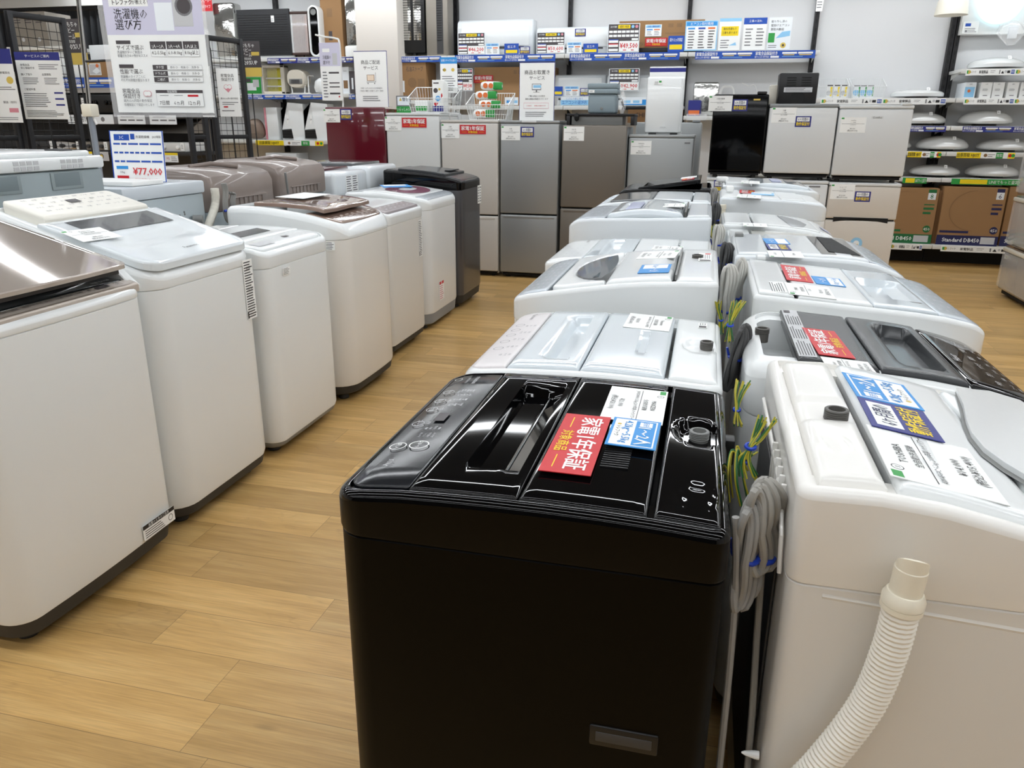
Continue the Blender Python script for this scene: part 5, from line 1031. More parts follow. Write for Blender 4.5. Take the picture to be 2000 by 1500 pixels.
# left of the pillar, top shelf
z2 = 2.09
mb = MB(); mb.box((0, 0, 0), (.28, .2, .62), 'foil', .03); o = thing('wrapped_heater', 'tall heater wrapped in crinkled foil plastic near the wire mesh', 'heater', mb); o.location = (FX(418, 60, 8.95), 8.95, z2+.001)
sgn('sign', 'red heater advertisement above the wire mesh, beside the foil wrapped heater', 380, -8, 414, 22, 8.9, 'p_red', [TT(.5, .3, .25, 'カーボンヒーター', 'p_white', 'c', .9), TT(.5, .7, .2, '600W 2灯タイプ', 'p_white', 'c', .8)])
mb = MB(); mb.lathe([(.075, 0), (.08, .02), (.08, .3), (.06, .33)], 'clear_plastic', n=20); mb.lathe([(.05, .02), (.05, .25)], 'beige_plastic', n=16); o = thing('water_bottle', 'clear cylinder shaped jug above the second wire mesh panel', 'jug', mb); p = atY(397, 62, 8.95); o.location = (p.x, p.y, z2+.001)
c, w_, h_ = rectY(464, 19, 566, 100, 8.95)
ro = empty('panel_heater', Matrix.Translation((c.x, 8.95, z2+.001)), 'wide black panel heater with a white frame', 'heater'); h_ = FZ(515, 18, 8.95)-z2
MB().box((-w_/2-.01, .03, 0), (w_/2+.02, .14, h_*.98), 'white_plastic', .015).build('frame', ro)
mb = MB(); mb.box((-w_/2, .0, .03), (w_/2, .029, h_), 'mesh_black', .004)
for i in range(17): mb.box((-w_/2+.02, -.0015, .05+i*.026), (w_/2-.02, 0, .058+i*.026), 'black_plastic')
mb.build('grille', ro); card('tag', None, None, upright(.13, -.004, h_*.8), .04, .07, 'p_white', lines(.1, .9, .4, .9, 3), parent=ro)
c, w_, h_ = rectY(560, 24, 605, 99, 8.96); ro = empty('panel_heater', Matrix.Translation((c.x, 8.96, z2+.001)), 'brown framed heater with a copper mesh behind plastic', 'heater'); h_ = FZ(580, 22, 8.96)-z2; hw = w_/2
mb = MB()
for a in (((-hw, 0, .03), (hw, .05, .06)), ((-hw, 0, h_-.03), (hw, .05, h_)), ((-hw, 0, .03), (-hw+.03, .05, h_)), ((hw-.03, 0, .03), (hw, .05, h_)), ((-.04, .01, 0), (.04, .06, .03)), ((-.1, -.04, 0), (.1, .1, .008))): mb.box(*a, 'brown_frame', .006)
mb.build('frame', ro); mb = MB(); mb.box((-hw+.03, .03, .06), (hw-.03, .04, h_-.03), 'copper_wire')
for i in range(14): mb.box((-hw+.035+i*.014, .024, .07), (-hw+.038+i*.014, .029, h_-.04), 'brown_frame')
mb.build('grille', ro); MB().box((-hw+.03, .005, .06), (hw-.03, .008, h_-.03), 'film').build('wrapping_film', ro)
# oval bladeless heater
p = atY(613, 55, 8.87); h_ = FZ(613, 9, 8.87)-z2; r_ = .075
ro = empty('fan_heater', Matrix.Translation((p.x, 8.87, z2+.001)), 'white oval bladeless fan heater with a black loop', 'heater')
def stad(r, y, z0, z1, n=14): return [Vector((r*math.cos(PI*k/n), y, z1-r+r*math.sin(PI*k/n))) for k in range(n+1)]+[Vector((-r*math.cos(PI*k/n), y, z0+r-r*math.sin(PI*k/n))) for k in range(n+1)]
MB().rings([stad(r_, .12, 0, h_), stad(r_, .02, 0, h_), stad(r_-.008, 0, .008, h_-.008), stad(r_-.022, 0, .022, h_-.022), stad(r_-.026, .02, .026, h_-.026)], 'white_plastic').build('body', ro)
mb = MB(); mb.rings([stad(r_-.026, .018, .026, h_-.026), stad(r_-.03, .012, .03, h_-.03)], 'black_gloss'); mb.lathe([(.034, 0), (.034, .006), (.028, .006), (.028, .001)], 'grey_plastic', n=20, Mx=Matrix.Translation((0, .01, h_-.075)) @ Matrix.Rotation(PI/2, 4, 'X')); mb.build('loop_face', ro)
blk('carton', 'tall brown cardboard carton on the top shelf beside the pillar', 'box', 627, -25, 668, 103, 8.98, .27, 'cardboard', .004, floor=z2, faces=[('r', .3, .3, .55, .42, 'p_tan'), ('r', .33, .62, .5, .75, 'p_dark'), TT(.5, .12, .05, 'UP', 'p_dark')])
mb = MB(); mb.box((0, .02, .12), (.16, .1, .7), 'foil', .02); mb.box((-.02, 0, 0), (.18, .2, .12), 'p_white', .02); o = thing('wrapped_heater', 'upright heater in foil plastic beside the tall brown carton', 'heater', mb); o.location = (FX(674, 100, 8.9)+.015, 8.9, z2+.001)
# second shelf
z1 = 1.69
c, w_, h_ = rectY(509, 127, 553, 180, 8.9); ro = empty('quartz_heater', Matrix.Translation((c.x, 8.9, z1+.001)), 'beige quartz tube heater with a wire guard', 'heater'); h_ = FZ(530, 127, 8.9)-z1; hw = w_/2
mb = MB(); mb.box((-hw, .03, 0), (hw, .14, .03), 'beige_plastic', .006); mb.box((-hw, .03, h_-.03), (hw, .14, h_), 'beige_plastic', .006); mb.box((-hw, .03, 0), (-hw+.02, .14, h_), 'beige_plastic', .005); mb.box((hw-.05, .03, 0), (hw, .14, h_), 'beige_plastic', .005); mb.box((-hw+.02, .12, .03), (hw-.05, .13, h_-.03), 'yellow_plastic'); mb.build('body', ro)
mb = MB()
for z in (.09, .18): mb.tube([(-hw+.02, .08, z), (hw-.05, .08, z)], .008, 'p_white', 8)
mb.build('quartz_tube', ro)
mb = MB()
for k in range(18): mb.rod((-hw+.025+k*.0105, .03, .03), (-hw+.025+k*.0105, .03, h_-.03), .0015, 'chrome', 4)
mb.build('guard', ro)
p = atY(577, 150, 8.87); ro = empty('fan_heater', Matrix.Translation((p.x, 8.87, z1+.001)), 'round-cornered off-white fan heater on a wire stand', 'heater')
def sup(a, b, y, zc, n=28, e=2.6): return [Vector((a*abs(math.cos(t))**(2/e)*(1 if math.cos(t) > 0 else -1), y, zc+b*abs(math.sin(t))**(2/e)*(1 if math.sin(t) > 0 else -1))) for t in [2*PI*k/n for k in range(n)]]
MB().rings([sup(.1, .09, .16, .17), sup(.118, .1, .15, .17), sup(.122, .104, .03, .17), sup(.11, .095, .0, .17)], 'beige_plastic').build('body', ro)
mb = MB(); mb.box((-.085, -.004, .11), (.085, 0, .165), 'grey_plastic', .001)
for k in range(5): mb.box((-.06, -.006, .117+k*.009), (.05, -.004, .121+k*.009), 'charcoal')
mb.build('grille', ro)
mb = MB()
for s_ in (-1, 1): mb.tube([(s_*.09, .05, .1), (s_*.08, .05, .009), (s_*.08, .15, .009)], .008, 'p_white', 8)
mb.tube([(-.1, .05, .008), (.16, .05, .008)], .006, 'p_white', 6); mb.tube([(.13, .06, 0.01), (.13, .06, .2), (.2, .06, .2)], .008, 'p_white', 6); mb.build('stand', ro)
mb = MB(); mb.lathe([(.02, 0), (.075, .02), (.09, .07), (.075, .14), (.03, .175), (.002, .18)], 'white_plastic', n=24); o = thing('heater', 'white egg-shaped appliance beside the off-white fan heater', 'heater', mb); p = atY(624, 160, 8.9); o.location = (p.x, 8.95, z1+.001)
blk('carton', 'slim white printed box left of the pillar', 'box', 668, 131, 682, 184, 8.9, .15, 'p_pale', .003, floor=z1, faces=[('r', .2, .5, .8, .8, 'p_tan'), TT(.5, .15, .06, 'FAN', 'p_grey')])
blk('carton', 'slim black printed box touching the pillar', 'box', 683, 139, 694, 184, 8.9, .15, 'p_dark', .003, floor=z1, faces=[('r', .35, .3, .65, .8, 'p_pale')])
# third shelf
z0 = 1.165
mb = MB(); P = [sup(.05+.06*math.sin(PI*t), .02+.1*math.sin(PI*t)**.6, 0, 0) for t in (.05, .2, .4, .6, .8, .95)]
R_2 = [[Vector((q.x*(1.1-.25*(q.z/.12)), (i-2.5)*.035, q.z+.125)) for q in r_] for i, r_ in enumerate(P)]
mb.rings(R_2, mat('quilt', '8a7a6d', .9, bump=.5, bscale=30)); o = thing('cushion_warmer', 'brown quilted foot warmer cushion', 'cushion', mb); p = atY(498, 250, 8.95); o.location = (p.x, 8.97, z0+.001)
o, p, w_, h_ = blk('fan_heater', 'slim white heater with a pink side', 'heater', 521, 210, 543, 274, 8.9, .16, 'white_plastic', .008, floor=z0)
MB().box((-w_/2-.028, 0, 0), (-w_/2, .16, h_*.99), 'p_pink', .008).build('side_panel', o)
for k, (a, b) in enumerate(((548, 592), (592, 640))):
    c, w_, h_ = rectY(a, 200, b, 275, 8.88); h_ = FZ(570, 200, 8.88)-z0; hw = w_/2-.003
    ro = empty('ceramic_heater', Matrix.Translation((c.x, 8.88, z0+.001)), ('faceted white ceramic heater next to the pink sided one', 'faceted white ceramic heater half hidden behind the wine-red fridge')[k], 'heater')
    Pt = [(-hw, .0), (-hw, .78), (-hw*.35, 1), (hw, .96), (hw, 0)]
    mb = MB(); mb.rings([[Vector((x, y, z*h_)) for x, z in Pt] for y in (.18, .02)], 'white_plastic'); mb.add([(-hw, .02, .28*h_), (-hw, .02, .78*h_), (-hw*.35, .02, h_), (0, -.02, .3*h_)], [(0, 3, 2, 1)], 'white_plastic'); mb.add([(hw, .02, 0), (hw, .02, .96*h_), (-hw*.35, .02, h_), (0, -.02, .3*h_), (0.02, -.02, 0)], [(0, 1, 2, 3, 4)], 'white_plastic'); mb.build('body', ro)
    mb = MB(); mb.box((-hw+.01, .0, .02), (-.005, .018, .27*h_), 'dark_gap')
    for q in range(5): mb.box((-hw+.012, -.003, .03+q*.018), (-.006, .0, .035+q*.018), 'charcoal')
    mb.build('grille', ro); card('lettering', None, None, upright(-hw*.35, .0, .55*h_, .0, 0) , .03, .1, 'p_white', [TT(.5, .5, .2, 'CERAMIC', 'p_grey', 'c', .9)], parent=ro)
blk('carton', 'pale grey box on the lowest shelf left of the wine-red fridge', 'box', 520, 299, 580, 335, 8.95, .3, 'p_pale', .004, floor=.801)
# narrow bay
zt = 2.085
c, w_, h_ = rectY(781, -20, 829, 93, 8.95); ro = empty('halogen_heater', Matrix.Translation((c.x, 8.95, zt+.001)), 'black upright heater with shiny reflector tubes', 'heater')
mb = MB(); mb.box((-w_/2, 0, .04), (w_/2, .1, .7), 'black_plastic', .01); mb.tube([(0, .05, 0), (0, .05, .05)], .03, 'black_plastic'); mb.box((-.09, 0, 0), (.09, .16, .012), 'black_plastic', .004); mb.build('body', ro)
for x in (-.06, .06): MB().box((x-.045, -.006, .17), (x+.045, -.001, .69), 'foil', .002).build('reflector', ro)
mb = MB()
for k in range(20): mb.rod((-w_/2+.01, -.012, .17+k*.026), (w_/2-.01, -.012, .17+k*.026), .0018, 'black_frame', 4)
mb.build('guard', ro)
c, w_, h_ = rectY(831, -25, 874, 103, 8.9); ro = empty('tower_heater', Matrix.Translation((c.x, 8.9, zt+.001)), 'taupe tower heater with a dark grille strip', 'heater')
MB().box((-w_/2, 0, 0), (w_/2, .22, .74), 'taupe_metal', .02, seg=3).build('body', ro); mb = MB(); mb.box((-.0, -.003, .02), (.075, .0, .72), 'charcoal')
for k in range(22): mb.box((.005, -.006, .16+k*.025), (.06, -.003, .168+k*.025), 'black_plastic')
mb.build('grille', ro)
blk('carton', 'brown cardboard oil stove carton behind the white wire basket', 'box', 778, 120, 832, 183, 8.86, .35, 'cardboard', .004, floor=1.621, faces=[TT(.6, .2, .12, '石油ストーブ', 'p_dark', 'c', .6), ('r', .05, .5, .22, .8, 'p_pale'), ('c', .5, .55, .13, 'p_tan'), ('c', .5, .85, .1, 'p_tan'), ('r', .7, .45, .95, .85, 'p_tan')])
sgn('sign', 'small grey and green warning notice behind the wire basket', 774, 187, 802, 214, 7.2, 'p_grey', [('r', .08, .06, .92, .55, 'p_pale'), ('p', [(.2, .3), (.3, .1), (.4, .3)], 'p_gold'), TT(.65, .22, .18, '警告', 'p_black'), ('r', 0, .62, 1, 1, 'p_green'), TT(.5, .8, .2, 'いらっしゃい', 'p_white', 'c', .9)], floor=FZ(800, 223, 6.93)+.0125)
# air conditioners
def aircon(label, px0, px1, pyt, Y, zf, D=.2, h=None):
    c, w_, _ = rectY(px0, pyt, px1, pyt+40, Y); h = h or FZ((px0+px1)/2, pyt, Y)-zf; hw = w_/2
    ro = empty('air_conditioner', Matrix.Translation((c.x, Y, zf+.001)), label, 'air conditioner')
    pr = [(D, 0), (.03, 0), (0, .05), (-.0, h*.75), (.012, h*.93), (.05, h), (D, h)]
    mb = MB(); mb.rings([[Vector((x, y+(.012 if abs(x) > hw-.005 else 0), z*(1 if abs(x) < hw-.005 else .985)+.001)) for y, z in pr] for x in (-hw, -hw+.012, hw-.012, hw)], 'cool_white'); mb.build('body', ro, angle=50)
    MB().box((-hw+.05, -.006, h*.27), (hw-.04, -.001, h*.9), 'white_plastic', .002).build('front_panel', ro)
    MB().box((-hw+.05, -.004, h*.19), (hw-.1, -.001, h*.25), 'charcoal').build('louver', ro); return ro
aircon('white wall air conditioner at the left of the shelf, priced 46,200 yen', 892, 1040, 38, 8.95, zt)
aircon('white wall air conditioner beside the first one, priced 50,600 yen', 1047, 1196, 52, 8.95, zt)
GP = 'black price boards for air conditioners'
def board(price, where, a, b, c_, d, Y, fl=None, st=None): sgn('price_board', 'black and white price board reading %s yen %s' % (price, where), a, b, c_, d, Y, 'p_pale', D_AC('¥'+price), 'price board', floor=fl, group=GP, stand=st is None, stem=st)
board('46,200', 'on the top shelf', 894, 64, 947, 105, 8.87, zt+.005); board('50,600', 'on the top shelf', 1048, 63, 1103, 105, 8.87, zt+.005); board('49,500', 'in front of the long carton', 1187, 46, 1249, 92, 8.87, zt+.005)
board('49,500', 'below the shelf, behind a basket', 893, 134, 923, 178, 8.87, st=1.56); board('42,900', 'behind the grey-blue cooler', 1189, 134, 1248, 178, 8.87, st=1.56)
blk('carton', 'long brown air conditioner carton lying on the top shelf', 'box', 1208, 40, 1374, 93, 9.0, .25, 'cardboard', .004, faces=[TT(.2, .3, .3, 'ce', 'p_dark'), TT(.25, .85, .12, '117リ', 'p_dark')]+[('r', .58+.1*k, .12, .64+.1*k, .26, 'p_tan') for k in range(4)]+[('r', .55, .45, .9, .5, 'p_tan')])
blk('box', 'flat black box under the long carton', 'box', 1205, 93, 1372, 103, 8.99, .25, 'black_plastic', .003, floor=zt+.01)
SM = 'small cards on the shelf'
def sc(label, a, b, c_, d, Y, base, items, fl=None, st=None): sgn('sign', label, a, b, c_, d, Y, base, items, 'sign card', floor=fl, group=SM, stem=st)
sc('pale blue seasonal capacity card beside the 46,200 yen board', 948, 84, 975, 105, 8.87, 'p_pale', D_LBLUE, zt+.005)
sc('blue and yellow card with a white glare on the first air conditioner', 985, 85, 1013, 105, 8.87, 'p_royal', [('r', .1, .6, .9, .9, 'p_yellow'), TT(.5, .3, .25, '省エネ', 'p_white')], zt+.005)
sc('navy guarantee card right of the first air conditioner', 1015, 91, 1035, 105, 8.87, 'p_navy', D_NAVY, zt+.005)
sc('pale blue seasonal capacity card beside the 50,600 yen board', 1107, 82, 1136, 105, 8.87, 'p_pale', D_LBLUE, zt+.005)
sc('blue and yellow card on the second air conditioner', 1139, 85, 1168, 105, 8.87, 'p_royal', [('r', .1, .6, .9, .9, 'p_yellow'), TT(.5, .3, .25, '省エネ', 'p_white')], zt+.005)
sc('navy guarantee card stuck on the second air conditioner', 1123, 56, 1144, 71, 8.94, 'p_navy', D_NAVY)
sc('pale blue capacity card stuck on the long carton', 1260, 48, 1292, 71, 8.99, 'p_pale', D_LBLUE)
sc('red warranty card stuck on the long carton', 1260, 74, 1303, 90, 8.99, 'p_red', D_RED)
sc('blue and yellow card standing in front of the long carton', 1305, 70, 1336, 94, 8.87, 'p_royal', [('r', .1, .55, .9, .85, 'p_yellow'), TT(.5, .25, .2, '最大12ヵ月保証', 'p_white', 'c', .8)], zt+.005)
sgn('sign', 'pale blue price table sheet at the right end of the long carton', 1338, 41, 1401, 91, 8.87, 'p_sky', [('r', .03, .03, .97, .16, 'p_blue'), TT(.5, .1, .09, 'エアコン取付費用', 'p_white', 'c', .7), ('r', .03, .18, .97, .96, 'p_white'), ('r', .08, .22, .3, .28, 'p_blue'), ('r', .4, .22, .62, .28, 'p_royal'), ('r', .7, .22, .92, .28, 'p_orange')]+lines(.1, .3, .3, .94, 7, 'p_dark')+lines(.42, .62, .3, .94, 7, 'p_dark')+lines(.72, .92, .3, .94, 7, 'p_dark'), floor=zt+.012, stand=True)
sgn('sign', 'white leaflet with a yellow panel in a clear stand', 1404, 36, 1446, 100, 8.87, 'p_white', [('r', .1, .25, .9, .55, 'p_yellow'), TT(.5, .33, .07, '無料見積もり', 'p_black', 'c', .6), TT(.5, .45, .07, '工事も承ります', 'p_black', 'c', .7), ('r', 0, 0, 1, .1, 'p_sky'), ('p', [(.5, .85), (.8, .75), (.85, .85)], 'p_sky')]+lines(.1, .5, .65, .95, 4), floor=zt+.012, stand=True)
sgn('sign', 'white leaflet with a blue heading in a clear stand', 1451, 35, 1496, 100, 8.87, 'p_white', [('r', 0, 0, 1, .2, 'p_royal'), TT(.5, .1, .07, '工事の流れ', 'p_white')]+lines(.1, .42, .3, .9, 6)+lines(.58, .92, .3, .9, 6), floor=zt+.012, stand=True)
sgn('sign', 'white leaflet about buying used wall air conditioners', 1500, 34, 1545, 100, 8.87, 'p_pale', [TT(.1, .13, .07, '取り外し済の', 'p_black', 'l'), TT(.1, .25, .07, '壁掛けエアコン', 'p_black', 'l', .8), TT(.1, .37, .07, '買取大歓迎', 'p_black', 'l'), ('r', .02, .48, .3, .78, 'p_green'), ('p', [(.35, .65), (.6, .45), (.95, .42), (.95, .58)], 'p_sky'), ('c', .7, .87, .09, 'p_gold'), ('c', .7, .87, .04, 'p_dark')]+lines(.05, .5, .84, .96, 2), floor=zt+.012, stand=True)
# lower shelf level behind the fridges
zl = 1.56
blk('carton', 'brown air conditioner carton standing behind the green bags', 'box', 926, 131, 1080, 200, 8.95, .3, 'cardboard', .004, floor=zl, faces=[('r', .5+.06*k, .08, .54+.06*k, .18, 'p_tan') for k in range(4)]+[('r', .76, .07, .9, .19, 'p_dark')])
sc('red warranty card stuck on the carton behind the baskets', 925, 147, 963, 162, 8.94, 'p_red', D_RED)
aircon('white air conditioner on the lower shelf behind the cooler', 1082, 1182, 146, 8.98, zl)
aircon('white air conditioner on the lower shelf behind the air purifier', 1184, 1300, 146, 8.98, zl)
sc('blue and yellow card beside the held goods sign', 1082, 169, 1099, 187, 8.87, 'p_royal', [('r', .1, .55, .9, .85, 'p_yellow')], st=1.56)
sc('pale blue capacity card above the light blue choosing guide', 1102, 168, 1131, 188, 8.89, 'p_pale', D_LBLUE, st=1.56)
sc('navy guarantee card just left of the grey-blue cooler', 1133, 172, 1150, 187, 8.89, 'p_navy', D_NAVY, st=1.56)
sgn('sign', 'light blue banner on how to choose an air conditioner', 1095, 189, 1149, 205, 8.87, 'p_sky', [('r', 0, 0, 1, .4, 'p_pale'), TT(.5, .25, .25, 'じぶんの家に合う', 'p_blue', 'c', .6), TT(.5, .7, .42, 'エアコンの選び方', 'p_royal', 'c', .9)])
sgn('sign', 'light blue banner between the cooler bag and the air purifier', 1214, 190, 1264, 205, 8.87, 'p_pale', [('r', .1, .4, .35, .75, 'p_sky'), ('r', .45, .4, .7, .75, 'p_sky'), ('r', .8, .3, 1, .9, 'p_blue'), ('r', 0, .85, 1, 1, 'p_blue')])
sgn('sign', 'light blue banner between the green bags and the held goods sign', 986, 190, 1012, 205, 8.87, 'p_pale', [('r', .1, .4, .5, .75, 'p_blue'), ('r', .6, .4, .95, .75, 'p_sky')])
blk('carton', 'brown carton end with black letters left of the air purifier', 'box', 1226, 214, 1264, 240, 8.7, .3, 'cardboard_dark', .003, faces=[TT(.6, .4, .4, 'CHI', 'p_black')])
blk('box', 'black shelf box above the brown carton end', 'box', 1218, 207, 1266, 214, 8.7, .3, 'black_plastic', .003)
# standing signs on the fridges
ft = lambda n: bpy.data.objects[n]
zF1 = FZ(690, 209, 6.93)+.001
sgn('sign', 'white delivery service sign with a parcel trolley drawing, on the wine-red fridge', 693, 100, 757, 208, 7.05, 'p_white', [('r', 0, 0, 1, .012, 'p_navy'), ('r', .985, 0, 1, 1, 'p_navy'), TT(.5, .2, .065, '商品ご配送', 'p_black', 'c', .66), TT(.5, .3, .065, 'サービス', 'p_black', 'c', .44), ('r', .37, .42, .6, .53, 'p_tan'), ('r', .385, .428, .585, .522, mat('p_cream', 'ecd9c4', .5)), ('r', .36, .545, .64, .555, 'p_grey'), ('r', .63, .38, .64, .55, 'p_grey'), ('c', .4, .575, .012, 'p_grey'), ('c', .6, .575, .012, 'p_grey'), TT(.5, .66, .026, 'お買い上げいただいた大型商品を', 'p_dark', 'c', .66), TT(.5, .71, .026, 'ご指定の場所へお届けします（有料）', 'p_dark', 'c', .72)]+lines(.22, .85, .79, .9, 3), floor=zF1, stand=True)
zF4 = FZ(1034, 238, 6.93)+.001
sgn('sign', 'white held goods service sign with a monitor drawing, on the silver fridge', 1014, 122, 1083, 233, 7.05, 'p_white', [('r', 0, 0, 1, .012, 'p_navy'), ('r', 0, 0, .012, 1, 'p_navy'), ('r', .985, 0, 1, 1, 'p_navy'), TT(.5, .17, .065, '商品お取置き', 'p_black', 'c', .74), TT(.5, .265, .06, 'サービス', 'p_black', 'c', .44), ('r', .36, .36, .62, .47, 'p_grey'), ('r', .375, .37, .605, .455, 'p_pale'), ('r', .4, .385, .62, .43, 'p_sky'), ('r', .47, .47, .51, .5, 'p_grey'), ('r', .4, .5, .58, .507, 'p_grey'), TT(.5, .57, .026, 'ご購入商品のお引取を', 'p_dark', 'c', .55), TT(.5, .62, .026, '最長1週間お取置きいたします', 'p_dark', 'c', .68), ('r', .13, .685, .84, .785, 'p_pink'), ('r', .135, .69, .835, .78, 'p_white'), TT(.28, .735, .022, 'ご注意点', 'p_red'), TT(.6, .735, .022, '家具は対象外です', 'p_red')]+lines(.18, .82, .83, .93, 3), floor=zF4+.004, stand=True)
# wire baskets
def basket(label, px0, py0, px1, py1, Y, zf, m='white_plastic', D=.22, flare=.03, group=None, n=16):
    c, w_, h_ = rectY(px0, py0, px1, py1, Y); hw = w_/2; h_ = FZ((px0+px1)/2, py0, Y)-zf
    ro = empty('wire_basket', Matrix.Translation((c.x, Y, zf+.002)), label, 'basket', group); mb = MB(); b = hw-flare; hf = h_*.55
    fr = [(-hw, -.02, hf), (hw, -.02, hf), (hw, D, h_), (-hw, D, h_)]
    for i in range(4): mb.rod(fr[i], fr[(i+1) % 4], .0035, m)
    lo = [(-b, 0, 0), (b, 0, 0), (b, D, 0), (-b, D, 0)]
    for i in range(4): mb.rod(lo[i], lo[(i+1) % 4], .003, m); mb.rod(lo[i], fr[i], .003, m)
    for k in range(1, n):
        t = k/n; mb.rod((-b+2*b*t, 0, 0), (-hw+2*hw*t, -.02, hf), .0016, m, 4); mb.rod((-b+2*b*t, D, 0), (-hw+2*hw*t, D, h_), .0016, m, 4); mb.rod((-b+2*b*t, 0, 0), (-b+2*b*t, D, 0), .0016, m, 4)
    for k in range(1, 8):
        t = k/8
        for s_ in (-1, 1): mb.rod((s_*b, D*t, 0), (s_*hw, -.02+(D+.02)*t, hf+(h_-hf)*t), .0016, m, 4)
    for t in (.35, .7): mb.rod((-b-(hw-b)*t, -.02*t, hf*t), (b+(hw-b)*t, -.02*t, hf*t), .0018, m, 4)
    mb.build('wire_frame', ro); return c.x, Y, zf, w_, h_
zF2 = FZ(800, 223, 6.93)+.0125; zF3 = FZ(920, 237, 6.93)+.0125
bx_ = basket('white wire basket of flat packs on the white fridge', 797, 169, 888, 220, 6.97, zF2)
for k in range(7):
    mb = MB(); x = FX(866, 200, 7.05)-.0*k; mb.box((-.05, k*.022, 0), (.055, k*.022+.012, .27-.004*k), 'p_white', .002)
    o = thing('retail_pack', 'white and red hanging pack in the wire basket on the white fridge', 'pack', mb, 'flat packs in the wire basket'); o.location = (FX(855, 200, 7.0), 7.0, zF2+.008)
    card('print', None, None, upright(.0025, k*.022-.001, .135), .1, .26, 'p_white', [('r', .1, .06, .6, .1, 'p_dark'), ('c', .3, .32, .08, 'p_dark'), ('c', .66, .28, .04, 'p_gold'), ('p', [(.1, .75), (.9, .4), (.95, .5), (.3, .85)], 'p_red'), ('r', .25, .45, .8, .72, 'p_pale'), ('c', .5, .58, .09, 'p_blue'), ('c', .5, .58, .06, 'p_sky'), ('r', 0, .82, 1, 1, 'p_navy')], parent=o, th=.0005)
for k in range(5):
    mb = MB(); mb.box((-.06, k*.03, 0), (.06, k*.03+.015, .1), 'p_white', .003); mb.box((-.055, k*.03-.001, .01), (.055, k*.03, .05), 'p_green'); o = thing('retail_pack', 'green and white small pack at the left in the wire basket on the white fridge', 'pack', mb, 'green and white packs in the wire basket'); o.location = (FX(822, 200, 7.0), 7.01, zF2+.008)
basket('white plastic wire basket of green bags on the warm-grey fridge', 911, 181, 994, 232, 6.97, zF3)
for k, (px, pz, rt) in enumerate(((945, .0, 0), (955, .078, .02), (948, .156, -.02), (958, .234, .02))):
    mb = MB(); P = []
    for i, y in enumerate((-.03, -.015, 0, .015, .03)):
        s_ = (.1, .9, 1, .9, .1)[i]; P.append(sup(.1*(.8+.2*s_), .034*s_+.003, y*1.0, 0, 20, 4))
    mb.rings(P, 'p_white'); mb.box((.02, -.032, -.032), (.098, .032, .032), 'p_green', .008); mb.lathe([(.022, 0), (.022, .002)], 'p_orange', n=16, Mx=Matrix.Translation((-.05, -.029, 0)) @ Matrix.Rotation(PI/2, 4, 'X')); mb.lathe([(.022, 0), (.022, .002)], 'p_orange', n=16, Mx=Matrix.Translation((-.0, -.029, 0)) @ Matrix.Rotation(PI/2, 4, 'X'))
    o = thing('sponge_bag', ('green and white bag with orange dots, lowest in the basket', 'second green and white bag from the bottom in the basket', 'third green and white bag from the bottom in the basket', 'green and white bag with orange dots, topmost in the basket')[k], 'bag', mb, 'green bags in the basket')
    o.location = (FX(px, 210, 7.05), 7.06+.01*k, zF3+.055+pz); o.rotation_euler = (0, rt, 0)
sgn('sign', 'tall recycling fee notice with a blue heading behind the flat packs', 860, 112, 893, 182, 7.2, 'p_white', [('r', 0, 0, 1, .18, 'p_blue'), TT(.5, .09, .06, '家電リサイクル品の', 'p_white', 'c', .85), ('c', .25, .35, .05, 'p_gold'), TT(.25, .35, .05, '有料', 'p_black'), ('c', .75, .35, .05, 'p_gold')]+lines(.1, .9, .5, .95, 7), stem=zF3)
# cooler and tray on the taupe fridge
zF5 = FZ(1160, 245, 6.93)
c, w_, h_ = rectY(1106, 222, 1238, 243, 6.98); ro = empty('cooktop', Matrix.Translation((c.x, 6.98, zF5+.002)), 'black framed cooktop lying on the dark taupe fridge', 'cooktop')
mb = MB(); hw = w_/2; mb.box((-hw, 0, .075), (hw, .34, .095), 'black_frame', .004)
for s_ in (-1, 1): mb.box((s_*hw-(.03 if s_ > 0 else 0), .0, 0), (s_*hw+(0 if s_ > 0 else .03), .3, .075), 'black_frame', .003)
mb.build('frame', ro); MB().box((-hw+.04, .02, .002), (hw-.1, .28, .074), 'grey_plastic', .004).build('underside', ro)
mb = MB(); mb.lathe([(.004, -.06), (.02, -.045), (.024, -.02), (.014, 0), (.004, .01)], 'dark_gap', (-hw+.09, -.012, .09), 12); mb.build('knob', ro)
c, w_, h_ = rectY(1148, 158, 1203, 221, 7.03); ro = empty('cooler_box', Matrix.Translation((c.x, 7.05, zF5+.0985)), 'grey-blue folding cooler box on the black framed cooktop', 'cooler box'); hw = w_/2
MB().box((-hw, 0, 0), (hw, .2, .16), 'cooler_blue', .02, seg=3).build('body', ro); MB().box((-hw-.01, -.01, .16), (hw+.01, .21, .2), 'cooler_blue', .006).build('rim', ro); MB().box((-hw-.008, -.008, .202), (hw+.008, .208, .245), 'cooler_blue', .01).build('lid', ro)
card('label', None, None, upright(-hw+.03, -.012, .18), .05, .022, 'p_white', lines(.2, .8, .2, .8, 2), parent=ro); mb = MB(); mb.lathe([(.012, 0), (.012, .004), (.004, .005)], 'grey_plastic', n=12, Mx=Matrix.Translation((0, -.001, .04)) @ Matrix.Rotation(PI/2, 4, 'X')); mb.build('drain_plug', ro)
mb = MB(); P = [sup(r_, r_*1.3, z, 0, 16, 2.2) for z, r_ in ((0, .012), (.04, .028), (.1, .033), (.15, .022), (.2, .01), (.23, .02))]; mb.rings([[Vector((q.x+.004*math.sin(9*q.z+i), q.z*.5, q.y)) for q in r_] for i, r_ in enumerate(P)], 'film'); mb.tube(smooth_path([(.0, 0, .03), (.012, 0, .07), (-.01, 0, .1), (.008, 0, .06), (0, 0, .12)], 5), .004, 'dark_gap', 6)
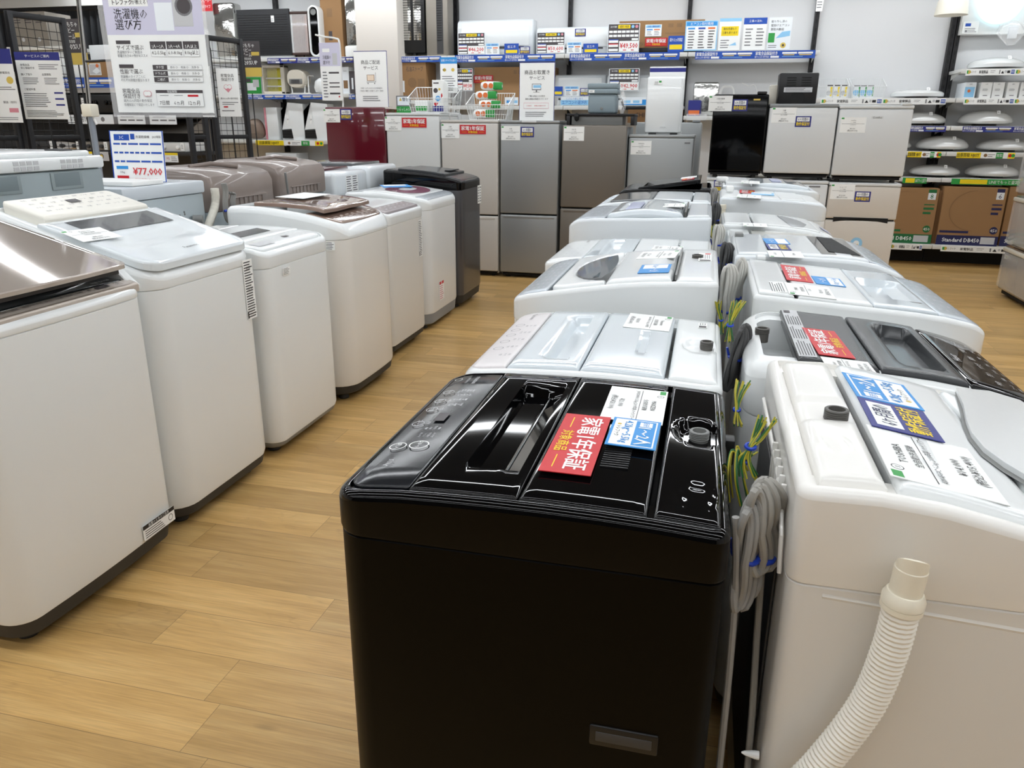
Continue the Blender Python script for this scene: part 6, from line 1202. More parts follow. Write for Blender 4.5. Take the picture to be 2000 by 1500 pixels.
o = thing('plastic_bag', 'clear plastic bag with a black cable hanging beside the cooler box', 'bag', mb); p = atY(1212, 215, 7.05); o.location = (p.x+.01, 7.07, zF5+.0985)
# air purifier
zF6 = z6+.0125
c, w_, h_ = rectY(1262, 150, 1333, 258, 7.08); h_ = FZ(1297, 149, 7.08)-zF6-.02; hw = w_/2
ro = empty('air_purifier', Matrix.Translation((c.x, 7.08, zF6)), 'slim white air purifier standing on the low silver-grey fridge', 'air purifier')
MB().box((-hw-.004, 0, .015), (hw+.004, .13, h_+.018), 'white_plastic', .02, seg=4).build('body', ro); MB().box((-hw+.005, -.006, .02), (hw-.02, -.0005, h_), 'white_plastic', .003).build('front_panel', ro)
for s_ in (-1, 1): MB().box((s_*hw*.6-.03, .01, 0), (s_*hw*.6+.03, .11, .014), 'charcoal', .003).build('foot', ro)
card('lettering', None, None, upright(0, -.0085, .06), .06, .012, 'white_plastic', [TT(.5, .5, .8, 'CORONA', 'p_grey', 'c', .9)], parent=ro); card('price_label', None, None, upright(-hw+.09, -.0085, h_-.03), .07, .03, 'p_white', [('r', .6, 0, .9, .5, 'p_green')]+lines(.1, .6, .1, .9, 3), parent=ro)
sgn('sign', 'white notice with large black characters peeping above the air purifier', 1269, 130, 1339, 158, 7.3, 'p_white', [('r', 0, .02, 1, .08, 'p_navy'), TT(.5, .2, .07, '家電全品', 'p_dark', 'c', .55, .02)], floor=zF6)
# odds and ends on the bay behind the black fridge
za = FZ(1380, 205, 8.7)
mb = MB(); mb.box((-.13, 0, 0), (.13, .05, .34), 'foil', .02); o = thing('foil_bag', 'shiny foil insulated bag behind the black fridge', 'bag', mb); o.location = (FX(1379, 180, 9.0), 9.0, 1.462)
blk('box', 'navy and orange printed box left of the black fridge', 'box', 1344, 196, 1368, 220, 8.9, .12, 'p_navy', .003, floor=1.461, faces=[('r', .05, .65, .95, .95, 'p_orange')])
blk('storage_tray', 'clear plastic tray of cables behind the low silver-grey fridge', 'tray', 1340, 222, 1380, 240, 7.8, .2, 'clear_plastic', .006, floor=FZ(1300, 239, 7.7)+.02)
mb = MB(); mb.tube(smooth_path([Vector((FX(1402, 200, 9), 9, 1.475)), atY(1408, 177, 9), atY(1420, 169, 9), atY(1432, 176, 9), Vector((FX(1437, 200, 9), 9, 1.475))], 6), .012, 'p_white', 8); thing('hose_loop', 'white hose arching up behind the small black fridge', 'hose', mb)
mb = MB(); mb.tube(smooth_path([atY(1449, 162, 9), atY(1462, 168, 9), atY(1476, 170, 9), Vector((FX(1486, 200, 9), 9, 1.467))], 6), .005, 'p_white', 6); thing('cable', 'thin white cable rising behind the small black fridge', 'cable', mb)
c, w_, h_ = rectY(1521, 142, 1597, 202, 6.75); zz8 = FZ(1570, 206, 6.6)+.013; ro = empty('ceiling_heater', Matrix.Translation((c.x, 6.75, zz8)), 'black vented appliance seen from its back on the light grey fridge', 'appliance'); hw = w_/2; h_ = FZ(1560, 142, 6.75)-zz8
MB().box((-hw, 0, 0), (hw, .2, h_), 'black_plastic', .01).build('body', ro); mb = MB()
for q in (-.09, .02):
    for k in range(4): mb.box((q, -.002, h_-.04-k*.018), (q+.07, -.0005, h_-.033-k*.018), 'dark_gap')
mb.build('vent_grille', ro); mb = MB(); mb.lathe([(.055, 0), (.055, .002), (.045, .002), (.045, .0005)], 'dark_gap', n=24, Mx=Matrix.Translation((0, -.0, .045)) @ Matrix.Rotation(PI/2, 4, 'X')); mb.build('fan_opening', ro)
card('rating_label', None, None, upright(0, -.0025, h_*.46), .21, .035, 'p_lgrey', lines(.05, .95, .1, .9, 3, 'p_dark'), parent=ro)
blk('vent_box', 'narrow beige box between the black fridge and the vented appliance', 'box', 1503, 166, 1519, 205, 6.9, .12, 'beige_plastic', .006, floor=zz8)
# bulbs in wire baskets, lamps, boxes
zb_ = 1.636
for k, (a, b) in enumerate(((1599, 1659), (1664, 1731))): basket(('left', 'right')[k]+' white wire basket of light bulbs on the upper shelf', a, 151, b, 190, 8.9, zb_, D=.25, flare=.02, group='bulb baskets')
for k, px in enumerate((1615, 1629, 1643)): blk('bulb_box', 'yellow and white light bulb box in the left wire basket', 'box', px, 166, px+11, 187, 8.94, .05, 'p_white', .002, 'yellow bulb boxes', floor=zb_+.008, faces=[('r', .6, .1, 1, .9, 'p_yellow'), ('c', .35, .65, .2, 'p_lgrey'), ('r', 0, 0, 1, .12, 'p_dark')])
for k, px in enumerate((1667, 1680, 1694)): blk('bulb_box', 'blue and white light bulb box in the right wire basket', 'box', px, 167, px+12, 187, 8.94, .05, 'p_pale', .002, 'blue bulb boxes', floor=zb_+.008, faces=[('r', .8, .1, 1, .9, 'p_green'), ('c', .4, .6, .25, 'p_sky'), ('r', 0, 0, 1, .12, 'p_dark')])
def dome(label, px0, px1, pyb, z, Y=9.02, hh=.12, rim=False, base=True):
    p = atY((px0+px1)/2, pyb, Y); w_ = (FX(px1, pyb, Y)-FX(px0, pyb, Y))/2; w_ = min(w_, .245)
    ro = empty('ceiling_lamp', Matrix.Translation((p.x, 9.1, z+.001)), label, 'ceiling lamp', 'round ceiling lamps on the shelves')
    pr = [(w_*.9, .02), (w_*.98, .032), (w_, .045)] + [(w_*math.cos(a), .045+(hh-.045)*math.sin(a)) for a in [PI/2*k/8 for k in range(1, 8)]]+[(.002, hh)]
    MB().lathe(pr, 'lens_white', n=40).build('cover', ro); MB().lathe([(w_*.45, 0), (w_*.45, .02)], 'black_plastic', n=24).build('base', ro)
    if rim: MB().lathe([(w_*.93, .015), (w_*1.0, .018), (w_*1.01, .046), (w_*.96, .048)], 'white_plastic', n=40).build('rim', ro)
    card('price_label', None, None, Matrix.Translation((.06, -w_*.72, hh*.72+.02)) @ Matrix.Rotation(math.radians(50), 4, 'X'), .03, .04, 'p_white', lines(.2, .8, .2, .8, 2), parent=ro)
dome('flat rimmed round lamp beside the wire baskets', 1737, 1850, 190, 1.636, rim=True, hh=.09)
dome('rimmed round lamp on the highest shelf at the right edge', 1890, 2005, 139, 1.901, rim=True, hh=.115)
dome('round lamp partly hidden by the white fridge on the blue railed shelf', 1745, 1850, 243, 1.376, hh=.13)
dome('wide round lamp on the blue railed shelf at the right edge', 1861, 1992, 245, 1.376, hh=.15)
dome('round lamp mostly hidden behind the fridge on the yellow railed shelf', 1675, 1786, 295, 1.131)
dome('round domed lamp in the middle of the yellow railed shelf', 1784, 1899, 296, 1.131, hh=.15)
dome('round grey-white lamp at the right of the yellow railed shelf', 1905, 2020, 297, 1.131, hh=.125)
dome('round lamp mostly hidden behind the fridge on the green railed shelf', 1664, 1775, 345, .876)
dome('flattened round lamp in the middle of the green railed shelf', 1776, 1876, 346, .876, hh=.12)
dome('flattened round lamp at the right of the green railed shelf', 1884, 1995, 348, .876, hh=.14)
blk('carton', 'pale blue printed lamp box at the left of the boxed lamps', 'box', 1884, 161, 1905, 194, 8.92, .3, 'p_pale', .003, floor=1.636, faces=[('r', .0, .3, .9, .95, 'p_sky'), ('c', .4, .55, .1, 'p_orange'), TT(.5, .12, .1, 'LED', 'p_grey')])
for k, px in enumerate((1914, 1938, 1966, 1992)): blk('carton', ('plain white lamp box, first right of the pale blue printed box', 'plain white lamp box, second right of the pale blue printed box', 'plain white lamp box, third right of the pale blue printed box', 'plain white lamp box cut off by the right edge')[k], 'box', px, 161, px+22, 195, 8.92, .25, 'p_white', .003, 'white lamp boxes', floor=1.636, faces=[TT(.5, .12, .08, 'LED', 'p_grey')]+lines(.2, .8, .4, .55, 3)+[('r', .3, .82, .7, .86, 'p_dark')])
def bigbox(label, a, b, col, num, Y=8.8, top=367, tx=True, n2=None):
    blk('carton', label, 'box', a, top, b, 474, Y, .25, 'cardboard', .004, floor=.216, faces=[('r', 0, .83, 1, 1, col), TT(.4, .91, .08, 'Standard DB450', 'p_white', 'c', .6, .02), ('r', .72, .85, .95, .97, 'p_lgrey'), ('r', .84, .05, .96, .2, 'p_pale'), ('r', .84, .02, .96, .08, col), TT(.9, .14, .1, num, col), ('r', .8, .28, .96, .3, col), ('r', .8, .34, .96, .38, col), ('r', .8, .42, .92, .46, col), ('c', .9, .73, .065, col), TT(.9, .73, .06, '450', 'p_white'), ('r', .03, .75, .5, .79, col)]+[('p', [(.55+.42*math.cos(t)*.975, .4+.35*math.sin(t)*.975), (.55+.42*math.cos(t+.1)*.975, .4+.35*math.sin(t+.1)*.975), (.55+.42*math.cos(t+.1), .4+.35*math.sin(t+.1)), (.55+.42*math.cos(t), .4+.35*math.sin(t))], 'p_tan') for t in [PI/2+.1*k for k in range(31)]])
bigbox('cardboard carton with a green band on the bottom shelf', 1700, 1826, 'p_dgreen', '8', top=368)
bigbox('cardboard carton with a navy band on the bottom shelf', 1836, 1958, 'p_dnavy', '6')
bigbox('cardboard carton with a navy band half behind the bronze fridge', 1962, 2060, 'p_dnavy', '6', Y=8.85)
blk('carton', 'thin brown carton edge between the green and navy banded cartons', 'box', 1827, 373, 1834, 474, 8.85, .25, 'cardboard_dark', .002, floor=.216)
# hanging lamps at the right
p = atY(1857, 30, 8.9); r_ = (FX(1890, 30, 8.9)-FX(1825, 30, 8.9))/2
ro = empty('pendant_lamp', Matrix.Translation((p.x, 8.9, p.z)), 'cream bell-shaped pendant lamp hanging at the top right', 'pendant lamp'); MB().lathe([(r_, 0), (r_*.98, .03), (r_*.9, .12), (r_*.7, .22), (r_*.35, .3), (.03, .33)], 'shade_cream', n=36).build('lamp_shade', ro)
MB().rod((0, 0, .32), (0, 0, CEIL-p.z), .004, 'p_white').build('cord', ro)
MB().lathe([(.002, .03), (.03, .05), (.03, .1), (.015, .14)], 'p_white', n=14).build('bulb', ro)
ro = empty('ceiling_lamp', Matrix.Translation((*atY(1955, 2, 9.15).xz[:1], 9.15, atY(1955, 2, 9.15).z)), 'glowing round lamp mounted on the display wall at the top right', 'ceiling lamp'); r_ = (FX(2000, 5, 9.15)-FX(1910, 5, 9.15))/2
Mx = Matrix.Rotation(PI/2, 4, 'X'); MB().lathe([(r_, -.02), (r_, .02), (r_*.9, .05), (r_*.6, .075), (.002, .085)], 'lamp_ring', n=40, Mx=Mx).build('cover', ro); MB().lathe([(r_*.5, -.15), (r_*.5, -.02)], 'p_white', n=24, Mx=Mx).build('base', ro)
mb = MB(); a, b = atY(1872, 68, 9.2), atY(2080, 68, 9.2); mb.box((a.x+.01, 9.2, a.z), (PX[5]-.05, 9.27, CEIL-.004), 'p_white', .003); thing('display_board', 'white display board behind the glowing round lamp', 'board', mb)
sgn('sign', 'small white card in a clear holder under the glowing lamp', 1880, 42, 1911, 66, 9.18, 'p_white', [('r', .15, .15, .5, .4, 'p_royal'), ('c', .25, .8, .08, 'p_grey')]+lines(.15, .9, .5, .9, 3), 'sign card')
mb = MB(); P = [sup(r_*1.4, r_, z, 0, 18, 2.3) for z, r_ in ((0, .01), (.04, .07), (.1, .09), (.16, .06), (.22, .02))]; mb.rings([[Vector((q.x+.02*math.sin(5*q.z*20+i*2), q.z*.4, -q.y)) for q in r_] for i, r_ in enumerate(P)], 'film'); mb.box((-.03, -.01, -.16), (.05, .01, -.05), 'p_pale', .005)
o = thing('plastic_bag', 'crumpled clear plastic bag of parts hanging below the glowing lamp', 'bag', mb); p = atY(1980, 40, 9.05); o.location = (p.x, 9.05, p.z)
mb = MB(); o = sgn('sign', 'white leaflet hanging from the ceiling above the vented appliance', 1596, -30, 1609, 22, 8.8, 'p_white', lines(.1, .9, .1, .9, 8), 'sign', top=CEIL)

# ================================================= left side: gondola with stoves
GY = 6.2
zt1, zt2, zt3 = FZ(170, 151, GY), FZ(250, 224, GY), FZ(250, 296, GY)
x1g = FX(364, 250, GY); x0g = -7.2
ro = empty('shelving_unit', Matrix.Translation(((x0g+x1g)/2, GY+.5, 0)), 'low shelving with gas stoves behind the wire mesh panels', 'shelving'); hw = (x1g-x0g)/2; PMg = ro.matrix_basis.copy()
for x in (-hw+.03, FX(172, 150, GY)-(x0g+x1g)/2, hw-.03): MB().box((x-.025, -.06, 0), (x+.025, 0, 2.0), 'black_frame').build('upright', ro)
MB().box((-hw, -.02, 0), (hw, -.0, 1.5), mat('gondola_back', '4a4a4b', .6)).build('back_panel', ro)
for z in (zt1, zt2, zt3): 
    s = MB().box((-hw, -.5, z-.03), (hw, -.061, z), mat('shelf_dark', '2c2c2d', .5), .003).build('shelf', ro)
    if z == zt1: a, b = FX(121, 160, GY-.01), FX(222, 160, GY-.01); card('price_rail', None, None, upright((a+b)/2, GY-.008, z-.045), b-a, .085, 'p_royal', d_banner(1), parent=s, PM=PMg, eps=.0008)
    if z == zt2: a, b = FX(132, 232, GY-.01), FX(344, 232, GY-.01); card('price_rail', None, None, upright((a+b)/2, GY-.008, z-.04), b-a, .08, 'p_pale', [TT(.12, .5, .5, '家電の選び方', 'p_dark', 'c', .2), ('c', .33, .5, .25, 'p_grey'), ('r', .43, 0, .47, 1, 'p_grey'), ('r', .72, 0, .76, 1, 'p_grey')]+[('r', .49+.075*k, .5, .55+.075*k, .65, 'p_grey') for k in range(3)]+[('r', .78+.075*k, .5, .84+.075*k, .65, 'p_grey') for k in range(3)]+[('r', .5, .2, .62, .25, 'p_dark'), ('r', .79, .2, .91, .25, 'p_dark')], parent=s, PM=PMg, eps=.0008)
    if z == zt3:
        for a, b in ((155, 182), (312, 347)):
            xa_, xb_ = FX(a, 305, GY-.01), FX(b, 305, GY-.01); card('price_tag', None, None, upright((xa_+xb_)/2, GY-.008, z-.045), xb_-xa_, .08, 'p_pale', [('r', 0, 0, 1, .25, 'p_yellow'), TT(.2, .65, .35, '2', 'p_dark'), TT(.45, .6, .3, '9%', 'p_red')]+lines(.62, .95, .35, .9, 3), parent=s, PM=PMg, eps=.0008)
        xa_, xb_ = FX(184, 305, GY-.01), FX(212, 305, GY-.01); card('price_tag', None, None, upright((xa_+xb_)/2, GY-.008, z-.045), xb_-xa_, .08, 'p_lgrey', [('c', .5, .5, .3, 'p_dark'), ('c', .5, .5, .2, 'p_gold')], parent=s, PM=PMg, eps=.0008)
blk('carton', 'brown carton with a photo of a knife block on the stove shelving', 'box', 170, 121, 220, 150, GY+.05, .18, 'cardboard', .004, floor=zt1, faces=[('r', .08, .1, .55, .85, 'p_white'), ('r', .1, .15, .53, .8, 'p_lgrey'), ('p', [(.2, .6), (.4, .35), (.52, .6), (.35, .78)], 'p_pale'), ('c', .42, .25, .12, 'p_orange')])
blk('box', 'white flat appliance left of the brown photo carton', 'box', 130, 128, 168, 150, GY+.06, .22, 'p_white', .01, floor=zt1)
blk('box', 'large white box behind the mesh above the brown photo carton', 'box', 175, 88, 225, 121, GY+.25, .15, 'p_pale', .006, floor=zt1)
# stoves
for k, (a, b) in enumerate(((60, 152), (154, 240), (242, 330))):
    c, w_, h_ = rectY(a, 176, b, 222, GY+.02); ro = empty('gas_stove', Matrix.Translation((c.x, GY+.02, zt2+.001)), ('black gas stove at the left behind the service notice', 'black gas stove with two knobs left of the large board', 'black gas stove hidden behind the large board')[k], 'gas stove', 'black gas stoves'); hw = w_/2-.005
    MB().box((-hw, 0, .01), (hw, .42, .17), 'black_plastic', .01).build('body', ro); MB().box((-hw, .05, .171), (hw, .4, .185), 'black_gloss', .004).build('top_plate', ro)
    for x in (-.1, -.05, .06, .11): mb = MB(); mb.lathe([(.02, 0), (.018, .02), (.012, .022)], 'black_gloss', n=16, Mx=Matrix.Translation((x, -.0, .1)) @ Matrix.Rotation(PI/2, 4, 'X')); mb.build('knob', ro)
    card('price_label', None, None, upright(-hw+.04, -.003, .1), .035, .08, 'p_white', lines(.2, .8, .2, .8, 3), parent=ro)
for k, (a, b, m) in enumerate(((62, 106, 'charcoal'), (108, 158, 'chrome'), (160, 212, 'taupe_metal'), (306, 362, 'shelf_white'))):
    c, w_, h_ = rectY(a, 268, b, 292, GY+.03); ro = empty('cooktop', Matrix.Translation((c.x, GY+.03, zt3+.001)), ('dark table stove at the left end of the lower stove shelf', 'shiny silver table stove left of the sign pole', 'taupe table stove behind the sign pole', 'white table stove with black burner grates, right of the price board')[k], 'gas stove', 'table stoves on the lower shelf'); hw = w_/2-.004
    MB().box((-hw, 0, 0), (hw, .32, .08), m, .012).build('body', ro)
    for x in (-hw*.5, hw*.5):
        mb = MB(); 
        for q in range(5): t = 2*PI*q/5; mb.rod((x+.02*math.cos(t), .2+.02*math.sin(t), .085), (x+.07*math.cos(t), .2+.07*math.sin(t), .095), .004, 'dark_gap')
        mb.lathe([(.03, .08), (.03, .09), (.01, .092)], 'dark_gap', (x, .2, 0), 12); mb.build('burner', ro)
        mb = MB(); mb.lathe([(.018, 0), (.016, .02), (.01, .022)], 'p_white' if k == 3 else 'charcoal', n=14, Mx=Matrix.Translation((x, 0, .04)) @ Matrix.Rotation(PI/2, 4, 'X')); mb.build('knob', ro)
    card('price_label', None, None, upright(hw-.03, -.003, .045), .035, .07, 'p_white', lines(.2, .8, .2, .8, 3), parent=ro)
# slanted dark hood
c0, c1 = atY(222, 232, GY+.1), atY(366, 232, GY+.1)
mb = MB(); q = lambda x: [Vector((x, GY+.08, zt3+.16)), Vector((x, GY+.42, zt3+.16)), Vector((x, GY+.42, zt2-.035)), Vector((x, GY+.3, zt2-.035))]
mb.rings([q(c0.x), q(c1.x)], 'taupe_metal'); mb.box((c0.x, GY+.4, zt3+.001), (c0.x+.03, GY+.43, zt3+.16), 'taupe_metal'); mb.box((c1.x-.03, GY+.4, zt3+.001), (c1.x, GY+.43, zt3+.16), 'taupe_metal'); thing('range_hood', 'slanted dark taupe range hood behind the price board', 'range hood', mb)
# things above, seen through the mesh
blk('cabinet_heater', 'taupe steel cabinet appliance behind the top of the left mesh panel', 'appliance', 22, 24, 92, 92, GY, .3, 'taupe_metal', .006, floor=atY(22, 92, GY).z, faces=[('r', .12+.3*i, .08+.07*j, .3+.3*i, .11+.07*j, 'p_dark') for i in range(3) for j in range(4)]+[('c', .3, .8, .06, 'p_lgrey'), ('c', .75, .8, .06, 'p_lgrey')])
blk('microwave', 'white boxy appliance under the taupe cabinet behind the left mesh panel', 'appliance', 30, 100, 119, 150, GY+.02, .35, 'white_plastic', .02, floor=zt1)
mb = MB(); a = atY(22, 92, GY); b = atY(130, 92, GY); mb.box((a.x-.3, GY-.02, a.z-.03), (b.x, GY+.42, a.z-.001), 'shelf_white', .003); mb.box((a.x-.25, GY+.44, zt1+.001), (a.x-.2, GY+.47, a.z-.03), 'upright'); mb.box((b.x-.1, GY+.44, zt1+.001), (b.x-.05, GY+.47, a.z-.03), 'upright'); thing('display_shelf', 'upper white shelf board carrying the taupe cabinet', 'shelf', mb)
# curtain and lintel
mb = MB(); xa_, xb_ = FX(-60, 40, 8.6), FX(216, 40, 8.6); n = 150; vs = []
for j, z in enumerate((1.95, 2.35, 2.56, 2.62)):
    for i in range(n+1):
        t = i/n; vs.append((xa_+(xb_-xa_)*t, 8.6+(.045 if j < 2 else .02)*math.sin(t*n*.9)*(1 if j < 3 else .6), z))
mb.add(vs, [(j*(n+1)+i, j*(n+1)+i+1, (j+1)*(n+1)+i+1, (j+1)*(n+1)+i) for j in range(3) for i in range(n)], 'curtain'); o = thing('curtain', 'dark grey pleated curtain at the upper left', 'curtain', mb, angle=60)
mb = MB(); mb.box((xa_, 8.55, 2.625), (xb_+.3, 8.65, 2.66), 'black_frame'); thing('curtain_rail', 'black rail holding the dark pleated curtain', 'rail', mb)
struct(MB().box((xa_, 8.54, 2.662), (xb_+.3, YW1, CEIL), 'p_white').build('trim_1'))
# mesh panels
def meshpanel(label, p0, p1, zt, zb, cell=.05, legs=.1):
    d = (p1-p0); L = d.length; ang = math.atan2(d.y, d.x)
    ro = empty('wire_mesh_panel', Matrix.Translation((p0.x, p0.y, 0)) @ Matrix.Rotation(ang, 4, 'Z'), label, 'mesh panel', 'wire mesh display panels')
    mb = MB()
    for a in (((-.017, -.017, 0), (.017, .017, zt)), ((L-.017, -.017, 0), (L+.017, .017, zt)), ((0, -.015, zt-.035), (L, .015, zt)), ((0, -.015, zb), (L, .015, zb+.03)), ((0, -.015, 1.24), (L, .015, 1.27)), ((-.02, -legs, 0), (.02, legs, .03)), ((L-.02, -legs, 0), (L+.02, legs, .03))): mb.box(*a, 'black_frame', .003)
    mb.build('frame', ro); mb = MB(); n = int(L/cell)
    for k in range(1, n): mb.rod((L*k/n, .0, zb+.03), (L*k/n, 0, zt-.035), .002, 'black_frame', 4)
    for k in range(1, int((zt-zb)/cell)): mb.rod((.02, .004, zb+k*cell), (L-.02, .004, zb+k*cell), .002, 'black_frame', 4)
    mb.build('wire_mesh', ro); return ro, ang
p1 = atY(130, 33, 4.6); p1 = Vector((p1.x-.04, 4.6, 0)); p0 = Vector((atY(20, 50, 4.25).x, 4.25, 0))
meshpanel('wire mesh panel at the left edge holding the service notice', p0, p1, 1.99, .3)
pm = Vector((FX(-90, 50, 3.95), 3.95, 0)); meshpanel('wire mesh panel cut off by the left edge', pm, p0-Vector((.05, .04, 0)), 2.0, .3)
q1 = Vector((FX(468, 85, 5.6), 5.6, 0)); q0 = Vector((FX(402, 75, 5.3), 5.3, 0))
meshpanel('wire mesh panel right of the large board with the heart sign', q0, q1, 1.95, .3)
q2 = Vector((FX(352, 85, 5.1), 5.1, 0)); meshpanel('wire mesh panel mostly hidden behind the large board', q2, q2+(q0-q2)*.6, 1.9, .3)
HEART = [('c', .4, .38, .05, 'p_pink'), ('c', .56, .38, .05, 'p_pink'), ('p', [(.28, .4), (.48, .5), (.68, .4)], 'p_pink'), ('c', .4, .38, .042, 'p_white'), ('c', .56, .38, .042, 'p_white')]
sgn('sign', 'white service notice with a navy heading on the left mesh panel', 46, 104, 118, 232, 4.25, 'p_white', [('r', 0, 0, 1, .12, 'p_navy'), TT(.5, .06, .04, 'サービスのご案内', 'p_white', 'c', .6), TT(.2, .19, .03, '家電全品', 'p_dark'), TT(.25, .235, .03, '安心保証付き', 'p_dark'), TT(.2, .33, .03, '購入下取り', 'p_dark'), TT(.65, .33, .03, '出張買取', 'p_dark'), TT(.22, .55, .03, 'ご配送料金', 'p_dark'), ('r', .75, .59, .95, .615, 'p_navy'), ('r', .75, .68, .95, .705, 'p_navy'), ('r', .75, .77, .95, .795, 'p_navy')]+lines(.5, .95, .17, .26, 3)+lines(.1, .45, .37, .48, 4)+lines(.58, .92, .37, .48, 4)+lines(.06, .7, .6, .82, 7)+lines(.06, .95, .86, .97, 5), rot=.25, stem=.001)
sgn('sign', 'white notice with a navy heading cut off by the left edge', -50, 98, 24, 238, 4.1, 'p_white', [('r', 0, 0, 1, .2, 'p_navy'), TT(.8, .32, .03, '家電貸出', 'p_dark'), ('c', .88, .42, .05, 'p_gold'), TT(.8, .72, .03, '配送（有料）', 'p_dark'), ('r', .75, .8, .95, .86, 'p_pink')]+lines(.6, .97, .5, .56, 2)+lines(.5, .97, .92, .97, 2), rot=.25, stem=.001)
D20 = [('r', 0, 0, 1, .72, 'p_dark'), TT(.14, .12, .11, 'おもちゃ', 'p_white', 'l', .6), TT(.14, .25, .11, 'ホビー', 'p_white', 'l', .45), TT(.14, .38, .11, 'ゲーム', 'p_white', 'l', .45), TT(.2, .49, .06, '買取金額', 'p_white', 'l', .35), TT(.52, .6, .13, '20%UP', 'p_white', 'c', .8, .02), ('r', .58, .3, .95, .4, 'p_gold'), ('r', .0, .74, 1, 1, 'p_gold')]
sgn('sign', 'dark toy buying poster reading 20%UP behind the left mesh panel', 123, 38, 167, 126, 4.75, 'p_dark', D20, stem=.001)
sgn('sign', 'dark toy buying poster reading 20%UP beside the heart sign', 468, 81, 509, 150, 5.7, 'p_dark', D20)
sgn('sign', 'green poster with white appliances under the second toy buying poster', 471, 151, 510, 183, 5.7, 'p_green', [('r', .3, .35, .75, .8, 'p_pale'), ('r', .6, .15, .9, .6, 'p_lgrey'), ('r', .2, .08, .5, .3, 'p_dark'), ('c', .15, .7, .1, 'p_pale')], stem=.001)
sgn('sign', 'white all appliances guaranteed sign with a small heart', 428, 134, 466, 228, 5.35, 'p_white', [TT(.5, .15, .06, '家電全品', 'p_dark', 'c', .6), TT(.5, .23, .06, '保証付き', 'p_dark', 'c', .6)]+HEART+[TT(.5, .62, .035, '最大12ヵ月の動作保証', 'p_dark', 'c', .8), ('r', .2, .78, .4, .81, 'p_red')]+lines(.15, .9, .68, .76, 2)+lines(.1, .9, .85, .9, 1), rot=.2, stem=.001)
sgn('sign', 'narrow white sheet half hidden between the large board and the mesh', 392, 130, 413, 228, 5.0, 'p_white', lines(.55, .95, .6, .95, 8), rot=.2, stem=.001)
# large board on its pole
BY = 3.42
c, w_, h_ = rectY(216, -110, 390, 219, BY); zb0 = FZ(310, 220, BY); bt = FZ(310, -120, BY); h_ = bt-zb0; top = FZ(300, 67, BY); vb = (bt-top)/h_
V = lambda py: (bt-FZ(310, py, BY))/h_
ro = empty('sign_board', Matrix.Translation((c.x, BY, zb0)), 'large white and lavender board on choosing a washing machine', 'sign')
it = [('r', 0, 0, 1, V(68), 'p_lav'), ('r', .06, V(-24), .46, V(12), 'p_white'), TT(.2, V(4), .028, 'トレファク', 'p_black', 'c', .2, .02), TT(.38, V(4), .022, 'が教える！', 'p_black', 'c', .16), TT(.1, V(27), .055, '洗濯機の', 'p_black', 'l', .34), TT(.1, V(48), .055, '選び方', 'p_black', 'l', .27),
      ('r', .52, V(5), .7, V(60), 'p_pale'), ('r', .705, V(-10), .9, V(52), 'p_lgrey'), ('c', .82, V(12), .058, 'p_grey'), ('c', .82, V(12), .045, 'p_dark'),
      ('r', .08, V(79), .23, V(86), 'p_dark'), TT(.08, V(93), .026, 'サイズで選ぶ', 'p_dark', 'l', .28)]+[TT(.08, V(102), .016, '洗濯物が多いご家庭は', 'p_grey', 'l', .26), TT(.08, V(109), .016, '容量が大きめの物がおススメ', 'p_grey', 'l', .31)]
for k, (s1, s2) in enumerate((('1人～2人', '4.2-5.5kg'), ('3人～4人', '6.0-8.0kg'), ('5人以上', '8.0kg以上'))):
    a = .43+.17*k; it += [('r', a, V(81), a+.16, V(96), 'p_dark'), ('r', a, V(96), a+.16, V(111), 'p_lgrey'), ('r', a+.003, V(96.5), a+.157, V(110.5), 'p_white'), TT(a+.08, V(91), .02, s1, 'p_white', 'c', .12), TT(a+.08, V(103), .024, s2, 'p_dark', 'c', .14)]
it += [('r', .08, V(126), .23, V(133), 'p_dark'), TT(.08, V(140), .026, '性能で選ぶ', 'p_dark', 'l', .24)]+[TT(.08, V(150), .016, '洗濯機のタイプごとに', 'p_grey', 'l', .26), TT(.08, V(157), .016, 'それぞれ特徴が異なります', 'p_grey', 'l', .3)]
for k in range(3):
    v = V(127+12*k); v2 = V(136.5+12*k); it += [('r', .43, v, .94, v2, 'p_lgrey'), ('r', .433, v+.002, .937, v2-.002, 'p_white'), ('r', .43, v, .58, v2, 'p_dark'), TT(.505, (v+v2)/2, .015, ('タテ型', 'ドラム式', '二槽式')[k], 'p_white'), TT(.65, (v+v2)/2, .013, '節水 ○', 'p_grey'), TT(.76, (v+v2)/2, .013, '乾燥 ○', 'p_grey'), TT(.87, (v+v2)/2, .013, '洗浄 ◎', 'p_grey')]
it += [TT(.08, V(178), .026, '家電全品', 'p_dark', 'l', .18), TT(.08, V(188), .026, '保証付き', 'p_dark', 'l', .18), ('c', .325, V(183), .018, 'p_pink'), ('c', .355, V(183), .018, 'p_pink'), ('c', .325, V(183), .015, 'p_white'), ('c', .355, V(183), .015, 'p_white')]+[TT(.08, V(197), .016, '最大12ヵ月間の動作保証', 'p_grey', 'l', .3), TT(.08, V(205), .016, '各種保証にて保証いたします', 'p_grey', 'l', .32)]
it += [('r', .43, V(176), .92, V(208), 'p_lgrey'), ('r', .433, V(176.5), .917, V(207.5), 'p_white'), ('r', .43, V(176), .92, V(182), 'p_dark'), TT(.6, V(179), .014, '保証期間', 'p_white'), TT(.51, V(201), .024, '7日間', 'p_dark', 'c', .1), TT(.66, V(201), .024, '6ヵ月', 'p_dark', 'c', .1), TT(.82, V(201), .026, '12ヵ月', 'p_dark', 'c', .12), ('r', .76, V(185), .87, V(189), 'p_red'), ('r', .47, V(186), .56, V(187), 'p_grey'), ('r', .62, V(186), .71, V(187), 'p_grey')]
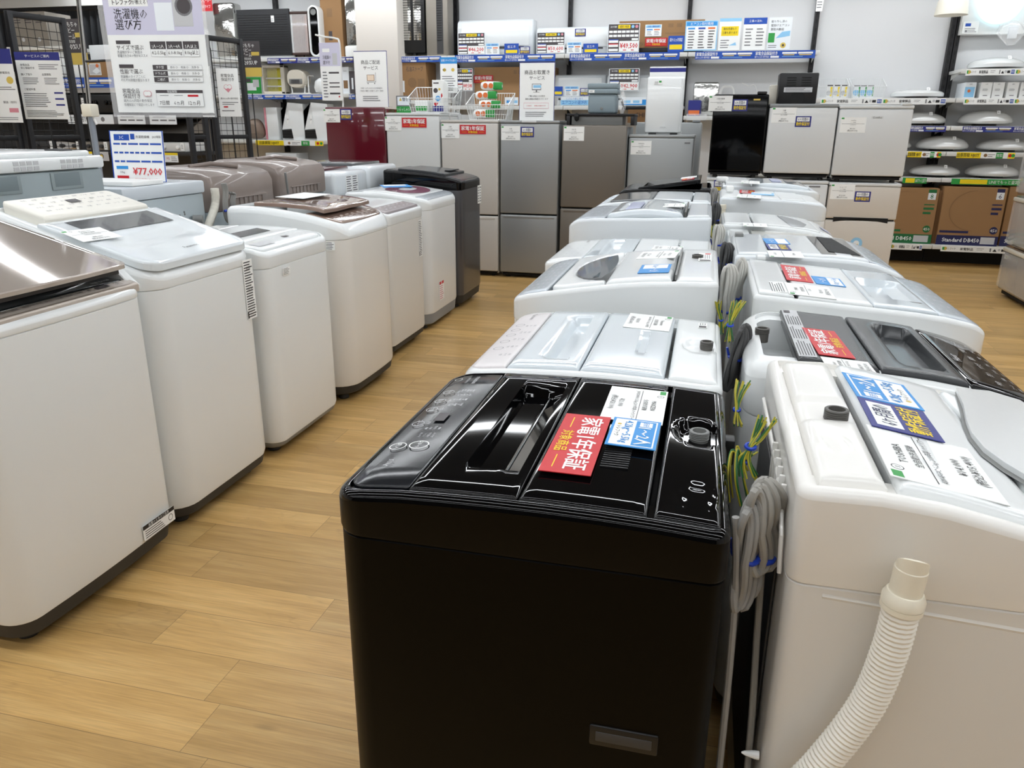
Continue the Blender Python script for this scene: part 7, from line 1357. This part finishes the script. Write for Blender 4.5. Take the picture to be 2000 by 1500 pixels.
BM = Matrix.Rotation(math.radians(8), 4, 'Z')
card('sheet', None, None, BM @ upright(0, -.004, h_/2), w_, h_, 'p_white', it, parent=ro, th=.003, eps=.0006)
mb = MB()
mb.box((-w_/2-.03, 0, -.02), (w_/2+.012, .006, h_), 'film'); mb.box((-w_/2-.02, .007, -.012), (w_/2+.0, .012, -.002), 'p_dark')
mb.build('clear_cover', ro, BM)
ro2 = empty('sign_stand', Matrix.Translation((*atY(188, 310, 3.62).xy, 0)), 'chrome pole stand with a cream clamp beside the large board', 'stand'); pp = atY(188, 310, 3.62)
L_ = lambda px, py: (atY(px, py, 3.62)-Vector((pp.x, pp.y, 0)))
mb = MB(); mb.tube([L_(147, -60), L_(174, 202)], .011, 'chrome', 14); mb.build('pole', ro2)
MB().tube([L_(174, 205), L_(190, 308), Vector((.0, .0, .02))], .016, mat('pole_sleeve', '9ea6b0', .3, metal=.5), 14).build('pole_sleeve', ro2)
MB().box(L_(168, 228)-Vector((0, .03, 0)), L_(184, 203)+Vector((0, .03, 0)), 'hose_cap', .008).build('clamp', ro2); MB().tube([L_(180, 225), L_(189, 243)], .006, 'p_white', 8).build('clamp_lever', ro2)
mb = MB(); mb.lathe([(.15, 0), (.15, .012), (.03, .025)], 'charcoal', n=28); mb.build('base', ro2)
a = L_(166, 120); MB().tube([a, a+Vector((.35, -.08, 0)), a+Vector((.7, -.1, 0))], .006, 'black_frame', 8).build('board_arm', ro2)
# second hanging leaflet stand
pp = atY(668, 205, 7.6); ro = empty('sign_stand', Matrix.Translation((pp.x, pp.y, 0)), 'white hook stand carrying a lavender leaflet left of the wine-red fridge', 'stand')
L_ = lambda px, py: (atY(px, py, 7.6)-Vector((pp.x, pp.y, 0)))
mb = MB(); mb.tube(smooth_path([L_(616, 68), L_(635, 72), L_(655, 75), L_(663, 85), L_(667, 150), L_(670, 205), Vector((0, 0, .02))], 5), .009, 'p_white', 10); mb.lathe([(.16, 0), (.16, .012), (.02, .02)], 'p_white', n=24); mb.build('pole', ro)
sgn('sign', 'lavender and white leaflet hanging from the white hook stand', 626, 84, 666, 197, 7.57, 'p_white', [('r', 0, 0, 1, .4, 'p_lav'), ('r', .15, .1, .5, .16, 'p_white'), TT(.15, .25, .06, '冷蔵庫の', 'p_dark', 'l', .4), TT(.15, .34, .06, '選び方', 'p_dark', 'l', .35), ('r', .62, .18, .85, .38, 'p_lgrey'), ('r', .4, .5, .9, .53, 'p_dark'), ('r', .4, .68, .9, .7, 'p_dark'), ('r', .4, .75, .9, .77, 'p_dark'), ('r', .4, .86, .9, .89, 'p_dark'), ('c', .85, .93, .015, 'p_red')]+lines(.1, .35, .48, .96, 9))
# price board 77,000 yen on its flat carton
zB = 1.082
mb = MB(); a, b = atY(212, 362, 3.2), atY(308, 362, 3.2); mb.box((-2.78, 2.99, zB+.001), (-2.46, 3.2, zB+.02), 'p_white', .003); thing('document_case', 'flat white carton under the large price board', 'box', mb)
bt = FZ(255, 255, 3.25); z0b = zB+.002; pc_ = atY(263, 255, 3.25); w_ = .27
it = [('r', 0, 0, 1, 1, 'p_royal'), ('r', .02, .012, .98, .985, 'p_white'), ('r', .08, .07, .37, .19, 'p_royal'), TT(.22, .13, .07, '3C', 'p_white'), ('r', .39, .06, .47, .17, 'p_royal'), TT(.62, .12, .05, '洗濯乾燥機', 'p_dark', 'c', .28), TT(.88, .12, .05, '2019年製', 'p_dark', 'c', .16)]
for v, us in ((.24, ((.06, .2), (.21, .33), (.34, .54), (.55, .74), (.75, .97))), (.41, ((.06, .15), (.16, .25), (.26, .35), (.36, .45), (.46, .55), (.56, .65), (.66, .75), (.76, .97))), (.58, ((.06, .16), (.17, .27), (.28, .55), (.56, .75), (.76, .97)))):
    it += [('r', a, v, b-.015, v+.035, 'p_royal') for a, b in us]
it += [('r', .08, .69, .3, .75, 'p_blue'), TT(.19, .81, .045, '10kg', 'p_dark'), ('r', .08, .88, .3, .94, 'p_red'), TT(.66, .79, .16, '¥77,000', 'p_price', 'c', .6, .015), TT(.62, .955, .05, '（税抜価格¥ 70,000）', 'p_price', 'c', .5)]
ro = empty('price_board', Matrix.Translation((pc_.x, 3.25, z0b)), 'large blue framed price board reading 77,000 yen', 'price board'); h_ = bt-z0b
card('sheet', None, None, upright(0, -.003, h_/2, math.radians(6), .08), w_, h_, 'p_white', it, parent=ro, th=.002, eps=.0006); mb = MB(); mb.box((-w_/2, .0, 0), (w_/2, .1, .003), 'clear_plastic'); mb.build('stand', ro)
